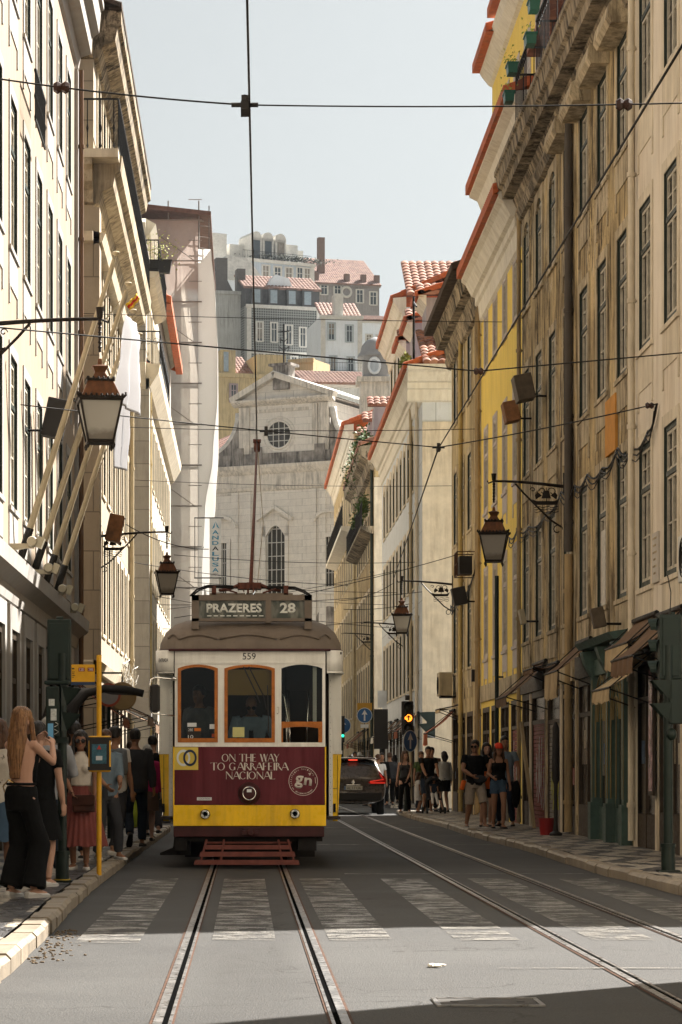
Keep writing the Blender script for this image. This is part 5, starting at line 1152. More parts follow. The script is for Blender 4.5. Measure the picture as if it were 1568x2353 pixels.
FR=mat('red_cloth',(.55,.03,.02),.8); FY=mat('yellow_cloth',(.75,.48,.04),.8); FK=mat('black_cloth',(.02,.02,.02),.8)
def smallflag(px,py,D,dx,dz,order,lab,sz=.55):
    A=at(px,py,D); t=thing('flag',lab,'flag',A,0,'small national flags on the left houses'); m=MB(); nu,nv=14,12; a=nu+1
    e1=Vector((dx,0,dz)).normalized(); e2=Vector((-e1.z,0,e1.x)); e2=e2 if e2.z<0 else -e2
    m.v=[tuple(e1*sz*1.3*i/nu+e2*sz*.7*j/nv*(1-.3*i/nu)+Vector((0,.05*math.sin(i*.9),.02*math.sin(i)))) for j in range(nv+1) for i in range(nu+1)]
    for j in range(nv):
        for i in range(nu): m.f.append((j*a+i,j*a+i+1,(j+1)*a+i+1,(j+1)*a+i)); m.mi.append(j*3//nv)
    o=m.build('cloth',order,t,smooth=True,fix=False); o.modifiers.new('s','SOLIDIFY').thickness=.004
    m=MB(); m.tube([e2*sz*.75-e1*.02,e2*-.15-e1*.02,Vector((-.5,.2,-.35))],.014,6); m.build('staff',CREAMP,t)
smallflag(288,700,62,.5,.45,[FY,FR,FY],'small yellow and red flag up under the stone balcony',.28)
smallflag(320,800,92,.9,-1.1,[FK,FR,FY],'small black red and gold flag on the pale left house',.5)
smallflag(328,855,92,.9,1.0,[FR,FY,FY],'small red and yellow flag lowest on the pale left house',.32)
# ---- floodlights on the string course
for px,py,a,lab in ((47,1247,46,'white floodlight on the left wall ledge nearest the viewer'),(118,1308,40,'second white floodlight on the left wall ledge'),(150,1357,37,'third white floodlight on the left wall ledge'),(196,1397,34,'farthest white floodlight on the left wall ledge')):
    pass
WF=mat('cream_lamp_metal',(.42,.38,.28),.45,.2)
fl=None
for i,(px,py,lab) in enumerate(((40,1250,'white floodlight on an arm above the left ledge, nearest the viewer'),(112,1310,'second white floodlight from the viewer on the left ledge'),(150,1358,'third white floodlight from the viewer on the left ledge'),(192,1400,'farthest white floodlight on the left ledge'))):
    D=38.6+3.2*i; z_=EH+(HZ-py)*D/F; X1=(px-VX)*D/F; ln=max(.35,X1-XL)
    if fl is None:
        fl=thing('floodlight',lab,'floodlight',(XL,D,z_),0,'white floodlights along the left ledge'); m=MB(); m.tube([(0,0,-.08),(ln*.7,0,-.04),(ln,0,.0)],.03,8); m.cbox((ln*.55,0,-.03),(.36,.09,.07)); m.build('arm',WF,fl)
        m=MB(); m.lathe((ln,-.09,.03),[(.065,-.05),(.08,0),(.08,.12),(.06,.16)],14,'y'); m.cbox((ln+.11,0,.02),(.10,.2,.16),Matrix.Rotation(.4,3,'Y')); m.build('head',WF,fl,smooth=True,sharp=40)
    else: dup(fl,(XL,D,z_),label=lab)
# ---- traffic signals
TG=mat('dark_green_signal_paint',(.010,.018,.014),.42,var=.25,vs=8,bmp=.08); HOUSING=mat('signal_housing_green',(.012,.022,.018),.5,var=.2,vs=6,bmp=.1)
def visor(m,c,r,ln=.17,axis=(0,-1,0)):
    a=Vector(axis).normalized(); u=Vector((0,0,1)); w_=a.cross(u); k=11; r0=[];r1=[]
    for i in range(k):
        t=PI*(-.12+1.24*i/(k-1)); q=w_*(math.cos(t)*r)+u*(math.sin(t)*r); r0.append(Vector(c)+q); r1.append(Vector(c)+q*.98+a*(ln*(.55+.45*math.sin(max(0,min(PI,t))))))
    m.add(r0+r1,[(i,i+1,i+1+k,i+k) for i in range(k-1)])
def signal(label,X,Y,z_top,facing,hb,pole_r=.055,lower=None,front=False,group='traffic signals'):
    t=thing('traffic_signal',label,'traffic light',(X,Y,PZ),facing,group)
    m=MB(); m.tube([(0,0,0),(0,0,z_top-PZ-.35)],pole_r,14); m.tube([(0,0,0),(0,0,.28)],pole_r*1.45,14); m.tube([(0,0,.28),(0,0,.32)],pole_r*1.6,14); m.box(-.12,.12,-.12,.12,-.0,.02); m.build('pole',TG,t,smooth=True,sharp=40)
    return t
# nearest left: seen from behind and the side
zt=EH+(HZ-1423)*26.9/F
t=signal('near left traffic signal on a dark green pole, seen from behind among the people',-1.89,26.9,zt,0,None,.048)
m=MB(); m.box(-.155,.085,-.01,.16,zt-PZ-.66,zt-PZ); m.box(-.14,.07,-.03,-.01,zt-PZ-.62,zt-PZ-.04); m.tube([(-.03,.07,zt-PZ),(-.03,.07,zt-PZ+.03)],.04,8); o=m.build('vehicle_head',HOUSING,t,bevel=.012)
m=MB(); [visor(m,(-.035,.17,zt-PZ-.12-.21*i),.09,.2,(0,1,0)) for i in range(3)]; m.build('visor',HOUSING,o,fix=False).modifiers.new('s','SOLIDIFY').thickness=.006
z1=EH+(HZ-1578)*26.9/F-PZ
m=MB(); m.box(-.16,-.02,-.12,.12,z1-.52,z1-.0); m.box(-.18,.08,-.1,.1,z1+.02,z1+.06); o=m.build('pedestrian_head',HOUSING,t,bevel=.012)
m=MB(); [m.add([(.0,-.13,z1-a),(.0,.13,z1-a),(.19,.13,z1-a-.02),(.19,-.13,z1-a-.02),(.0,-.13,z1-a-.2),(.0,.13,z1-a-.2),(.05,.1,z1-a-.19),(.05,-.1,z1-a-.19)],[(0,1,2,3),(0,3,7,4),(1,5,6,2)]) for a in (.0,.26)]; m.build('visor',TG,o,fix=False)
m=MB(); m.box(-.13,-.07,-.126,-.121,z1-.2,z1-.13); m.box(-.11,-.05,-.126,-.121,z1-.35,z1-.23); st=m.build('sticker',mat('pale_sticker',(.5,.52,.5),.5,var=.3,vs=60),o)
MB().cbox((.0,0,z1-.55),(.12,.14,.06)).build('clamp',TG,t); m=MB(); m.tube([(0,0,.0),(0,0,.03)],.09,12); m.build('yellow_ring',mat('yellow_paint_ring',(.45,.3,.03),.6),t)
graf_=MB(); rr=random.Random(4); graf_.tube([(-.06+.03*math.sin(i*1.3),-.128,z1-.37-.016*i) for i in range(9)],.003,4); graf_.build('scribble',mat('white_marker',(.6,.6,.55),.6),o)
# near right
D=29.6; zt=EH+(HZ-1412)*D/F-PZ
t=signal('near right traffic signal on a dark green pole, seen from behind by the awnings',4.79,D,zt+PZ,0,None,.055)
m=MB(); m.box(-.10,.155,-.02,.14,zt-.73,zt); m.box(-.07,.125,-.035,-.02,zt-.70,zt-.03); m.tube([(.05,.05,zt),(.05,.05,zt+.03)],.04,8); o=m.build('vehicle_head',HOUSING,t,bevel=.012)
m=MB(); [visor(m,(-.10,.06,zt-.14-.24*i),.095,.12,(-1,.5,0)) for i in range(3)]; m.build('visor',HOUSING,o,fix=False).modifiers.new('s','SOLIDIFY').thickness=.006
z1=EH+(HZ-1562)*D/F-PZ
m=MB(); m.box(.0,.19,-.10,.10,z1-.50,z1); o=m.build('pedestrian_head',HOUSING,t,bevel=.012)
m=MB(); [m.add([(.02,-.12,z1-a),(.02,.12,z1-a),(-.20,.12,z1-a-.01),(-.20,-.12,z1-a-.01),(.02,-.12,z1-a-.22),(.02,.12,z1-a-.22),(-.02,.1,z1-a-.21),(-.02,-.1,z1-a-.21)],[(0,1,2,3),(0,3,7,4),(1,5,6,2)]) for a in (.0,.26)]; m.build('visor',TG,o,fix=False)
m=MB(); m.ell((.03,-.06,z1-.62),(.06,.05,.07),10,6); m.build('push_button',TG,t,smooth=True)
m=MB(); m.tube([(.02,0,zt+.0),(.03,0,zt+.25),(.0,.05,zt+.45)],.006,5); m.build('cable',IRON,t)
# middle signal facing us with the lit amber arrow
D=73.6; X=(934-VX)*D/F
t=signal('traffic signal facing the viewer with a lit amber arrow, above a blue arrow sign',X,D,EH+(HZ-1600)*D/F,0,None,.045)
zc=[EH+(HZ-y)*D/F-PZ for y in (1625,1650,1674)]
m=MB(); m.box(-.13,.20,-.02,.22,zc[2]-.17,zc[0]+.17); m.box(-.03,.10,.0,.1,zc[0]+.2,zc[0]+.34); o=m.build('vehicle_head',FBK,t,bevel=.015)
m=MB(); [visor(m,(.06,-.02,z_),.145,.16) for z_ in zc]; m.build('visor',FBK,o,fix=False).modifiers.new('s','SOLIDIFY').thickness=.008
for i,z_ in enumerate(zc):
    lamp=MB().lathe((.06,-.03,z_),[(.0,-.03),(.07,-.022),(.105,0),(.105,.02)],20,'y').build('lens',emis('amber_light',(1,.20,.015),1.1) if i==1 else mat('unlit_lens',(.03,.028,.02),.2,bmp=0),o,smooth=True)
ar=[(-.02,-.075),(.02,-.075),(.02,.02),(.06,.0),(.06,.03),(0,.085),(-.06,.03),(-.06,0),(-.02,.02)]
MB().prism(ar,lambda u,v_,d:(.06+u,-.062+d,zc[1]+v_),-.006,0).build('arrow',FBK,lamp)
BLUE=mat('blue_sign_face',(.035,.11,.27),.35,bmp=0); SWH=mat('white_sign_face',(.62,.64,.64),.4,bmp=0); SGREY=mat('sign_back_grey',(.18,.18,.18),.5,.4)
def arrow_sign(label,X,Y,zc_,r,rz=0,pole=True,extra=None,aspect=1):
    t=thing('road_sign',label,'road sign',(X,Y,PZ),rz,'blue arrow road signs'); z_=zc_-PZ
    MB().lathe((0,-.07,z_),[(r,0),(r,.012)],32,'y').build('plate_back',SGREY,t); 
    MB().lathe((0,-.073,z_),[(r,0),(r,.002)],32,'y').build('border',SWH,t)
    MB().lathe((0,-.076,z_),[(r*.93,0),(r*.93,.002)],32,'y').build('face',BLUE,t)
    a=[(-.11,-.7),(.11,-.7),(.09,.15),(.38,.08),(0,.74),(-.38,.08),(-.09,.15)]
    MB().prism([(p*r,q*r) for p,q in a],lambda u,v_,d:(u,-.077+d,z_+v_),-.003,0).build('arrow',SWH,t)
    if pole: m=MB(); m.tube([(0,0,0),(0,0,z_+r)],.03,10); m.build('pole',TG,t,smooth=True,sharp=40)
    else: MB().box(-.04,.04,-.07,.04,z_-.05,z_+.05).build('clamp',SGREY,t)
    return t
arrow_sign('blue round sign with white arrow turned sideways, under the amber light',(938-VX)*D/F,D-.1,EH+(HZ-1703)*D/F,.31,R(48),False)
D=105; t=arrow_sign('blue round sign with white arrow before a yellow board, small plate below',(838-VX)*D/F,D,EH+(HZ-1644)*D/F,.31,0)
z_=EH+(HZ-1644)*D/F-PZ; MB().box(-.30,.30,-.05,-.03,z_+.2,z_+.5).build('yellow_board',mat('yellow_board',(.50,.27,.03),.5),t); MB().box(-.16,.16,-.06,-.04,z_-.5,z_-.36).build('small_plate',SWH,t)
D=100; arrow_sign('blue round sign half hidden behind the tram edge',(788-VX)*D/F,D,EH+(HZ-1667)*D/F,.31,0)
D=98; X=(786-VX)*D/F; t=signal('distant traffic signal showing green just right of the tram',X,D+.5,EH+(HZ-1630)*D/F,0,None,.04); MB().box(-.12,.12,-.1,.1,2.2,3.2).build('vehicle_head',FBK,t); MB().lathe((.05,-.12,2.45),[(.0,-.02),(.06,0)],12,'y').build('lens',emis('green_light',(.03,.8,.45),.5),t)
t=signal('dark traffic signal seen edge on at the side street corner behind the family',(985-VX)*80.5/F+.0,80.5,EH+(HZ-1692)*80.5/F,0,None,.05); m=MB(); m.box(-.05,.2,-.1,.1,2.15,2.95); m.build('head',HOUSING,t); m=MB(); [m.add([(-.05,-.1,2.95-a),(-.05,.1,2.95-a),(-.32,.1,2.93-a),(-.32,-.1,2.93-a),(-.05,-.1,2.65-a),(-.05,.1,2.65-a)],[(0,1,2,3),(0,3,4),(1,5,2),(3,2,5,4)]) for a in (0,.35)]; m.build('visor',HOUSING,t,fix=False)
D=92; t=thing('signal_cabinet_post','dark post with square white box behind the car','post',((878-VX)*D/F,D,PZ),0); m=MB(); m.tube([(0,0,0),(0,0,3.2)],.09,10); m.build('pole',FBK,t); MB().box(-.28,.2,-.2,.1,1.9,3.3).build('back_board',FBK,t); MB().box(-.16,.16,-.22,-.2,3.35,3.95).build('white_box',SWH,t)
# ---- bus stop
D=28.6; X=(228-VX)*D/F; zt=EH+(HZ-1505)*D/F-PZ; YEL=mat('yellow_stop_paint',(.70,.36,.02),.4,var=.1,vs=8,bmp=.05); 
t=thing('tram_stop_sign','yellow tram stop pole with timetable case beside the woman in the pink skirt','stop sign',(X,D,PZ)); m=MB(); m.tube([(0,0,0),(0,0,zt)],.028,12); m.build('pole',YEL,t,smooth=True,sharp=40)
s=F/D; zz=lambda py:EH+(HZ-py)/s-PZ
m=MB(); m.box(-.305,-.045,-.012,.012,zz(1567),zz(1527)); pl=m.build('board',YEL,t); MB().box(-.305,-.045,-.014,.014,zz(1574),zz(1567)).build('blue_strip',mat('dark_blue_strip',(.03,.05,.1),.5),pl)
RD=mat('dull_red',(.30,.05,.02),.5)
for x_,tx in ((-.19,'12E'),(-.09,'28E')):
    m=MB(); m.box(x_-.035,x_+.035,-.015,-.012,zz(1543),zz(1534)); rb=m.build('line_badge',RD,pl,bevel=.004); txt(tx,SWH,pl,.05,.028,(x_,-.0155,zz(1538.5)),'line_number')
m=MB(); 
for i,w_ in enumerate((.03,.025,.035,.02)): m.box(-.295,-.295+w_,-.014,-.012,zz(1545+4*i),zz(1543.5+4*i))
m.box(-.295,-.27,-.014,-.012,zz(1538),zz(1535)); m.build('small_print',FBK,pl)
m=MB(); m.box(-.115,.13,-.06,.03,zz(1774),zz(1691)); cs_=m.build('timetable_case',YEL,t,bevel=.02); MB().box(-.10,.115,-.066,-.0605,zz(1762),zz(1702)).build('black_frame',FBK,cs_); MB().box(-.075,.085,-.070,-.0665,zz(1755),zz(1710)).build('poster',mat('teal_poster',(.05,.13,.17),.3,var=.3,vs=20),cs_)
m=MB(); m.prism([(-.02,zz(1722)),(.03,zz(1722)),(.005,zz(1712))],lambda u,v_,d:(u,d,v_),-.073,-.0705); m.build('red_triangle',mat('red_mark',(.5,.05,.03),.5),cs_); MB().box(-.03,.04,-.073,-.0705,zz(1747),zz(1737)).build('white_notice',SWH,cs_); m=MB(); m.box(-.12,.135,-.068,-.03,zz(1702),zz(1694)); m.box(-.12,.135,-.068,-.03,zz(1770),zz(1762)); m.build('band',FBK,cs_)
# no entry style round sign and round clock sign behind, wall arch and awnings on left
D=44; t=thing('road_sign','round grey and red backed sign behind the yellow stop pole','road sign',((251-VX)*D/F,D,PZ)); z_=EH+(HZ-1597)*D/F-PZ
MB().lathe((0,-.05,z_),[(.20,0),(.20,.015)],28,'y').build('rim',RD,t); MB().lathe((0,-.056,z_),[(.16,0),(.16,.004)],28,'y').build('face',mat('grey_sign_face',(.22,.20,.19),.5),t); m=MB(); m.tube([(0,0,0),(0,0,z_+.2)],.03,8); m.build('pole',TG,t)
D=47; t=thing('hanging_sign','round dark yellow hanging shop sign under the left awnings','sign',((281-VX)*D/F,D,EH+(HZ-1600)*D/F)); MB().lathe((0,-.04,0),[(.24,0),(.26,.02),(.26,.07),(.24,.09)],28,'y').build('disc',mat('ochre_sign',(.26,.17,.07),.5),t); m=MB(); m.tube([(0,0,.25),(0,0,.42),(-.7,0,.42)],.02,6); m.build('bracket',IRON,t)
# dark arched gateway bar on left house (curved awning frame)
D=36.5; A=at(158,1705,D); t=thing('curved_awning','dark curved awning rim arching behind the near left signal','awning',A); m=MB(); pts=[at(a_,b_,D)-A for a_,b_ in ((158,1705),(163,1660),(176,1620),(200,1594),(240,1582),(290,1584),(330,1594))]
m.tube(pts,[.06]*7,6); m.build('rim',mat('dark_canvas',(.02,.017,.015),.6),t,smooth=True); m=MB(); n_=len(pts); m.add([tuple(p) for p in pts]+[(p.x-.5,p.y+1.1,p.z+.05) for p in pts],[(i_,i_+1,i_+1+n_,i_+n_) for i_ in range(n_-1)]); m.build('canopy',mat('dark_canvas'),t,smooth=True,fix=False).modifiers.new('s','SOLIDIFY').thickness=.03
for i,(D,z_,w_) in enumerate(((54.6,2.95,1.6),(50.8,2.6,1.4))): pass
aw=awning(l1,50.6-19.5,53.2-19.5,3.1,1.1,.8,AW_R,.15); aw=awning(l1,45.6-19.5,48.4-19.5,3.4,1.1,.8,AW_B,.2)
m=MB(); 
# banner across the side
D=127.4; A=at(482,1190,D); t=thing('banner','tall white vertical banner reading ANDALUSA beside the scaffolding','banner',(A.x,D,A.z),0); s=D/F; w_=27*s; h=138*s
MB().box(0,w_,-.01,.01,-h,0).build('cloth',mat('white_banner',(.60,.61,.60),.7,bmp=.1),t); m=MB(); m.tube([(-.75,0,.0),(w_+.12,0,.0)],.03,6); m.tube([(-.75,0,-h),(w_,0,-h)],.03,6); m.tube([(-.72,0,.0),(-.72,0,-h)],.02,6); m.build('rod',IRON,t)
BL1=mat('banner_blue',(.05,.25,.40),.6,bmp=0); BL2=mat('banner_dark',(.03,.04,.05),.6,bmp=0)
for i,c in enumerate('ANDALUSA'): txt(c,BL2 if c in 'AL' and i in(3,) else BL1,t,w_*.55,9.2*s,(w_/2,-.012,-(33+12.4*i)*s),'letter',bold=.02)
m=MB(); 
m.prism([(w_*.2,-26*s),(w_*.5,-8*s),(w_*.42,-22*s)],lambda u,v_,d:(u,d,v_),-.014,-.011); m.prism([(w_*.5,-8*s),(w_*.85,-25*s),(w_*.62,-21*s)],lambda u,v_,d:(u,d,v_),-.014,-.011); m.build('emblem',BL1,t)
txt('LISBOA',FBK,t,w_*.4,2.2*s,(w_/2,-.012,-128*s)); txt('213 260 520',FBK,t,w_*.75,2.4*s,(w_/2,-.012,-132*s)); 
# ---- leaning boards and red bucket at right
m=MB(); D=51.9; m.cbox((0,0,1.05),(.05,.30,2.15),Matrix.Rotation(R(-7),3,'Y')); tag(m.build('leaning_board',mat('pale_plank',(.36,.27,.15),.7,var=.2,vs=4),loc=(XR-.30,D,PZ)),'tall pale plank leaning against the right shop wall','plank')
m=MB(); m.lathe((0,0,0),[(.12,0),(.15,.28),(.155,.3),(.14,.3),(.11,.02)],16); o=m.build('bucket',mat('red_plastic',(.25,.02,.02),.4),loc=(XR-.55,46.4,PZ),smooth=True,sharp=40); tag(o,'dark red bucket on the pavement by the shop door','bucket')
m=MB(); m.lathe((0,0,0),[(.11,0),(.12,.04),(.05,.08),(.035,.2),(.035,.9),(.07,1.0),(.06,1.9),(.02,2.0)],12); o=m.build('parasol_post',FBK,loc=(XR-.45,45.9,PZ),smooth=True,sharp=40); tag(o,'dark folded parasol post standing by the red bucket','post')
# hanging orange sign on the far corner
# tall thin pole in front of the yellow house
D=55.2; t=thing('pole','tall thin dark green pole rising in front of the yellow house','pole',((1142-VX)*D/F,D,PZ)); m=MB(); m.tube([(0,0,0),(0,0,1.1)],.07,10); m.tube([(0,0,1.1),(0,0,EH+(HZ-1335)*D/F)],.045,10); m.box(-.02,.14,-.02,.02,3.1,3.14); m.build('shaft',TG,t,smooth=True,sharp=40)
# ================================================================ OVERHEAD LINES
WIRE=mat('overhead_wire_metal',(.02,.018,.016),.6,.5,bmp=0)
def wire(label,P0,P1,sag=.0,r=.008,grp='overhead wires',name='overhead_wire',n=18,extra=None):
    P0=Vector(P0); P1=Vector(P1); v=P1-P0; m=MB(); m.tube([v*(i/n)+Vector((0,0,-sag*4*(i/n)*(1-i/n))) for i in range(n+1)],r,5)
    t=None
    if extra:
        t=thing(name,label,'wire',P0,0,grp); m.build('wire',WIRE,t,smooth=True)
        for (f_,kind) in extra:
            p=v*f_+Vector((0,0,-sag*4*f_*(1-f_))); q=MB()
            if kind=='clamp': q.box(p.x-.03,p.x+.03,p.y-.12,p.y+.12,p.z-.06,p.z+.0); q.tube([p+Vector((-.10,0,.0)),p+Vector((.10,0,.0))],.018,6); q.tube([p+Vector((0,0,.0)),p+Vector((0,0,.07))],.03,6); q.build('clamp',FBK,t)
            else: q.lathe(p,[(.03,-.06),(.05,-.03),(.03,0),(.05,.03),(.03,.06)],8,'x'); q.build('insulator',mat('brown_insulator',(.05,.025,.018),.3),t)
        return t
    return tag(m.build(name,WIRE,loc=P0,smooth=True),label,'wire',grp)
wz=6.2
wire('trolley wire above the tram running up the middle of the sky',at(567,-60,16.2),at(591,1020,40.1),0,.009,extra=None)
wire('span wire across the sky carrying the trolley clamp',at(-10,180,19.4),at(563,241,19.4),.02,.007,extra=[(.265,'ins'),(1.0,'clamp')])
wire('span wire from the trolley clamp to the right wall',at(563,241,19.4),at(1600,236,19.4),.02,.006,extra=[(.84,'ins')])
wire('trolley wire beyond the pole wheel toward the church',at(591,1020,40.1),at(577,1330,92),0,.012)
wire('second span wire crossing above the rooftops to the right wall',at(-10,752,28.8),at(1100,853,33),.0,.009,extra=[(1.0,'ins')])
wire('right half of the second span wire ending at the cream wall',at(1100,853,33),at(1600,808,33),.0,.009)
wire('third span wire from the left wall to the right clamp',at(48,930,38),at(1008,1028,42.5),.02,.009,extra=[(0.56,'clamp'),(1.0,'clamp')])
wire('third span wire from the clamp up to the cream wall hook',at(1008,1028,42.5),at(1510,928,37.5),.03,.010,extra=[(.97,'ins')])
wire('steep trolley wire climbing to the upper right corner',at(1580,85,17.2),at(1008,1030,42.5),0,.010)
wire('right trolley wire running down past the clamp to the tram roof',at(1008,1030,42.5),at(905,1330,85),0,.014)
wire('faint span wire at the height of the far roofs',at(120,718,60),at(1380,741,60),.05,.008)
wire('faint span wire below the round church window',at(135,975,64),at(1120,985,66),.1,.009)
wire('faint span wire crossing at mid height of the church',at(310,1103,75),at(1160,1114,75),.1,.008)
rr=random.Random(11)
low=[((290,1205),(480,1262),61),((400,1275),(1000,1290),88),((240,1280),(800,1345),80),((365,1390),(1045,1352),86),((370,1330),(980,1362),100),((360,1370),(930,1445),96),((400,1420),(1050,1275),74),((780,1380),(905,1340),92),((790,1400),(1000,1372),90),((375,1445),(880,1425),104),((380,1345),(900,1390),110),((385,1400),(960,1300),98)]
where=['left lantern','church window sills','left stone house','white corner house','tram roof sign','far lantern bracket','ochre house corner','weathered house','white block','tram roof edge','netting corner','banner foot']
for i,((a,b),(c,d),D) in enumerate(low): wire('low wire number %s from the left side past the %s'%(('one','two','three','four','five','six','seven','eight','nine','ten','eleven','twelve')[i],where[i]) if 0 else 'thin low wire strung over the street near the %s'%where[i],at(a,b,D),at(c,d,D+rr.uniform(-2,4)),.15,.011)
# cables looping along the right walls
def wall_cable(label,pts,r=.018):
    P=[at(px,py,Dx(px,XR-.04)) for px,py in pts]; o=P[0]; m=MB()
    for q in range(3):
        off=Vector((-.02*q,0,-.05*q)); fine=[]
        for a,b in zip(P,P[1:]):
            for i in range(5): fine.append(a.lerp(b,i/5)+Vector((0,0,-.12*math.sin(PI*i/5)*(1+.4*q)))-o+off)
        fine.append(P[-1]-o); m.tube(fine,r*(1-.25*q),5)
    return tag(m.build('wall_cable',IRON,loc=o,smooth=True),label,'cable')
wall_cable('black cables looping across the stained house under the orange patch',[(1510,928),(1490,990),(1452,1030),(1420,1030),(1385,1075),(1350,1090),(1321,1115)])
wall_cable('black cables sagging from the drainpipe to the yellow house',[(1321,1115),(1290,1130),(1255,1180),(1215,1210),(1190,1215),(1170,1235)])
wall_cable('black cable climbing the ochre corner house',[(1095,1300),(1066,1372),(1050,1380),(1036,1392)],.02)
# ================================================================ TRAM 28
TD=33.7; TS=F/TD; TX=(576-VX)/TS
tx=lambda px:(px-576)/TS
tz=lambda py:EH+(HZ-py)/TS
T_WH=mat('tram_cream_white_paint',(.84,.82,.75),.35,var=.06,vs=3,streak=.3,scol=(.22,.17,.11),bmp=.03,coat=.2,obj=True)
T_YE=mat('tram_yellow_paint',(.92,.56,.015),.30,var=.08,vs=3,streak=.5,scol=(.38,.22,.03),spots=.12,bmp=.03,coat=.3,obj=True)
T_MA=mat('tram_maroon_wrap',(.085,.006,.012),.42,var=.15,vs=2.5,bmp=.04,coat=.04,streak=.55,scol=(.17,.03,.04),obj=True,speck=.15)  # lighter vertical streaks in the colour stand for reflections in the folds
T_MD=mat('tram_dark_maroon_metal',(.05,.014,.014),.5,var=.3,vs=6,bmp=.1,obj=True)
T_RF=mat('tram_roof_brown_grey',(.17,.135,.105),.62,var=.2,vs=2.2,streak=.3,scol=(.05,.04,.03),bmp=.12,bs=12,obj=True,spots=.15)
T_OR=mat('varnished_orange_wood',(.40,.125,.016),.32,var=.25,vs=7,bmp=.04,coat=.4,obj=True)
T_DK=mat('tram_undercarriage_black',(.012,.010,.009),.7,.2,var=.4,vs=10,bmp=.3); T_IN=mat('tram_interior_dark',(.035,.024,.017),.6,var=.3)
T_RU=mat('rusty_red_trolley_iron',(.10,.036,.024),.6,.4,var=.35,vs=14,bmp=.2); CHROME=mat('lamp_chrome',(.75,.74,.70),.12,1,bmp=0,var=.02); LENS=mat('lamp_lens',(.35,.37,.36),.06,.6,bmp=.0,var=.5,vs=40,obj=True)
TGL=glass_clear('tram_window_glass',.86,.95,(.92,.95,.93))
T=thing('tram','yellow and white vintage tram with maroon front and route sign 28 on its roof','tram',(TX,TD,0))
def rr_rect(x0,x1,z0,z1,arch=0,n=10):
    """window outline with a flat arched top"""
    pts=[(x0,z0),(x1,z0),(x1,z1-arch)]
    pts+=[(x1-(x1-x0)*i/n, z1-arch+arch*math.sin(PI*i/n)**.8) for i in range(1,n)]
    return pts+[(x0,z1-arch)]
def ringpanel(m,outer,inner,y0,y1):
    """flat frame between two outlines of the same vertex count"""
    n=len(outer); v=[(u,y0,w_) for u,w_ in outer]+[(u,y0,w_) for u,w_ in inner]+[(u,y1,w_) for u,w_ in outer]+[(u,y1,w_) for u,w_ in inner]
    f=[]
    for i in range(n):
        j=(i+1)%n; f+=[(i,j,n+j,n+i),(2*n+i,3*n+i,3*n+j,2*n+j),(i,2*n+i,2*n+j,j),(n+i,n+j,3*n+j,3*n+i)]
    m.add(v,f)
# white upper front with three openings
x0,x1=tx(402),tx(748); zb,zt=tz(1713),tz(1494)
wins=[(tx(409),tx(501),tz(1706),tz(1527)),(tx(516),tx(632),tz(1706),tz(1527)),(tx(647),tx(741),tz(1706),tz(1527))]
m=MB(); arch=.05
def front_col(a,b): m.box(a,b,0,.07,zb,zt)
edges=[x0]+[e for w_ in wins for e in w_[:2]]+[x1]
for i in range(0,len(edges),2): front_col(edges[i],edges[i+1])
for a,b,c,d in wins:
    m.box(a,b,0,.07,zb,c)
    n=10; top=[(a+(b-a)*i/n,d-arch+arch*math.sin(PI*i/n)**.8) for i in range(n+1)]
    m.prism([(a,zt)]+top+[(b,zt)],lambda u,v_,q:(u,q,v_),0,.07)
m.build('front_panel',T_WH,T)
m=MB()
m.box(x0,x1,-.012,0,tz(1525),tz(1521)); m.box(x0,x1,-.014,0,tz(1716),tz(1711))
for px in (505,509,636,642):
    for py in range(1535,1710,12): m.ell((tx(px),-.001,tz(py)),(.004,.003,.004),5,3)
for px in range(410,746,14): m.ell((tx(px),-.001,tz(1519)),(.004,.003,.004),5,3)
m.build('rivet_strip',T_WH,T)
for i,(a,b,c,d) in enumerate(wins):
    wn=thing('window',None,None); del_keys(wn); wn.parent=T; wn.location=(0,0,0); q=MB(); fw=.042
    if i<2:
        o_=rr_rect(a,b,c,d,arch); in_=rr_rect(a+fw,b-fw,c+fw*1.3,d-fw*.8,arch*.9); ringpanel(q,o_,in_,-.012,.05); q.build('frame',T_OR,wn)
        MB().prism(in_,lambda u,v_,e:(u,e,v_),.018,.024).build('pane',TGL,wn)
    else:
        zz_=tz(1668); q.box(a,b,-.01,.05,zz_,zz_+.055); q.box(a,a+.02,-.01,.05,c,zz_); q.box(b-.05,b,-.01,.05,c,zz_)
        q.prism([(a+.02,zz_),(a+.02,zz_-.03)]+[(a+.02+(b-a-.07)*k/8,zz_-.03+.02*math.sin(PI*k/8)) for k in range(1,8)]+[(b-.05,zz_-.03),(b-.05,zz_)],lambda u,v_,e:(u,e,v_),-.008,.05)
        q.build('frame',T_OR,wn); MB().prism(rr_rect(a,b,zz_+.055,d,arch),lambda u,v_,e:(u,e,v_),.018,.024).build('pane',TGL,wn)
        q=MB(); q.box(b-.12,b-.07,.10,.13,zz_,d-.02); q.build('inner_post',T_WH,wn)
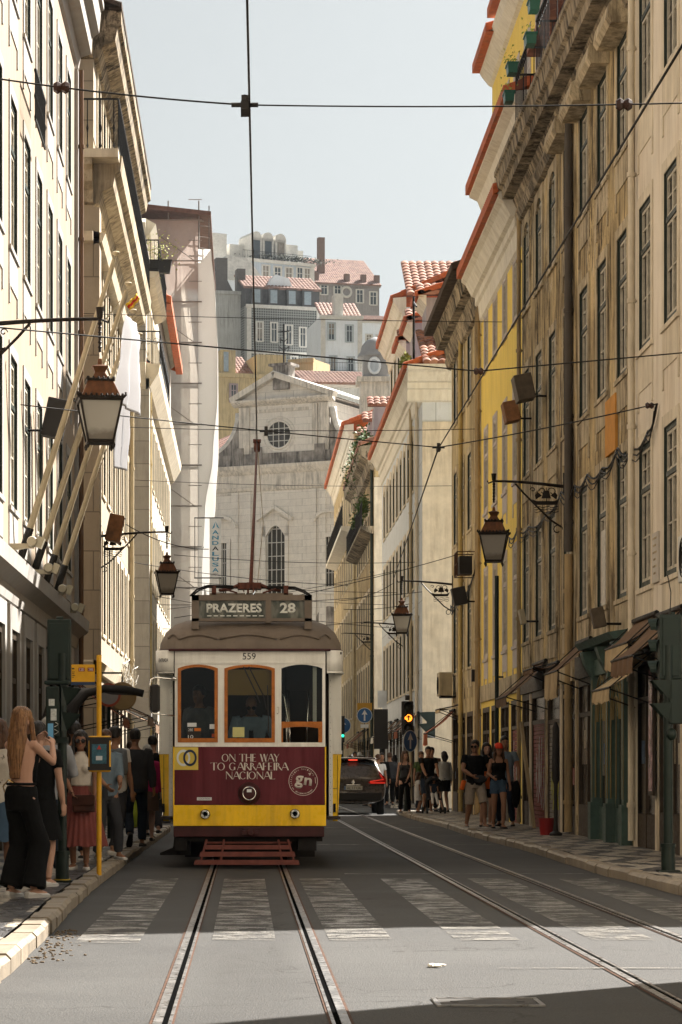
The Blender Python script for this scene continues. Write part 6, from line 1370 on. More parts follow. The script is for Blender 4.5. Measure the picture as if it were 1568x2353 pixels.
# lower front, gently rounded
def bowed(xa,xb,za,zb_,y=0,bow=.05,n=16,th=.05):
    m=MB(); f_=lambda x_:y-bow*(1-(2*(x_-xa)/(xb-xa)-1)**2)+bow
    for sgn in (0,):
        fr=[(xa+(xb-xa)*i/n) for i in range(n+1)]
        v=[(x_,f_(x_)-.0,za) for x_ in fr]+[(x_,f_(x_),zb_) for x_ in fr]+[(x_,f_(x_)+th,za) for x_ in fr]+[(x_,f_(x_)+th,zb_) for x_ in fr]; k=n+1
        f=[(i,i+1,i+1+k,i+k) for i in range(n)]+[(i+2*k,i+3*k,i+1+3*k,i+1+2*k) for i in range(n)]+[(i+k,i+1+k,i+1+3*k,i+3*k) for i in range(n)]+[(i,i+2*k,i+1+2*k,i+1) for i in range(n)]+[(0,k,3*k,2*k),(n,n+2*k,n+3*k,n+k)]
        m.add(v,f)
    return m
xa,xb=tx(399),tx(749)
bowed(xa,xb,tz(1849),tz(1716),-.02,.0).build('maroon_panel',T_MA,T); 
bowed(xa-.004,xb+.004,tz(1898),tz(1850),-.028,.0).build('yellow_band',T_YE,T,bevel=.008)
bowed(xa,xb-.02,tz(1923),tz(1899),-.03,.0).build('bumper',T_MD,T,bevel=.01)
for q in (xa-.004,xb-.012): MB().box(q,q+.016,-.032,.0,tz(1850),tz(1716)).build('edge_trim',T_YE,T)
m=MB(); cx=tx(576); m.box(cx-.11,cx+.11,-.10,-.03,tz(1918),tz(1908)); m.prism([(cx-.13,tz(1900)),(cx+.13,tz(1900)),(cx+.07,tz(1910)),(cx-.07,tz(1910))],lambda u,v_,q:(u,q,v_),-.09,-.03); m.lathe((cx,-.10,tz(1913)),[(.035,-.02),(.05,0),(.05,.05)],12,'y'); m.build('coupler',T_MD,T,bevel=.006)
# lettering on the maroon wrap: high contrast display capitals drawn as thick and thin strokes
CREAM=mat('wrap_lettering_cream',(.60,.55,.48),.45,bmp=0,var=.02)
K=.17;t_=.045
GL={'O':[('o',.0,0,.95,1)],'G':[('g',0,0,.9,1)],'C':[('c',0,0,.85,1)],
'N':[('v',.06,0,1,t_),('d',.0,1,.8,0,K),('v',.80,0,1,t_)],'T':[('v',.36,0,1,K),('h',.0,.8,1,t_),('v',0.02,.9,1,t_),('v',.78,.9,1,t_)],'H':[('v',.06,0,1,K),('v',.70,0,1,K),('h',.1,.75,.53,t_)],
'E':[('v',.06,0,1,K),('h',.06,.6,1,t_),('h',.06,.5,.53,t_),('h',.06,.62,.0,t_)],'W':[('d',0,1,.28,0,K),('d',.28,0,.5,1,t_),('d',.5,1,.75,0,K),('d',.75,0,1.02,1,t_)],'A':[('d',0,0,.38,1,t_),('d',.38,1,.78,0,K),('h',.14,.6,.36,t_)],
'Y':[('d',0,1,.36,.48,K),('d',.75,1,.38,.48,t_),('v',.32,0,.5,K*.8)],'R':[('v',.06,0,1,K),('p',.15,.5,.5,1),('d',.35,.5,.72,0,K)],'F':[('v',.06,0,1,K),('h',.06,.58,1,t_),('h',.06,.48,.53,t_)],'I':[('v',.06,0,1,K)],'L':[('v',.06,0,1,K),('h',.06,.58,.0,t_),('v',.58,0,.1,t_)],' ':[]}
GWD={'O':1.02,'G':1.0,'C':.9,'N':.95,'T':.86,'H':.88,'E':.7,'W':1.08,'A':.82,'Y':.78,'R':.76,'F':.66,'I':.26,'L':.66,' ':.45}
def display(m,text,cx,z0,h,width):
    tot=sum(GWD[c] for c in text); sx=width/tot; x_=cx-width/2; fn=lambda u,v_,q:(u,q,v_)
    for c in text:
        for g in GL[c]:
            if g[0]=='v': m.box(x_+g[1]*sx,x_+(g[1]+g[4])*sx,-.0035,0,z0+g[2]*h,z0+g[3]*h)
            elif g[0]=='h': m.box(x_+g[1]*sx,x_+g[2]*sx,-.003,0,z0+(g[3]-t_*.5 if g[3]>.02 else 0)*h,z0+min(1,g[3]+t_*.8)*h)
            elif g[0]=='d': m.prism([(x_+g[1]*sx,z0+g[2]*h),(x_+(g[1]+g[5])*sx,z0+g[2]*h),(x_+(g[3]+g[5])*sx,z0+g[4]*h),(x_+g[3]*sx,z0+g[4]*h)],fn,-.0032,0)
            else:
                if g[0]=='p': a0,a1,cxx,cz,rx,rz=-PI/2,PI/2,g[1],(g[2]+g[4])/2,.36,(g[4]-g[2])/2
                elif g[0]=='o': a0,a1,cxx,cz,rx,rz=0,2*PI,.47,.5,.47,.5
                else: a0,a1,cxx,cz,rx,rz=PI*.22,2*PI-PI*.22,.45,.5,.45,.5
                n=20; ri=lambda a:(rx-(K if abs(math.cos(a))>.0 else t_)*abs(math.cos(a))-t_*.6)
                for i in range(n):
                    a,b=a0+(a1-a0)*i/n,a0+(a1-a0)*(i+1)/n
                    P=lambda a,rr_x,rr_z:(x_+(cxx+rr_x*math.cos(a))*sx,z0+(cz+rr_z*math.sin(a))*h)
                    m.prism([P(a,rx,rz),P(b,rx,rz),P(b,rx-K*.8,rz-t_),P(a,rx-K*.8,rz-t_)],fn,-.003,0)
                if g[0]=='g': m.box(x_+.6*sx,x_+.78*sx,-.0031,0,z0+.1*h,z0+.45*h)
        x_+=GWD[c]*sx
def on(py): return tz(py)
m=MB(); display(m,'ON THE WAY',tx(576),tz(1750),.098,132/TS); display(m,'TO GARRAFEIRA',tx(573),tz(1770),.098,178/TS); display(m,'NACIONAL',tx(576),tz(1790.5),.098,114/TS)
MB().merge(m,Matrix.Translation((0,-.021,0))).build('slogan_lettering',CREAM,T)
NAVY=mat('navy_ring',(.02,.03,.06),.5,bmp=0); PYE=mat('pale_yellow_sticker',(.62,.46,.08),.45,bmp=0)
em=MB().box(tx(399),tx(456),-.0235,-.021,tz(1769),tz(1717)).build('yellow_square',PYE,T); m=MB(); m.torus((tx(423),-.0245,tz(1741)),.058,.010,28,6); a=m.build('white_ring',SWH,em); a.scale=(1,.25,1); a.location=(0,-.02,0)
def flatring(cx,cz,r0,r1,y,zs=1.25,n=32):
    m=MB(); 
    for i in range(n):
        a,b=2*PI*i/n,2*PI*(i+1)/n; P=lambda r,q:(cx+r*math.cos(q),cz+r*zs*math.sin(q)); m.prism([P(r0,a),P(r0,b),P(r1,b),P(r1,a)],lambda u,v_,q:(u,q,v_),y-.002,y)
    return m
bpy.data.objects.remove(a); flatring(tx(422),tz(1741.5),.062,.088,-.0235,1.22).build('white_ring',SWH,em); flatring(tx(437),tz(1741.5),.062,.088,-.026,1.22).build('navy_ring',NAVY,em)
# QR sticker itself is left out; its caption strip stays
st_=MB().box(tx(453),tx(487),-.0235,-.021,tz(1839),tz(1832)).build('caption_sticker',SWH,T); txt('LOCATION',FBK,st_,26/TS,3.6/TS,(tx(470),-.0238,tz(1835.5)))
# round gn emblem
gx,gz,gr=tx(697),tz(1795),.186
halo=MB(); halo.lathe((gx,-.0225,gz),[(gr*1.1,0),(gr*1.1,.0015)],40,'y'); lg=halo.build('emblem_disc',mat('emblem_wine_red',(.13,.006,.02),.45,bmp=0),T); lg.scale=(1,1,1)
MB().lathe((gx,-.0245,gz),[(gr*1.03,0),(gr*1.03,.0015)],40,'y').build('inner_disc',T_MA,lg)
flatring(gx,gz,gr*.975,gr*1.01,-.0248,1.0,40).build('ring',CREAM,lg)
txt('g',CREAM,lg,.105,.165,(gx-.055,-.0265,gz-.01),rot=(90,6,0),bold=.03); txt('n',CREAM,lg,.10,.098,(gx+.062,-.0265,gz-.005),rot=(90,8,0),bold=.03)
for arc,r_,a0,a1,hh in (('GARRAFEIRA NACIONAL',gr*.84,205,25,.020),('Wine & Spirits Shop since 1927',gr*.86,232,318,.015)):
    n=len(arc)
    for i,c in enumerate(arc):
        if c==' ': continue
        a=a0+(a1-a0)*(i+.5)/n; top=a1<a0; ar=R(a); txt(c,CREAM,lg,hh*.62,hh,(gx+r_*math.cos(ar),-.0265,gz+r_*math.sin(ar)),'ring_letter',rot=(90,-(a-90) if top else -(a+90),0))
m=MB()
for q,(a,b) in enumerate(((0,0),(-.012,.0),(.012,0),(-.006,-.011),(.006,-.011),(0,-.022))): m.lathe((gx+.085+a,-.0265,gz+.10+b),[(.0055,0),(.0055,.002)],10,'y')
m.build('grapes',CREAM,lg)
for s in (-1,1): m=MB(); m.tube([(gx+gr*.87*math.cos(R(a)),-.0265,gz+gr*.87*math.sin(R(a))) for a in ((210,222) if s<0 else (-10,18))],.003,4); m.build('arc_mark',CREAM,lg)
# lamps
h=thing('headlight',None,None); del_keys(h); h.parent=T; h.location=(tx(573),-.02,tz(1823))
MB().lathe((0,0,0),[(.085,-.075),(.118,-.055),(.142,-.02),(.145,.0)],28,'y').build('rim',T_MD,h,smooth=True,sharp=50); m=MB(); m.lathe((0,0,0),[(.0,-.055),(.05,-.06),(.078,-.075),(.086,-.082),(.088,-.07)],28,'y'); m.build('lens',LENS,h,smooth=True,sharp=60); MB().torus((0,-.08,0),.083,.009,28,6).build('ring',CHROME,h,smooth=True); MB().box(-.03,.03,-.086,-.079,.015,.055).build('painted_glint',SWH,h)  # small white plate stands for the glint on the lens
for px,py in ((472,1871),(678,1870)):
    h=thing('headlight',None,None); del_keys(h); h.parent=T; h.location=(tx(px),-.028,tz(py)); MB().lathe((0,0,0),[(.05,-.05),(.062,-.03),(.064,.0)],20,'y').build('rim',T_DK,h,smooth=True,sharp=50)
    MB().lathe((0,0,0),[(.0,-.045),(.03,-.05),(.046,-.06),(.05,-.05)],20,'y').build('lens',LENS,h,smooth=True); MB().torus((0,-.055,0),.05,.006,20,5).build('ring',CHROME,h,smooth=True)
# side vestibule corners: white above, yellow tapering below
for s,pa,pb in ((-1,362,400),(1,752,790)):
    a,b=tx(pa),tx(pb); m=MB()
    # upper letterboard curving back
    cxs=[(b,0.0),(a+.10,.03),(a+.03,.09),(a,.22),(a,7.6)] if s<0 else [(a,0.0),(b-.10,.03),(b-.03,.09),(b,.22),(b,7.6)]
    lo,hi=tz(1543),tz(1494); v=[(x_,y_,lo) for x_,y_ in cxs]+[(x_,y_,hi) for x_,y_ in cxs]; k=len(cxs); m.add(v,[(i,i+1,i+1+k,i+k) for i in range(k-1)])
    p=m.build('letterboard',T_WH,T,smooth=True,fix=False); p.modifiers.new('s','SOLIDIFY').thickness=.03
    m=MB(); m.tube([(x_,y_-.01,tz(1545)) for x_,y_ in cxs],.014,6); m.build('drip_rail',T_WH,T)
    m=MB(); oa=tx(363) if s<0 else tx(789); ia=tx(391) if s<0 else tx(763)
    lo_x,hi_x=sorted((oa,ia)); m.box(lo_x,hi_x,.62,.70,tz(1730),tz(1545)); m.box(lo_x if s<0 else hi_x-.04,lo_x+.04 if s<0 else hi_x,.70,7.4,tz(1730),tz(1640)); m.box(*( (hi_x-.03,hi_x+.02) if s<0 else (lo_x-.02,lo_x+.03)),.55,.70,tz(1888),tz(1545)); m.box(lo_x-.01,hi_x+.01,.60,.64,tz(1732),tz(1724)); m.build('corner_post',T_WH,T)
    m=MB(); oz=[(oa,tz(1731)),(oa+(-s)*.05,tz(1889)),(ia,tz(1889)),(ia,tz(1731))]; m.prism(oz,lambda u,v_,q:(u,q,v_),.615,.69); m.prism([(oa,tz(1731)),(oa-s*.05,tz(1889)),(oa-s*.09,tz(1889)),(oa-s*.04,tz(1731))],lambda u,v_,q:(u,q,v_),.69,7.3); o=m.build('yellow_side_panel',T_YE,T)
    m=MB(); mx_=(oa+ia)/2+.02*s; m.box(mx_-.003,mx_+.003,.610,.616,tz(1885),tz(1735)); m.box(min(oa,ia)+.03,mx_,.609,.616,tz(1813),tz(1812)); m.box(min(oa,ia)+.04,min(oa,ia)+.07,.58,.615,tz(1868),tz(1848)); m.build('door_seam',T_DK,o)
    m=MB()
    for zq in range(1560,1890,14): m.ell(((ia+.0*s),.548,tz(zq)),(.004,.004,.004),5,3)
    m.build('rivet',T_DK,o)
    # side wall windows of the body
    m=MB(); 
    for i in range(8): y_=.72+i*.95; m.box(*( (oa,oa+.05) if s<0 else (oa-.05,oa)),y_,y_+.12,tz(1640),tz(1545))
    m.build('window_pillar',T_WH,T)
txt('ENTRADA',FBK,T,.15,.045,(tx(376),.0,tz(1517)),rot=(90,0,-35))
txt('559',FBK,T,30/TS,15/TS,(tx(573),-.003,tz(1508)),'fleet_number',bold=.0)
# interior
m=MB(); m.box(tx(368),tx(784),.2,7.6,.62,.66); m.box(tx(366),tx(786),7.5,7.6,.6,2.8); m.box(tx(370),tx(440),1.9,1.94,.66,2.75); m.box(tx(712),tx(782),1.9,1.94,.66,2.75); m.box(tx(440),tx(712),1.9,1.94,2.35,2.75); m.box(tx(366),tx(786),.08,7.5,2.76,2.79); m.box(tx(410),tx(740),.35,.5,.66,1.52)
m.build('interior',T_IN,T)
m=MB(); m.box(tx(520),tx(629),.06,.075,tz(1597),tz(1538)); m.build('sun_blind',mat('tan_blind',(.34,.22,.075),.8,var=.1),T)
m=MB(); 
for i in range(6): m.tube([(tx(668)+.02*i,1.8+.7*i,.7),(tx(660)+.02*i,1.8+.7*i,2.7)],.014,6)
m.tube([(tx(655),.5,1.3),(tx(668),.45,1.75),(tx(655),.5,2.2),(tx(650),.5,2.3)],.012,6); m.tube([(tx(705),.5,1.5),(tx(712),.5,2.3)],.010,6); m.build('handrail',CHROME,T,smooth=True)
# papers on the windscreen
o=MB().box(tx(431),tx(462),.002,.006,tz(1700),tz(1672)).build('route_card',FBK,T); MB().box(tx(447),tx(462),-.0,.0015,tz(1680),tz(1673)).build('orange_patch',mat('orange_card',(.6,.16,.02),.5),o); txt('28E',SWH,o,11/TS,6/TS,(tx(438.5),.0005,tz(1677))); txt('10',SWH,o,12/TS,8/TS,(tx(438.5),.0005,tz(1693)))
MB().box(tx(431),tx(452),.002,.006,tz(1670),tz(1661)).build('paper',SWH,T); MB().box(tx(482),tx(494),.002,.006,tz(1675),tz(1664)).build('paper',SWH,T); MB().box(tx(535),tx(562),.002,.006,tz(1694),tz(1671)).build('yellow_note',mat('yellow_note',(.55,.52,.22),.7),T); MB().box(tx(487),tx(494),.002,.006,tz(1694),tz(1686)).build('red_note',RD,T)
# wipers
m=MB(); m.tube([(tx(560),-.02,tz(1532)),(tx(592),-.03,tz(1600)),(tx(598),-.03,tz(1615))],.008,5); m.tube([(tx(572),-.02,tz(1532)),(tx(606),-.03,tz(1600)),(tx(612),-.03,tz(1630))],.008,5); m.tube([(tx(615),-.035,tz(1575)),(tx(618),-.035,tz(1685))],.007,5); m.build('wiper',FBK,T)
m=MB(); m.tube([(tx(638),-.012,tz(1625)),(tx(641),-.03,tz(1625)),(tx(641),-.03,tz(1638)),(tx(637),-.012,tz(1640))],.005,5); m.build('latch',CHROME,T)
# mirror
mr=thing('mirror',None,None); del_keys(mr); mr.parent=T; m=MB(); m.tube([(tx(404),-.02,tz(1563)),(tx(392),-.06,tz(1560)),(tx(358),-.12,tz(1557)),(tx(348),-.14,tz(1562)),(tx(345),-.14,tz(1580)),(tx(345),-.14,tz(1630)),(tx(352),-.14,tz(1640)),(tx(378),-.08,tz(1642)),(tx(402),-.02,tz(1645))],.010,7); m.tube([(tx(398),-.03,tz(1560)),(tx(406),-.03,tz(1560))],.025,8); m.build('arm',CHROME,mr,smooth=True)
MB().box(tx(346.5),tx(369),-.19,-.12,tz(1637),tz(1574)).build('housing',FBK,mr,bevel=.03)
# roof dome
m=MB(); rings=[]
xl,xr=tx(364),tx(788)
prof=[(0,1.0,0),(.10,.985,.02),(.24,.93,.10),(.34,.84,.24),(.40,.72,.42),(.44,.55,.70),(.46,.40,1.1),(.47,.2,1.9)]
zb_=tz(1492)
for dz,sc_,inset in prof:
    ring=[]; hw=(xr-xl)/2*sc_; c=(xl+xr)/2; n=14
    y_f=.04+inset; y_b=7.5-inset*.5
    for i in range(n+1):
        a=PI*i/n; ring.append((c-hw*math.cos(a)**1 if 0 else c-hw*(abs(math.cos(a))**.75)*(1 if math.cos(a)>0 else -1), y_f+.42-.42*math.sin(a)**.6, zb_+dz*1.02))
    for i in range(3): ring.append((c+hw,y_f+.42+(y_b-y_f-.42)*(i+1)/3,zb_+dz*1.02))
    for i in range(3): ring.append((c-hw,y_b-(y_b-y_f-.42)*i/3,zb_+dz*1.02))
    rings.append(ring)
m.loft(rings,cap=True); m.build('roof',T_RF,T,smooth=True,sharp=40)
m=MB(); e=rings[0]; m.tube([(p[0]*1.005,p[1]-.02,p[2]-.012) for p in e[:15]]+[(e[15][0],7.4,e[0][2]-.012)],.022,6); m.build('roof_edge',T_MD,T,smooth=True)
m=MB(); m.box(tx(388),tx(760),-.07,-.02,tz(1497),tz(1491)); m.build('gutter',T_MD,T,bevel=.008)
# ribs on the dome (scalloped drip strips)
def domept(px,dz,lift=.012):
    x_=tx(px); c=(xl+xr)/2; k=0
    for (d0,s0,i0),(d1,s1,i1) in zip(prof,prof[1:]):
        if d0<=dz<=d1: q=(dz-d0)/(d1-d0); sc_=s0+(s1-s0)*q; ins=i0+(i1-i0)*q; break
    hw=(xr-xl)/2*sc_; r_=max(-1,min(1,(x_-c)/hw)); ca=abs(r_)**(1/.75); sa=math.sqrt(max(0,1-ca*ca)); return (x_,.04+ins+.42-.42*sa**.6-lift,zb_+dz*1.02+lift)
m=MB()
for a,b,h0 in ((385,410,.22),(410,500,.20),(505,637,.20),(644,735,.20),(735,762,.22)):
    m.tube([domept(a+(b-a)*i/8,h0*.62+.055*math.sin(PI*i/8)) for i in range(9)],.014,6)
m.build('rain_strip',T_RF,T,smooth=True)
m=MB(); m.box(tx(452),tx(706),1.3,6.6,zb_+.38,zb_+.58); m.build('clerestory',T_RF,T,bevel=.05)
# destination box
sg=thing('destination_sign',None,None); del_keys(sg); sg.parent=T; y0=.16
m=MB(); m.box(tx(440),tx(718),y0,y0+.14,tz(1378),tz(1365)); m.box(tx(440),tx(718),y0,y0+.14,tz(1426),tz(1419)); m.box(tx(440),tx(457),y0,y0+.14,tz(1444),tz(1365)); m.box(tx(701),tx(718),y0,y0+.14,tz(1444),tz(1365)); m.box(tx(611),tx(624),y0-.003,y0+.14,tz(1429),tz(1370)); m.build('box_frame',T_RF,sg)
def signglass():
    m,nt,b=_nt('destination_blind'); v=coords(nt,(1,1,.35),obj=True); n=nz(nt,v,9,3,.5); L(nt,mixc(nt,ramp(nt,n,.45,.6),(.055,.06,.045),(.17,.165,.13)),b.inputs['Base Color']); b.inputs['Roughness'].default_value=.12; return m
MB().box(tx(457),tx(701),y0+.04,y0+.06,tz(1419),tz(1378)).build('glass',signglass(),sg)
LW=mat('sign_lettering_white',(.72,.72,.66),.5,bmp=0)
txt('PRAZERES',LW,sg,128/TS,21/TS,(tx(538),y0+.038,tz(1395)),'destination_lettering',bold=.035); txt('28',LW,sg,36/TS,24/TS,(tx(662),y0+.038,tz(1395)),'route_number',bold=.03)
m=MB()
for px in range(476,604,15): m.box(tx(px),tx(px+10),y0+.036,y0+.039,tz(1414),tz(1412))
m.build('lower_edge_line',LW,sg)
# trolley base and pole
tb=thing('trolley_base',None,None); del_keys(tb); tb.parent=T; y0=.9
m=MB(); m.box(tx(470),tx(680),y0-.05,y0+1.3,tz(1365),tz(1358)); m.box(tx(480),tx(676),y0,y0+1.2,tz(1358),tz(1352)); m.build('platform',T_RF,tb)
m=MB(); m.box(tx(546),tx(602),y0,y0+.25,tz(1342),tz(1327)); m.box(tx(568),tx(573),y0-.05,y0,tz(1352),tz(1327)); m.box(tx(581),tx(585),y0-.05,y0,tz(1352),tz(1327))
for s in (-1,1):
    m.tube([(tx(575+s*25),y0,tz(1332)),(tx(575+s*50),y0+.1,tz(1342)),(tx(575+s*72),y0+.2,tz(1343))],.022,6); m.tube([(tx(575+s*30),y0-.02,tz(1352)),(tx(575+s*62),y0,tz(1342))],.012,5); m.box(tx(575+s*85)-.03,tx(575+s*85)+.03,y0,y0+.1,tz(1356),tz(1334))
m.build('spring_frame',T_RU,tb,smooth=False)
m=MB()
for k in (0,1): m.tube([(tx(437+4*k),.25,tz(1366)),(tx(452+4*k),.6,tz(1346+3*k)),(tx(476),.9,tz(1334+4*k)),(tx(546),.95,tz(1336+3*k)),(tx(620),.95,tz(1336+3*k)),(tx(680),.9,tz(1338+4*k)),(tx(702-3*k),.6,tz(1350+3*k)),(tx(716-3*k),.25,tz(1366))],.012,6)
m.build('conduit',T_DK,tb,smooth=True)
m=MB(); P=Vector((tx(577),y0+.1,tz(1330))); Q=at(591,1018,40.0)-Vector((TX,TD,0)); m.tube([P,P.lerp(Q,.5)+Vector((.0,0,-.06)),Q],[.026,.021,.015],8); m.tube([Q+Vector((0,-.05,-.12)),Q+Vector((0,.05,.02))],.05,8); m.tube([Q+Vector((-.06,0,.03)),Q+Vector((.06,0,.03))],.03,8); pole_=m.build('pole',T_RU,tb,smooth=True)
m=MB(); v=[P+Vector((.08,-.05,-.1)),P.lerp(Q,.5)+Vector((.13,0,-.2)),Q+Vector((.01,0,-.1))]; m.tube(v,.006,4); m.build('rope',mat('rope'),tb)
m=MB(); m.tube([(tx(559),y0,tz(1345)),(tx(566),y0-.1,tz(1357))],.01,5); m.tube([(tx(590),y0,tz(1345)),(tx(582),y0-.1,tz(1357))],.01,5); m.build('stay',CHROME,tb)
# undercarriage, fender, steps
m=MB(); m.box(tx(405),tx(742),.1,7.2,.34,.60); m.box(tx(500),tx(650),.5,1.2,.06,.4); m.box(tx(686),tx(728),.05,.5,tz(1955),tz(1925)); m.box(tx(402),tx(430),.05,.5,tz(1955),tz(1925)); m.box(tx(420),tx(730),1.3,1.5,.10,.4)
for y_ in (1.9,4.9):
    for x_ in (-.45,.45): m.lathe((x_,y_,.33),[(.33,-.05),(.33,.05)],20,'x')
m.build('undercarriage',T_DK,T)
m=MB(); a=tx(366); m.prism([(tx(400),tz(1920)),(tx(396),tz(1950)),(tx(366),tz(1962)),(tx(366),tz(1967)),(tx(436),tz(1967)),(tx(436),tz(1930))],lambda u,v_,q:(u,q,v_),.35,.9); m.build('side_step',T_DK,T)
m=MB()
for z0_,z1_,xa_,xb_,y_ in ((1951,1941,472,666,-.12),(1967,1956,462,676,-.22),(1985,1974,450,685,-.32)): m.loft([[(tx(xa_-3),y_-.03,tz(z0_)),(tx(xb_+3),y_-.03,tz(z0_)),(tx(xb_+3),y_,tz(z0_)),(tx(xa_-3),y_,tz(z0_))],[(tx(xa_),y_-.0,tz(z1_)),(tx(xb_),y_-.0,tz(z1_)),(tx(xb_),y_+.03,tz(z1_)),(tx(xa_),y_+.03,tz(z1_))]])
for px0,px1 in ((475,462),(662,676),(515,508),(640,648)): m.tube([(tx(px0),-.04,tz(1930)),(tx(px1),-.30,tz(1980))],.015,6)
m.box(tx(470),tx(670),-.05,-.02,tz(1938),tz(1934)); m.build('fender_slats',mat('fender_rust_red',(.12,.035,.025),.6,.2,var=.25,vs=8),T)
# ================================================================ CAR
CD=74.0; cs=F/CD; cz=lambda py:EH+(HZ-py)/cs
CX=(812-VX)/cs; car=thing('parked_car','dark brown people carrier seen from behind, brake lights on, right of the tram','car',(CX,CD,0))
PAINTC=mat('dark_brown_metallic_paint',(.10,.08,.065),.3,.4,bmp=0,coat=.8,var=.04); CGL=mat('dark_car_glass',(.02,.025,.028),.06,0,bmp=0,spec=.8); RUB=mat('tyre_rubber',(.012,.012,.012),.8,bmp=.1); TAIL=emis('tail_light_red',(.6,.03,.015),.25); TAILO=mat('red_lens',(.30,.01,.008),.2,bmp=0)
def carring(y,w0,w1,z0,z1,z2,zt,wt):
    """body section: sill, belt, shoulder, roof"""
    return [(-w0,y,z0),(-w1,y,z1),(-w1*.985,y,z2),(-wt,y,zt-.06),(-wt*.85,y,zt),(0,y,zt+.015),(wt*.85,y,zt),(wt,y,zt-.06),(w1*.985,y,z2),(w1,y,z1),(w0,y,z0),(0,y,z0)]
m=MB(); m.loft([carring(.10,.80,.87,.42,.62,.72,.80,.80),carring(.02,.84,.91,.34,.60,.95,1.02,.84),carring(.12,.86,.93,.32,.62,1.00,1.28,.76),carring(.32,.87,.93,.30,.62,1.00,1.56,.70),carring(.8,.87,.935,.28,.62,1.0,1.64,.71),carring(2.2,.87,.935,.28,.62,1.0,1.64,.71),carring(3.2,.87,.93,.28,.62,.98,1.30,.68),carring(3.9,.86,.92,.28,.60,.94,1.0,.80),carring(4.5,.80,.86,.30,.55,.78,.84,.72)])
b=m.build('body',PAINTC,car,smooth=True); sub=b.modifiers.new('s','SUBSURF'); sub.levels=sub.render_levels=2
m=MB(); m.add([(-.70,.10,1.06),(.70,.10,1.06),(.74,.13,1.12),(.60,.315,1.50),(-.60,.315,1.50),(-.74,.13,1.12)],[(0,1,2,3,4,5)]); v=[(x_,y_-.045,z_) for x_,y_,z_ in m.v]; m.v=v; o=m.build('rear_window',CGL,car,fix=False); o.modifiers.new('s','SOLIDIFY').thickness=.02
MB().box(-.13,.13,.16,.20,1.535,1.57).build('high_brake_light',emis('high_stop_red',(.8,.06,.03),.35),car)
m=MB(); m.prism([(-.68,1.57),(.68,1.57),(.62,1.62),(-.62,1.62)],lambda u,v_,q:(u,q,v_),.14,.5); m.build('roof_spoiler',PAINTC,car,bevel=.02)
for s in (-1,1):
    m=MB(); m.prism([(s*.93,.88),(s*.93,1.02),(s*.80,1.16),(s*.72,1.25),(s*.74,1.12),(s*.80,1.0),(s*.42,.93),(s*.46,.87)],lambda u,v_,q:(u,q,v_),-.035,.08); m.build('tail_light',TAILO,car)
    m=MB(); m.tube([(s*.90,-.05,.90),(s*.50,-.05,.90),(s*.48,-.05,.94),(s*.86,-.05,1.0),(s*.78,-.03,1.12),(s*.73,0,1.23)],.014,5); m.build('light_strip',TAIL,car)
    m=MB(); m.lathe((s*.80,.62,.34),[(.0,-.1),(.24,-.11),(.33,-.10),(.34,-.06),(.34,.06),(.33,.10),(.24,.11),(.0,.1)],24,'x'); m.build('wheel',RUB,car,smooth=True,sharp=40)
    m=MB(); m.lathe((s*.80,3.6,.34),[(.0,-.1),(.24,-.11),(.33,-.10),(.34,-.06),(.34,.06),(.33,.10),(.24,.11),(.0,.1)],24,'x'); m.build('wheel',RUB,car,smooth=True,sharp=40)
    MB().box(*sorted((s*.55,s*.72)),-.03,.02,.42,.47).build('reflector',TAILO,car)
m=MB(); m.box(-.82,.82,-.035,.1,.40,.62); m.build('bumper',mat('bumper_black',(.02,.018,.016),.45),car,bevel=.03)
pl=MB().box(-.26,.26,-.045,-.02,.70,.815).build('number_plate',mat('plate_yellowish',(.42,.40,.33),.4),car); txt('AL 17 UA',FBK,pl,.40,.075,(.02,-.046,.757)); MB().box(-.255,-.215,-.047,-.044,.705,.81).build('blue_band',BLUE,pl)
m=MB(); m.prism([(-.05,.92),(0,1.0),(.05,.92),(0,.84)],lambda u,v_,q:(u,q,v_),-.04,-.02); m.build('badge',CHROME,car); m=MB(); m.box(-.2,.2,-.03,-.01,.835,.86); m.build('trim_strip',CHROME,car); m=MB(); m.tube([(0,.9,1.64),(0,1.0,1.72)],.012,5); m.ell((0,.9,1.66),(.04,.06,.03),8,4); m.build('antenna',FBK,car)
# ================================================================ PEOPLE
SK={'light':mat('skin_light',(.44,.25,.17),.5,var=.06,bmp=.05,obj=True),'tan':mat('skin_tan',(.28,.14,.08),.5,var=.06,bmp=.05,obj=True),'brown':mat('skin_brown',(.20,.095,.055),.5,var=.06,bmp=.05,obj=True)}
def fab(name,col,**k): return mat('fabric_'+name,col,.85,spec=.1,var=k.pop('var',.12),vs=k.pop('vs',9),bmp=k.pop('bmp',.2),bs=70,obj=True,**k)
C={'black':fab('black',(.006,.006,.006)),'dkgrey':fab('dark_grey',(.035,.035,.038)),'grey':fab('grey',(.12,.13,.14)),'white':fab('white',(.52,.50,.47)),'cream':fab('cream',(.50,.44,.37)),'rose':fab('dusty_rose',(.17,.05,.042),spots=0),
'khaki':fab('khaki',(.34,.28,.22)),'denim':fab('denim',(.05,.085,.13)),'dkdenim':fab('dark_denim',(.022,.03,.045)),'magenta':fab('magenta',(.30,.015,.07)),'green':fab('olive_green',(.05,.075,.02)),'blue':fab('light_blue',(.20,.27,.34)),'brown':fab('brown',(.08,.045,.03)),'red':fab('coral_red',(.75,.07,.035)),'orange':fab('orange',(.60,.12,.02)),'plum':fab('plum',(.09,.06,.10)),
'spot':fab('leopard_print',(.45,.40,.33),spots=1,scol=(.03,.02,.015)),'pattern':fab('pale_print',(.34,.33,.30),spots=.7,scol=(.06,.06,.06)),'hoody':fab('grey_blue',(.13,.17,.20)),'silver':fab('silver_grey',(.24,.24,.25))}
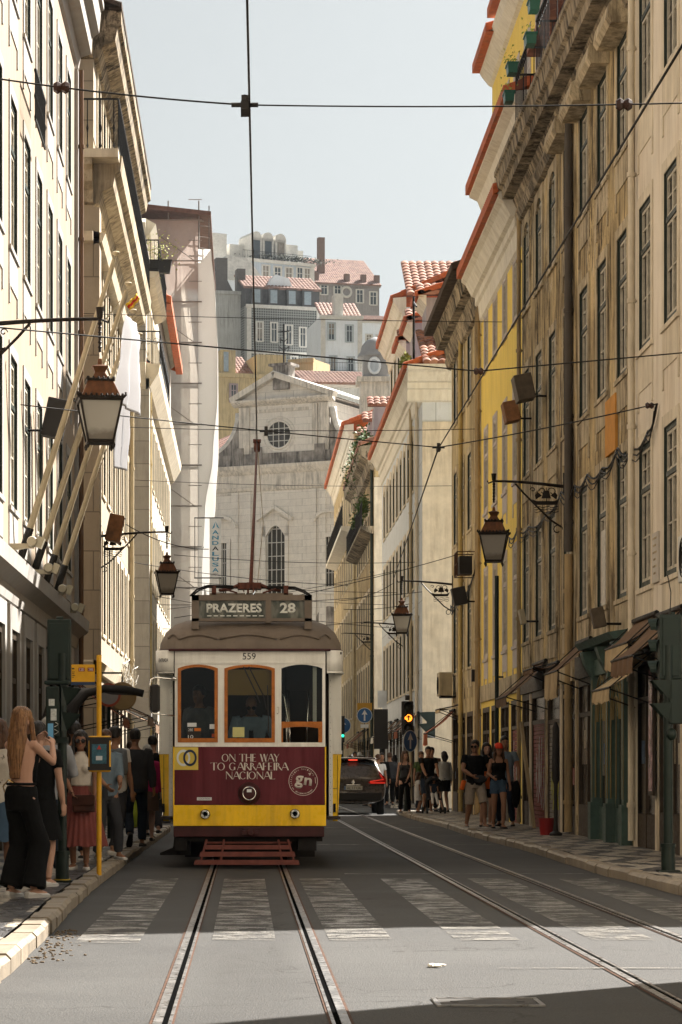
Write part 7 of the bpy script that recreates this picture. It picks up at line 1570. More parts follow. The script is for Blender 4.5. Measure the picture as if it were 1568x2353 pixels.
HAIR={'brown':mat('hair_brown',(.05,.022,.010),.38,var=.4,vs=14,bmp=.4,bs=30,obj=True),'honey':mat('hair_honey_brown',(.13,.06,.026),.35,var=.5,vs=16,bmp=.4,bs=30,obj=True),'black':mat('hair_black',(.010,.008,.007),.35,var=.3,vs=14,bmp=.4,bs=30,obj=True),'grey':mat('hair_grey',(.35,.33,.30),.5,var=.2,bmp=.3,obj=True)}
def strands(m,c2,amt=.7):
    nt=m.node_tree; b=nt.nodes['Principled BSDF']; src=b.inputs['Base Color'].links[0].from_socket; k=nz(nt,coords(nt,(1,1,.045),obj=True),75,3,.6)
    L(nt,mixc(nt,mth(nt,'MULTIPLY',ramp(nt,k,.42,.62),amt),src,c2),b.inputs['Base Color']); bump(nt,b,k,.8,.01)
strands(HAIR['honey'],(.36,.19,.08)); strands(HAIR['brown'],(.11,.055,.03)); strands(HAIR['black'],(.035,.028,.024)); strands(HAIR['grey'],(.5,.48,.44))
SHOE_W=mat('white_leather_shoe',(.60,.58,.54),.45,var=.05,bmp=.05); SHOE_B=mat('black_shoe',(.015,.014,.014),.5); SHOE_G=mat('grey_shoe',(.10,.09,.08),.6); SOLE=mat('shoe_sole',(.45,.43,.40),.6); LIPS=mat('lips',(.28,.06,.05),.4,bmp=0); SHADE=mat('sunglass_lens',(.008,.008,.009),.08,bmp=0); EYE=mat('dark_eye',(.02,.012,.01),.3,bmp=0)
def V(*a): return Vector(a)
def ik(a,c,l1,l2,pole):
    a,c=Vector(a),Vector(c); d=c-a; Ld=min(d.length,l1+l2-.002); dn=d.normalized(); c2=a+dn*Ld
    x_=(l1*l1-l2*l2+Ld*Ld)/(2*Ld); h=math.sqrt(max(0,l1*l1-x_*x_)); p=Vector(pole); p=(p-dn*p.dot(dn)); p=p.normalized() if p.length>1e-5 else dn.orthogonal().normalized()
    return a+dn*x_+p*h,c2
def eloft(m,rings,n=16):
    """rings: (center, half width, half depth[, right vec])"""
    rr_=[]
    for c,a,b in rings: rr_.append([Vector(c)+Vector((a*math.cos(2*PI*k/n),b*math.sin(2*PI*k/n),0)) for k in range(n)])
    m.loft(rr_)
def remesh(m,vox,name,mt,parent=None,loc=None,smooth_it=3,wr=0,wscale=9,seed=0):
    me=m.mesh('tmp'); o=bpy.data.objects.new('tmp',me); COL.objects.link(o)
    r=o.modifiers.new('r','REMESH'); r.mode='VOXEL'; r.voxel_size=vox; r.use_smooth_shade=True
    s=o.modifiers.new('s','SMOOTH'); s.iterations=smooth_it; s.factor=.5
    me2=bake(o); bpy.data.objects.remove(o); bpy.data.meshes.remove(me)
    if wr:
        co=[v.co.copy() for v in me2.vertices]; no=[v.normal.copy() for v in me2.vertices]
        for v,c,n_ in zip(me2.vertices,co,no):
            q=Vector((c.x*wscale+seed,c.y*wscale,c.z*wscale*.55)); v.co=c+n_*wr*(noise.noise(q)+.5*abs(noise.noise(q*2.3)))
    for p in me2.polygons: p.use_smooth=True
    me2.materials.clear(); me2.materials.append(mt); me2.name=name; return link(name,me2,parent,loc)
def hand(m,w_,dirv,palm,s,curl=.5,thumb=1):
    """palm and five fingers; dirv points to the fingers, palm = palm normal, thumb side = +-1"""
    d=Vector(dirv).normalized(); pn=Vector(palm); pn=(pn-d*pn.dot(d)).normalized(); sd=d.cross(pn)*thumb; w_=Vector(w_)
    ring=[]
    for t,hw,hd in ((0,.026,.020),(.03,.036,.017),(.065,.041,.015),(.09,.038,.012)):
        c=w_+d*t*s; ring.append([c+sd*(hw*s*math.cos(2*PI*k/10))+pn*(hd*s*math.sin(2*PI*k/10)) for k in range(10)])
    m.loft(ring)
    for i,(off,ln,r_) in enumerate(((.030,.068,.0085),(.010,.077,.009),(-.010,.071,.0085),(-.029,.055,.0078))):
        b=w_+d*.078*s+sd*off*s; c=curl*(1+.12*i); p=[b]; a=0; dd=d
        for k,fr in enumerate((.45,.32,.25)):
            a+=c*(.55 if k==0 else .75); dd=d*math.cos(a)+pn*math.sin(a)+sd*off*2.0*(1-a*.3); p.append(p[-1]+dd.normalized()*ln*fr*s)
        m.tube(p,[r_*s*1.05,r_*s,r_*s*.92,r_*s*.7],7)
    b=w_+d*.020*s+sd*.026*s; p=[b,b+(sd*.75+d*.55+pn*.25).normalized()*.036*s,b+(sd*.75+d*.55+pn*.25).normalized()*.036*s+(sd*.3+d*.85+pn*.5*curl*2).normalized()*.034*s]; p.append(p[-1]+(sd*.1+d*.9+pn*.7*curl*2).normalized()*.026*s)
    m.tube(p,[.013*s,.0115*s,.0098*s,.0075*s],7)
def person(label,loc,head=0,H=1.72,sex='m',skin='light',build=1.0,hair=('short','brown'),top=None,bottom=None,shoes=None,lh=None,rh=None,lf=(.11,0,0),rf=(-.11,0,0),lean=0,yaw=0,pitch=0,glasses=False,cap=None,near=False,vox=None,group=None,lcurl=.45,rcurl=.45,lpalm=None,rpalm=None,lelb=None,relb=None,backpack=None,shift=0,belt=None,toe=(0,0),gait=0):
    """local frame: the person faces -y, own left hand on +x"""
    s=H/1.75; f=1 if sex=='f' else 0; vox=vox or (.0075 if near else .013); B=build
    P=lambda x_,y_,z_: V(x_*s,y_*s,z_*s)
    m=MB(); hipz=.93; sh=.170*B if f else .198*B
    lx=lambda z_: -lean*max(0,(z_-hipz))/.55   # forward lean
    tors=[(.80,.10,.09,0),(.86,.155 if f else .15,.105,.0),(.93,.172 if f else .160,.115,.008),(1.00,.155 if f else .152,.102,.0),(1.08,.125 if f else .142,.088,-.005),(1.16,.128 if f else .150,.092,-.004),(1.26,.148 if f else .172,.110,-.006),(1.34,.156 if f else .185,.108,.0),(1.41,.150 if f else .175,.085,.006),(1.455,.085,.062,.01),(1.49,.055,.055,.008)]
    T_=[(P(shift*(z_-.8)/.6*.03,y_+lx(z_),z_),a*s*B,b*s*B) for z_,a,b,y_ in tors]
    eloft(m,T_)
    if f:
        for sx in (-1,1): m.ell(P(sx*.075,-.085+lx(1.28),1.28),(.062*s,.058*s,.058*s),10,8)
    # neck and head
    nb=P(0,.008+lx(1.46),1.44); hc=P(0,-.012+lx(1.6)*1.1,1.52); m.tube([nb,hc+P(0,0,.03)],[.058*s*(.85 if f else 1.0),.050*s*(.85 if f else 1)],12)
    RH=Matrix.Rotation(yaw,3,'Z')@Matrix.Rotation(pitch,3,'X'); hp=hc
    hr=[(0,.020,.018,-.062),(.018,.042,.040,-.052),(.045,.054,.062,-.034),(.075,.062,.078,-.018),(.105,.068,.088,-.008),(.14,.074,.096,.0),(.17,.075,.097,.004),(.20,.068,.088,.008),(.222,.050,.066,.010),(.236,.022,.03,.012)]
    hs_=s*(1.0 if H>1.2 else 1.3); rings=[]
    for z_,a,b,y_ in hr: rings.append([hp+RH@(Vector((a*math.cos(2*PI*k/18),y_+b*math.sin(2*PI*k/18),z_-.01))*hs_) for k in range(18)])
    m.loft(rings); hd=lambda x_,y_,z_: hp+RH@(Vector((x_,y_,z_))*hs_)
    m.tube([hd(0,-.088,.118),hd(0,-.104,.098),hd(0,-.116,.080),hd(0,-.098,.070)],[.009*hs_,.011*hs_,.015*hs_,.010*hs_],8)
    for sx in (-1,1): m.ell(hd(sx*.074,.008,.103),(.010*hs_,.020*hs_,.032*hs_),8,6,RH); m.ell(hd(sx*.036,-.070,.088),(.024*hs_,.02*hs_,.022*hs_),8,6,RH)
    m.ell(hd(0,-.074,.048),(.024*hs_,.018*hs_,.012*hs_),8,6,RH); m.ell(hd(0,-.078,.135),(.05*hs_,.018*hs_,.016*hs_),8,6,RH)
    # arms
    arms={}
    for sd,hn,elb in ((1,lh,lelb),(-1,rh,relb)):
        S=P(sd*(sh-.012),.006+lx(1.42),1.415); tgt=P(*hn) if hn else P(sd*(sh+.07),-.03+lx(.9)*.3,.84); pole=Vector(elb) if elb else Vector((sd*.35,.8,-.25))
        E,W=ik(S,tgt,.285*s,.255*s,pole); arms[sd]=(S,E,W)
        k=B*(.88 if f else 1.0)
        m.tube([S+P(-sd*.03,0,.0),S,S.lerp(E,.35),S.lerp(E,.8),E,E.lerp(W,.25),E.lerp(W,.65),W],[q*s*k for q in (.045,.052,.048,.039,.037,.041,.034,.025)],12)
        dv=(W-E).normalized(); pm=(lpalm if sd>0 else rpalm) or (-sd*.8,-.3,0); cu=lcurl if sd>0 else rcurl; hand(m,W-dv*.005,dv,pm,s*(.95 if f else 1.05),cu,thumb=-1 if sd>0 else 1) if near or vox<.011 else hand(m,W-dv*.005,dv,pm,s*1.12,cu,thumb=-1 if sd>0 else 1)
    legs={}
    for sd,ft,to in ((1,lf,toe[0]),(-1,rf,toe[1])):
        Hh=P(sd*.088*B,0,.90); A=P(ft[0],ft[1]+.02,ft[2]+.085); K_,A2=ik(Hh,A,.43*s,.415*s,(sd*.05,-1,0)); legs[sd]=(Hh,K_,A2)
        m.tube([Hh+P(0,0,.03),Hh.lerp(K_,.15),Hh.lerp(K_,.55),K_,K_.lerp(A2,.28),K_.lerp(A2,.7),A2],[q*s*B for q in (.085,.086 if not f else .09,.069,.052,.055,.040,.034)],14)
        fd=Matrix.Rotation(sd*R(10),3,'Z')@Vector((0,-1,0)); up=Vector((0,0,1)); fd=(fd*math.cos(to)+up*-math.sin(to)); m.tube([A2+fd*-.05*s+P(0,0,-.045),A2+fd*.05*s+P(0,0,-.04),A2+fd*.15*s+P(0,0,-.058)],[.032*s,.038*s,.026*s],10)
    body=remesh(m,vox,'person',SK[skin],None,loc,2); body.rotation_euler=(0,0,head); tag(body,label,'person',group)
    seed=sum(map(ord,label))%50; wv=max(vox,.011)
    # face
    e=MB(); 
    if glasses:
        for sx in (-1,1): e.merge(MB().lathe((0,0,0),[(.0,-.006),(.027*hs_,-.004),(.029*hs_,.004)],14,'y'),Matrix.Translation(hd(sx*.034,-.101,.107))@RH.to_4x4()); e.tube([hd(sx*.06,-.094,.112),hd(sx*.078,-.03,.112),hd(sx*.078,.02,.112)],.003*s,5)
        e.tube([hd(-.01,-.106,.112),hd(.01,-.106,.112)],.003*s,5); e.build('sunglasses',SHADE,body,smooth=True,sharp=40)
    else:
        for sx in (-1,1): e.ell(hd(sx*.032,-.0925,.108),(.012*hs_,.006*hs_,.006*hs_),8,5,RH)
        for sx in (-1,1): e.tube([hd(sx*.016,-.098,.128),hd(sx*.034,-.098,.132),hd(sx*.052,-.086,.126)],.0032*hs_,5)
        e.build('eyes',EYE,body,smooth=True)
    MB().tube([hd(-.022,-.086,.050),hd(0,-.0945,.051),hd(.022,-.086,.050)],[.003*hs_,.0062*hs_,.003*hs_],6).build('lips',LIPS,body,smooth=True)
    # hair
    style,hcol=hair; g_=MB()
    if style!='bald':
        rr_=[]; capr=[(.085,.066,.060,.050),(.11,.080,.082,.030),(.145,.085,.098,.016),(.18,.085,.103,.012),(.212,.074,.094,.012),(.238,.050,.066,.014),(.252,.02,.028,.016)]
        for z_,a,b,y_ in capr: rr_.append([hd(a*math.cos(2*PI*k/18),y_+b*math.sin(2*PI*k/18),z_) for k in range(18)])
        g_.loft(rr_)
        if style in('short',):
            for sx in (-1,1): g_.ell(hd(sx*.070,.0,.135),(.012*hs_,.04*hs_,.035*hs_),8,6,RH)
        if style in('long','mid','bob'):
            zl={'long':-.42,'mid':-.20,'bob':-.06}[style]; n=9; rings=[]
            for i in range(n):
                t=i/(n-1); z_=.16+(zl-.16)*t; wd=.088+.035*math.sin(PI*min(1,t*1.1))-.03*t; dp=.060-.022*t; yy=.045+.055*math.sin(PI*.5*t)*(1 if style=='long' else .4)
                rings.append([hd(wd*math.cos(2*PI*k/20)*(1+.06*math.sin(k*2.7+i)),yy+dp*math.sin(2*PI*k/20)*(1+.08*math.sin(k*3.1)),z_) for k in range(20)])
            g_.loft(rings)
            if style in('mid','long'):
                for sx in (-1,1): g_.tube([hd(sx*.070,-.02,.20),hd(sx*.086,-.03,.12),hd(sx*.092,-.035,.03),hd(sx*.10,-.04,-.06),hd(sx*.10,-.03,-.12)],[.018*hs_,.022*hs_,.026*hs_,.026*hs_,.01*hs_],8)
        if style=='bun': g_.ell(hd(0,.10,.20),(.045*s,.045*s,.045*s),10,8)
        if style=='tail': g_.tube([hd(0,.10,.16),hd(0,.15,.10),hd(0,.16,-.02),hd(0,.13,-.12)],[.03*s,.032*s,.028*s,.01*s],8)
        if style=='beard': 
            pass
        hr_o=remesh(g_,.009 if near else .012,'hair',HAIR[hcol],body,None,1,wr=.006,wscale=34,seed=seed)
    if hair[0]=='beard': pass
    if cap:
        c=MB(); rr_=[]
        for z_,a,b,y_ in ((.135,.084,.104,.004),(.18,.088,.108,.006),(.22,.078,.098,.008),(.25,.05,.066,.01),(.262,.01,.014,.012)): rr_.append([hd(a*math.cos(2*PI*k/18),y_+b*math.sin(2*PI*k/18),z_) for k in range(18)])
        c.loft(rr_); rim=[hd(.078*math.cos(a),-.045-.115*math.sin(a),.150+.008*math.sin(a)) for a in [PI*i/10 for i in range(11)]]; c.loft([rim,[p+RH@Vector((0,0,-.012))*s for p in rim]],close=True)
        if cap=='sunhat': c.lathe(hd(0,.005,.14),[(.10*s,.0),(.16*s,-.02*s),(.16*s,-.015*s),(.10*s,.01*s)],18)
        c.build('cap',C['red'] if cap=='red' else C['white'] if cap in('sunhat','white') else C['black'],body,smooth=True,sharp=50)
    # clothes
    def sleeves(m_,fr,add):
        for sd in (1,-1):
            S,E,W=arms[sd]; k=B*(.9 if f else 1.0)
            if fr<=0: continue
            pts=[S+P(-sd*.05,0,.0),S]; rd=[.050,.058]
            if fr<1: pts+=[S.lerp(E,fr*.5),S.lerp(E,fr)]; rd+=[.056,.056]
            else: pts+=[S.lerp(E,.5),E]+[E.lerp(W,min(1,fr-1)*.5),E.lerp(W,min(1,fr-1))]; rd+=[.052,.047,.046,.038]
            m_.tube(pts,[(q+add)*s*k for q in rd],12)
    if top:
        kind,col=top; q=MB(); add=.016 if kind in('tank','halter','crop') else .022
        zlo={'crop':1.10,'halter':1.06,'tank':1.0,'back':1.0}.get(kind,.86)
        if kind in('dress',): zlo=.86
        zhi=1.455 if kind not in('tank','halter') else (1.36 if kind=='tank' else 1.46)
        rg=[]
        for i in range(9):
            z_=zlo+(zhi-zlo)*i/8
            for (z0,a0,b0,y0),(z1_,a1,b1,y1) in zip(tors,tors[1:]):
                if z0<=z_<=z1_+1e-6: t=(z_-z0)/(z1_-z0); a=a0+(a1-a0)*t; b=b0+(b1-b0)*t; y_=y0+(y1-y0)*t; break
            if kind in('tee','shirt','jacket','coat') and z_<1.25: a=max(a,.150+.006*(1.25-z_)); b=max(b,.104)
            if kind=='halter' and z_>1.36: a*=.72
            rg.append((P(shift*(z_-.8)/.6*.03,y_+lx(z_),z_),(a+add)*s*B,(b+add)*s*B))
        eloft(q,rg)
        if f:
            for sx in (-1,1): q.ell(P(sx*.073,-.090+lx(1.28),1.275),(.070*s,.062*s,.064*s),10,8)
        sleeves(q,{'tee':.52,'shirt':1.95,'jacket':1.97,'coat':1.97,'dress':.0,'short':.35,'rolled':1.2}.get(kind,0),.006 if kind=='tee' else .010)
        if kind=='tank':
            for sx in (-1,1): q.tube([P(sx*.09,-.10+lx(1.33),1.33),P(sx*.085,-.02+lx(1.45),1.455),P(sx*.09,.08+lx(1.36),1.35)],.016*s,8)
        if kind=='halter': q.tube([P(0,.0+lx(1.47),1.45),P(0,.0+lx(1.5),1.495)],[.064*s,.060*s],14)
        remesh(q,wv,{'tank':'tank_top','halter':'halter_top','tee':'t_shirt','shirt':'shirt','jacket':'jacket','coat':'jacket','dress':'dress_top','crop':'crop_top','rolled':'shirt'}.get(kind,'top'),C[col],body,None,2,wr=.007 if kind in('tank','halter') else .013,seed=seed)
    if bottom:
        kind,col=bottom[:2]; q=MB()
        if kind in('trousers','shorts','jeans','wide'):
            eloft(q,[(P(0,.0,.80),.165*s*B,.118*s*B),(P(0,.004,.88),(.178 if f else .172)*s*B,.128*s*B),(P(0,.006,.95),(.184 if f else .174)*s*B,.130*s*B),(P(0,0,1.03),(.158 if f else .162)*s*B,.112*s*B)])
            fr={'trousers':1.93,'jeans':1.93,'wide':1.97,'shorts':bottom[2] if len(bottom)>2 else .85}[kind]
            for sd in (1,-1):
                Hh,K_,A=legs[sd]; w0={'wide':.10,'shorts':.098,'trousers':.094,'jeans':.092}[kind]
                if kind=='shorts': fr=min(fr,1.0)
                if fr<1.01: pts=[Hh,Hh.lerp(K_,.4),Hh.lerp(K_,fr)]; rd=[w0,w0*.95,w0*.84]
                else:
                    e_=min(1,fr-1); w2={'wide':.115,'trousers':.060,'jeans':.056}[kind]; pts=[Hh,Hh.lerp(K_,.5),K_,K_.lerp(A,e_*.5),K_.lerp(A,e_)]; rd=[w0,w0*.88,w0*(.72 if kind!='wide' else 1.0),(w0*.5+w2*.4) if kind!='wide' else .108,w2]
                q.tube(pts,[r_*s*B for r_ in rd],14)
            remesh(q,wv,'shorts' if kind=='shorts' else 'trousers',C[col],body,None,2,wr=.014,wscale=8,seed=seed+3)
        elif kind=='skirt':
            zl=bottom[2]; fl=bottom[3]; n=120 if near else 72; pl=bottom[4] if len(bottom)>4 else 0; rings=[]
            for i in range(14):
                t=i/13; z_=1.06+(zl-1.06)*t; a=.135+(.19-.135)*min(1,t*4)+(fl-.19)*max(0,t-.2)/.8; b=.10+(.145-.10)*min(1,t*4)+(fl*.82-.145)*max(0,t-.2)/.8
                rings.append([P(*( (a*(1+pl*t*math.cos(k*PI*2/n*26)))*math.cos(2*PI*k/n), (b*(1+pl*t*math.cos(k*PI*2/n*26)))*math.sin(2*PI*k/n)+ .012*math.sin(3*2*PI*k/n+i*.3)*t, z_+ .008*math.sin(k*.5))) for k in range(n)])
            q.loft(rings,cap=False); q.build('skirt',C[col],body,smooth=True,fix=True)
    # shoes
    if shoes:
        kind,smt=shoes
        for sd,to in ((1,toe[0]),(-1,toe[1])):
            A=legs[sd][2]; ang=sd*R(10); fd=Matrix.Rotation(ang,3,'Z')@Vector((0,-1,0)); side=fd.cross(Vector((0,0,1))); up=Vector((0,0,1)); f2=fd*math.cos(to)-up*math.sin(to); u2=up*math.cos(to)+fd*math.sin(to)
            base=A-u2*.085*s; sh_=MB(); ringS=[]
            for t,hw,ht in ((-.085,.018,.060),(-.075,.034,.078),(-.03,.037,.085),(.03,.038,.070),(.08,.045,.050),(.13,.046,.042),(.165,.036,.034),(.182,.014,.024)):
                c=base+f2*t*s; hh=ht*s; ringS.append([c+side*(hw*s*math.cos(2*PI*k/12))+u2*(.018*s+max(-.006*s,hh*.5*(math.sin(2*PI*k/12)+.75)*.62)) for k in range(12)])
            sh_.loft(ringS); sh_.cur=1; so_=[]
            for dz in (0,.024):
                so_.append([base+f2*t*s+side*hw*s+u2*dz*s for t,hw in ((-.09,.0),(-.08,.032),(-.02,.036),(.06,.044),(.13,.048),(.175,.034),(.192,0),(.175,-.034),(.13,-.048),(.06,-.044),(-.02,-.036),(-.08,-.032))])
            sh_.loft(so_); sh_.build('shoe',[smt,SOLE if kind!='dark' else SHOE_B],body,smooth=True,sharp=45)
    body['_arms']=0; del body['_arms']
    return body,arms,legs,P,hd
def wl(body,p): return body.location+Matrix.Rotation(body.rotation_euler.z,3,'Z')@Vector(p)
def ground(px,pyf,h=None): 
    D=F*(EH-PZ)/(pyf-HZ); return Vector(((px-VX)*D/F,D,PZ))
def place(px,D): return Vector(((px-VX)*D/F,D,PZ))
# ---------- left pavement
G1='people on the left pavement'
b,arms,legs,P,hd=person('woman with long honey hair and bare back photographing with a raised phone',place(50,23.6),R(142),1.71,'f','light',.98,('long','honey'),('halter','black'),('wide','black'),('sneaker',SHOE_W),lh=(.13,-.36,1.46),rh=(-.06,-.36,1.42),lf=(.10,.02,0),rf=(-.12,-.05,0),near=True,group=G1,lelb=(.5,.2,-1),relb=(-.6,.2,-1),lcurl=.8,rcurl=.8,lpalm=(-1,-.4,.2),rpalm=(1,-.4,.2))
# her top only shows as a tied black cord at the neck; the back stays bare
for c in list(b.children):
    if c.name.startswith('halter_top'): bpy.data.objects.remove(c)
m=MB(); m.tube([P(.155*math.cos(2*PI*k/16),.108*math.sin(2*PI*k/16)-.0,1.05) for k in range(17)],.012,6); m.build('waistband',C['black'],b); m=MB(); m.tube([P(.0,.09,1.06),P(.05,.12,1.09),P(.14,.10,1.03),P(.17,.04,.96)],.006,5); m.build('belt_chain',mat('gold_chain',(.5,.33,.1),.3,1,bmp=0),b)
q=MB(); eloft(q,[(P(0,-.045,1.06),.13,.06),(P(0,-.05,1.2),.135,.08),(P(0,-.06,1.30),.15,.085),(P(0,-.05,1.38),.10,.06)]); q.build('halter_top',C['black'],b,smooth=True)
ph=wl(b,(arms[1][2]+arms[-1][2])/2+V(0,-.08,.10)); t=thing('phone','dark smartphone held up in both hands by the long haired woman','phone',ph,R(142)); MB().box(-.038,.038,-.005,.005,-.078,.078).build('case',FBK,t,bevel=.004); MB().box(-.034,.034,.0055,.0065,-.072,.072).build('screen',emis('phone_screen',(.05,.12,.16),.25),t)
person('partly cropped woman in leopard print blouse at the left edge',place(-2,24.6),R(190),1.62,'f','tan',1.0,('bob','brown'),('rolled','spot'),('skirt','denim',.52,.20),('sneaker',SHOE_B),near=True,lh=(.22,-.12,1.0),group=G1)
person('person in loose black skirt standing close behind the long haired woman',place(88,25.9),R(165),1.62,'m','light',1.05,('short','black'),('tee','black'),('skirt','black',.50,.27),('sneaker',SHOE_W),near=True,lh=(.18,-.2,1.2),rf=(-.14,.06,0),group=G1)
person('person in grey top half hidden behind the near signal pole',place(112,27.6),R(190),1.70,'m','light',1.0,('short','grey'),('shirt','silver'),('trousers','dkdenim'),('sneaker',SHOE_W),group=G1,rh=(-.2,-.25,1.15))
b,arms,legs,P,hd=person('smiling woman in sunglasses, cream halter top and dusty rose pleated skirt',place(186,30.2),R(-6),1.60,'f','brown',1.05,('mid','black'),('halter','cream'),('skirt','rose',.30,.34,.05),('sneaker',SHOE_W),lh=(.20,-.15,.86),rh=(-.07,-.26,.98),lf=(.07,-.02,0),rf=(-.10,.02,0),yaw=R(8),glasses=True,near=True,group=G1,relb=(-1,.3,-.3),lcurl=.3,rcurl=.5)
m=MB(); [m.torus(tuple(hd(sx*.082,.0,.055)),.022,.0022,16,4) for sx in (-1,1)]; m.build('earring',mat('gold_chain'),b); hr_=MB(); hr_.tube([hd(.0,.02,.262),hd(0,.03,.262)],.001,4)
LEA=mat('brown_leather',(.05,.018,.012),.45,var=.3,vs=9); t=thing('handbag','small brown leather shoulder bag held by the woman in the rose skirt','handbag',wl(b,P(.09,-.24,.84)),R(-6)); MB().box(-.14,.12,-.04,.04,-.10,.10).build('body',LEA,t,bevel=.02); MB().box(-.14,.12,-.048,-.040,-.02,.10).build('flap',LEA,t,bevel=.01); m=MB(); a_=P(.09,-.24,.84); m.tube([V(-.12,0,.08),P(-.12,-.13,1.05)-a_+V(0,0,0),P(-.105,-.145,1.25)-a_,P(-.09,-.10,1.41)-a_,P(-.085,.0,1.465)-a_],.008,5); m.build('strap',LEA,t)
person('man in black t-shirt and dark shorts behind the rose skirted woman',place(172,33.5),R(170),1.76,'m','tan',1.05,('short','black'),('tee','black'),('trousers','black'),('sneaker',SHOE_B),group=G1)
person('man in pale blue shirt half hidden behind the timetable case',place(243,33.6),R(25),1.66,'m','tan',1.0,('short','brown'),('rolled','hoody'),('trousers','dkgrey'),('sneaker',SHOE_W),lh=(.10,-.28,1.02),rh=(-.10,-.28,1.0),group=G1,lf=(.16,-.1,0))
b,arms,legs,P,hd=person('man in white t-shirt with grey bag on his shoulder, just right of the yellow pole',place(264,34.8),R(150),1.72,'m','tan',1.0,('short','black'),('tee','white'),('trousers','dkgrey'),('sneaker',SHOE_W),group=G1,lf=(.10,-.2,0),rf=(-.10,.2,.03)); m=MB(); m.cbox(P(-.13,.14,1.28),(.26,.12,.34)); o=remesh(m,.02,'shoulder_bag',C['grey'],None,None,3,.02); o.location=b.location; o.rotation_euler=b.rotation_euler; tag(o,'soft grey bag slung over the shoulder of the man in white','bag')
person('man in dark jacket and jeans walking away beside the tram',place(311,39.2),R(182),1.76,'m','tan',1.06,('short','black'),('jacket','dkgrey'),('jeans','dkdenim'),('dark',SHOE_G),lf=(.08,.12,.10),rf=(-.10,-.18,0),toe=(R(45),0),lh=(.30,-.05,.95),group=G1,near=False,vox=.011)
b,arms,legs,P,hd=person('grey haired woman in magenta top walking away with a green bag',place(339,42.5),R(185),1.55,'f','light',1.1,('bob','grey'),('shirt','magenta'),('skirt','brown',.55,.22),('dark',SHOE_B),lf=(.08,.15,0),rf=(-.08,-.1,0),rh=(-.26,-.10,.82),group=G1,vox=.011)
t=thing('plastic_bag','lime green plastic carrier bag held by the woman in magenta','bag',wl(b,P(.26,-.0,.78)),R(10)); m=MB(); eloft(m,[(V(0,0,-.02),.02,.02),(V(0,0,-.10),.09,.06),(V(.0,0,-.25),.15,.09),(V(0,0,-.42),.16,.09),(V(0,0,-.46),.10,.06)]); o=remesh(m,.014,'sack',mat('lime_plastic',(.38,.45,.03),.35,var=.15,vs=14),t,None,2,.02); m=MB(); m.tube([V(-.03,0,-.1),V(-.03,0,.04),V(.03,0,.04),V(.03,0,-.1)],.006,5); m.build('handle',mat('lime_plastic'),t)
person('man in black jacket walking just behind the woman in magenta',place(351,45.5),R(185),1.74,'m','light',1.05,('short','black'),('jacket','black'),('trousers','dkgrey'),('dark',SHOE_B),lf=(.09,-.15,0),rf=(-.09,.2,.06),group=G1)
person('dark clothed pedestrian far down the left pavement',place(300,52),R(180),1.70,'m','tan',1.0,('short','brown'),('jacket','brown'),('trousers','black'),('dark',SHOE_B),group=G1)
# ---------- right pavement
G2='people on the right pavement'
b,arms,legs,P,hd=person('man in black t-shirt and khaki cargo shorts with sunglasses, hip bag in hand',place(1092,52.0),R(12),1.74,'m','tan',1.12,('short','black'),('tee','black'),('shorts','khaki',1.0),('sneaker',SHOE_G),lh=(.16,-.24,1.0),rh=(-.14,-.28,1.04),yaw=R(35)*-1,glasses=True,lf=(.16,-.16,0),rf=(-.13,.14,0),vox=.009,group=G2,relb=(-1,.3,-.4),lelb=(1,.3,-.4))
m=MB(); m.ell(P(.02,-.30,.98),(.14,.06,.08),12,8); o=m.build('hip_bag',C['dkgrey'],None,loc=b.location,smooth=True); o.rotation_euler=b.rotation_euler; tag(o,'dark grey hip bag in the hands of the man in khaki shorts','bag')
m=MB(); m.cbox(P(-.25,.02,.86),(.07,.14,.2),Matrix.Rotation(.3,3,'Y')); o=m.build('sweater',C['orange'],None,loc=b.location,bevel=.02); o.rotation_euler=b.rotation_euler; tag(o,'orange sweater hanging at the right hip of the man in khaki shorts','sweater')
person('woman in black with long dark hair half hidden behind the man in khaki shorts',place(1118,53.3),R(8),1.70,'f','light',1.0,('long','black'),('tee','black'),('shorts','black',.7),('dark',SHOE_B),group=G2,lf=(.1,.1,0))
b,arms,legs,P,hd=person('woman with coral cap, black tank top and denim shorts walking toward the viewer',place(1146,51.6),R(6),1.67,'f','tan',.98,('long','brown'),('tank','black'),('shorts','denim',.42),('dark',SHOE_B),cap='red',lh=(.22,-.10,.88),rh=(-.16,-.24,1.05),lf=(.06,-.18,0),rf=(-.08,.14,0),vox=.009,group=G2)
person('tall man in grey t-shirt walking behind the woman with the coral cap',place(1160,53.6),R(-14),1.84,'m','tan',1.0,('short','black'),('tee','hoody'),('jeans','dkdenim'),('dark',SHOE_B),lh=(.30,-.12,.92),group=G2,lf=(.14,.1,0),yaw=R(20))
m=MB(); m.tube([V(0,0,.0),V(.02,0,-.2),V(.01,0,-.45),V(0,0,-.55)],[.05,.09,.08,.04],10); o=remesh(m,.015,'coat',C['black'],None,place(1184,53.3)+V(0,-.05,.93),2,.02); tag(o,'black coat carried over the arm of the tall man in grey','coat')
m=MB(); m.cbox((0,0,0),(.10,.10,.34)); o=remesh(m,.015,'orange_bag',C['orange'],None,place(1118,52.5)+V(0,-.1,.95),3,.02); tag(o,'crumpled orange bag between the man in khaki shorts and the cap woman','bag')
b,arms,legs,P,hd=person('father in black polo pushing a stroller',place(983,70.5),R(8),1.78,'m','tan',1.05,('short','black'),('tee','black'),('shorts','dkdenim',1.05),('sneaker',SHOE_W),lh=(.20,-.40,1.0),rh=(-.14,-.40,1.02),lf=(.11,.1,0),rf=(-.12,-.12,0),group=G2,yaw=R(-10),near=False,vox=.011,lean=.05)
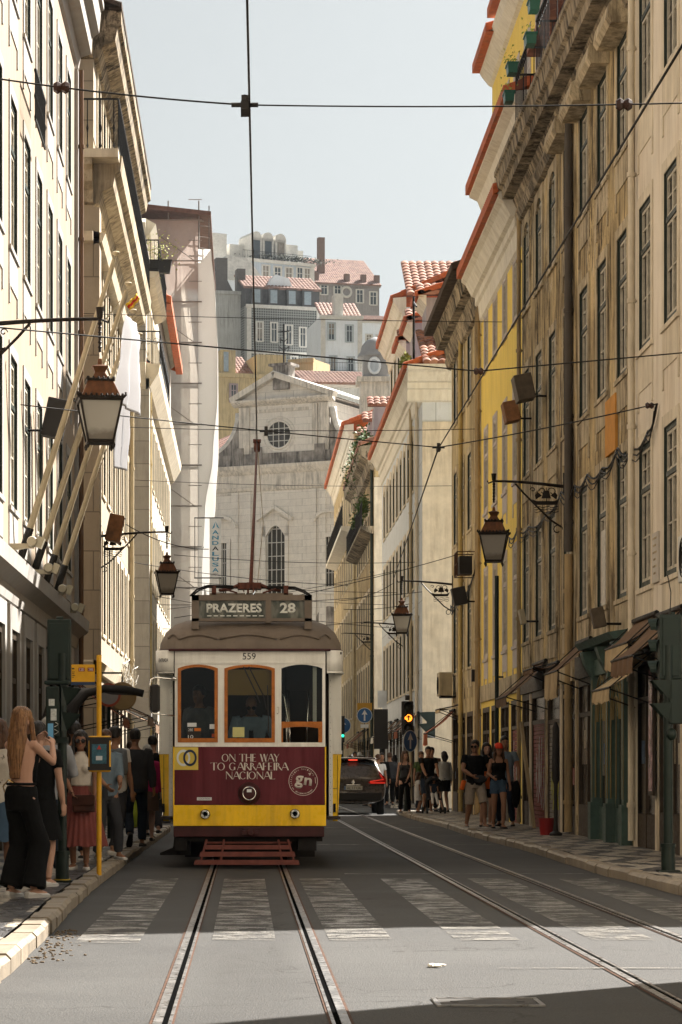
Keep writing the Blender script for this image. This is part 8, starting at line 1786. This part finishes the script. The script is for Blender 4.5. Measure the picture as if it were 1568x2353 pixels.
# stroller
sp=place(997,69.4); t=thing('stroller','black folding stroller pushed by the father on the right pavement','stroller',sp,R(6)); m=MB()
for sx in (-1,1): m.tube([V(sx*.22,-.35,.08),V(sx*.20,-.05,.45),V(sx*.18,.35,.98)],.012,6); m.tube([V(sx*.22,.30,.08),V(sx*.20,-.05,.45)],.012,6)
m.tube([V(-.18,.35,.98),V(.18,.35,.98)],.014,6); m.tube([V(-.22,-.35,.1),V(.22,-.35,.1)],.012,6); m.build('frame',IRON,t)
for sx in (-1,1):
    for y_ in (-.35,.30): MB().lathe((sx*.24,y_,.09),[(.0,-.02),(.075,-.025),(.09,-.012),(.09,.012),(.075,.025),(.0,.02)],16,'x').build('wheel',RUB,t)
m=MB(); m.box(-.18,.18,-.18,.10,.36,.41); m.cbox((0,.14,.62),(.36,.04,.46),Matrix.Rotation(R(-18),3,'X')); m.build('seat',C['dkgrey'],t,bevel=.02)
m=MB(); rows=[[V(.20*math.cos(PI*k/8)*1.0,.18-.34*math.sin(a),.78+.16*math.sin(PI*k/8)*(.5+.5*math.cos(a*.8))+.05*math.cos(a)) for k in range(9)] for a in [i*PI/2/6 for i in range(7)]]
vv=[p for r_ in rows for p in r_]; m.add(vv,[(j*9+i,j*9+i+1,(j+1)*9+i+1,(j+1)*9+i) for j in range(6) for i in range(8)]); o=m.build('hood',C['black'],t,smooth=True,fix=False); o.modifiers.new('s','SOLIDIFY').thickness=.02
person('toddler in white tights sitting in the stroller',sp+V(0,-.05,.13-.0),R(6),.80,'f','tan',1.15,('short','brown'),('tee','dkdenim'),('trousers','white'),None,lh=(.2,-.28,.95),rh=(-.2,-.28,.95),lf=(.16,-.62,.10),rf=(-.16,-.62,.10),group=G2,vox=.009)
person('child in white dress standing beside the stroller',place(962,71.0),R(100),1.05,'f','tan',1.05,('bob','brown'),('tee','white'),('skirt','white',.55,.22),('dark',SHOE_B),group=G2)
person('woman in olive green top behind the father',place(968,72.4),R(20),1.66,'f','tan',1.0,('bun','brown'),('tee','green'),('trousers','dkdenim'),('sneaker',SHOE_W),group=G2)
person('man with brown shirt standing right behind the father',place(992,72.8),R(0),1.78,'m','tan',1.05,('short','black'),('tee','brown'),('trousers','black'),('dark',SHOE_B),group=G2)
person('woman in pale print shirt and black skirt turned to the shop window',place(1021,71.8),R(200),1.66,'f','light',1.0,('bob','black'),('shirt','pattern'),('skirt','black',.60,.20),('dark',SHOE_B),lh=(.12,-.28,1.25),group=G2,lf=(.12,.1,0))
person('woman in black top and trousers with wind blown hair stepping off the kerb',place(931,70.5),R(-12),1.66,'f','light',.98,('mid','brown'),('tank','dkgrey'),('trousers','black'),('sneaker',SHOE_W),lf=(.10,.12,0),rf=(-.10,-.16,0),lh=(.10,-.22,.95),yaw=R(35),group=G2,vox=.011)
# ---------- far people behind the car
G3='people in the distance behind the car'
far=[(869,80,170,'man in white t-shirt crossing behind the car','white','black',1.74,'m','short','brown'),(878,84,10,'person in black with dark hair at the right end of the car','black','black',1.7,'m','short','black'),(856,88,20,'person in grey print shirt behind the car roof','pattern','dkgrey',1.62,'f','bob','brown'),(843,93,200,'person in dark red jacket behind the car roof','brown','black',1.68,'f','mid','black'),(823,97,10,'small figure in tan top behind the middle of the car','khaki','dkgrey',1.6,'m','short','brown'),(816,104,0,'person in plum jacket looking this way above the car','plum','black',1.88,'m','short','black'),(826,104.5,0,'person with white sun hat above the car','dkgrey','black',1.84,'f','bob','brown'),(803,108,10,'person in black beside the tram edge far away','black','black',1.85,'m','short','black'),(832,99,0,'short person in grey top below the white sun hat','grey','dkgrey',1.55,'f','mid','brown'),(896,86,180,'person in dark coat under the amber signal','dkgrey','black',1.72,'m','short','brown'),(907,92,180,'person in olive coat at the far right kerb','green','black',1.68,'f','bob','black'),(850,100,170,'person with pink scarf far behind the car','magenta','dkgrey',1.7,'f','bob','brown')]
for px,D,hd_,lab,tc,bc,H,sx,hs,hc in far:
    L0=place(px,D); L0.z=PZ if L0.x>KR else 0
    person(lab,L0,R(hd_),H,sx,'tan',1.0,(hs,hc),('shirt' if tc!='white' else 'tee',tc),('trousers',bc),('dark',SHOE_B),lf=(.1,.1,0),rf=(-.1,-.12,0),group=G3,vox=.018,cap='sunhat' if 'sun hat' in lab and 'person with' in lab else None)
# ---------- in the tram: driver and passenger
G4='people inside the tram'
dl=Vector((TX+tx(572),TD+.62,.66-.12)); b,arms,legs,P,hd=person('tram driver in pale blue shirt and dark tie, head bowed, behind the middle windscreen',Vector((TX+tx(578),TD+.70,.62)),R(0),1.62,'m','tan',1.12,('bald','black'),('rolled','blue'),('trousers','black'),('dark',SHOE_B),lh=(.30,-.32,1.08),rh=(-.20,-.34,1.10),pitch=R(28),glasses=True,vox=.009,group=G4,lean=.12)
MB().prism([(-.02,1.38*.925),(.02,1.38*.925),(.035,1.1*.925),(0,1.05*.925),(-.035,1.1*.925)],lambda u,v_,q:(u,q,v_),-.205,-.195).build('tie',C['black'],b)
person('dim passenger standing behind the left tram window',Vector((TX+tx(455),TD+1.1,.66)),R(-30),1.72,'m','tan',1.0,('short','black'),('shirt','grey'),('trousers','black'),('dark',SHOE_B),vox=.014,group=G4)
# ================================================================ AIR
hz=MB().box(-170,190,-75,440,-1.6,92).build('haze',None or mat('unused',(.5,.5,.5)),None); hz.data.materials.clear()
hm=bpy.data.materials.new('thin_haze'); hm.use_nodes=True; nt=hm.node_tree; nt.nodes.clear(); o_=N(nt,'ShaderNodeOutputMaterial'); v_=N(nt,'ShaderNodeVolumePrincipled'); v_.inputs['Density'].default_value=.00010; v_.inputs['Color'].default_value=(.80,.88,.96,1); v_.inputs['Anisotropy'].default_value=.2
L(nt,v_.outputs[0],o_.inputs['Volume']); hz.data.materials.append(hm); tag(hz,kind='stuff')
SC.cycles.volume_bounces=0
SC.cycles.diffuse_bounces=2; SC.cycles.max_bounces=8; SC.cycles.transparent_max_bounces=12
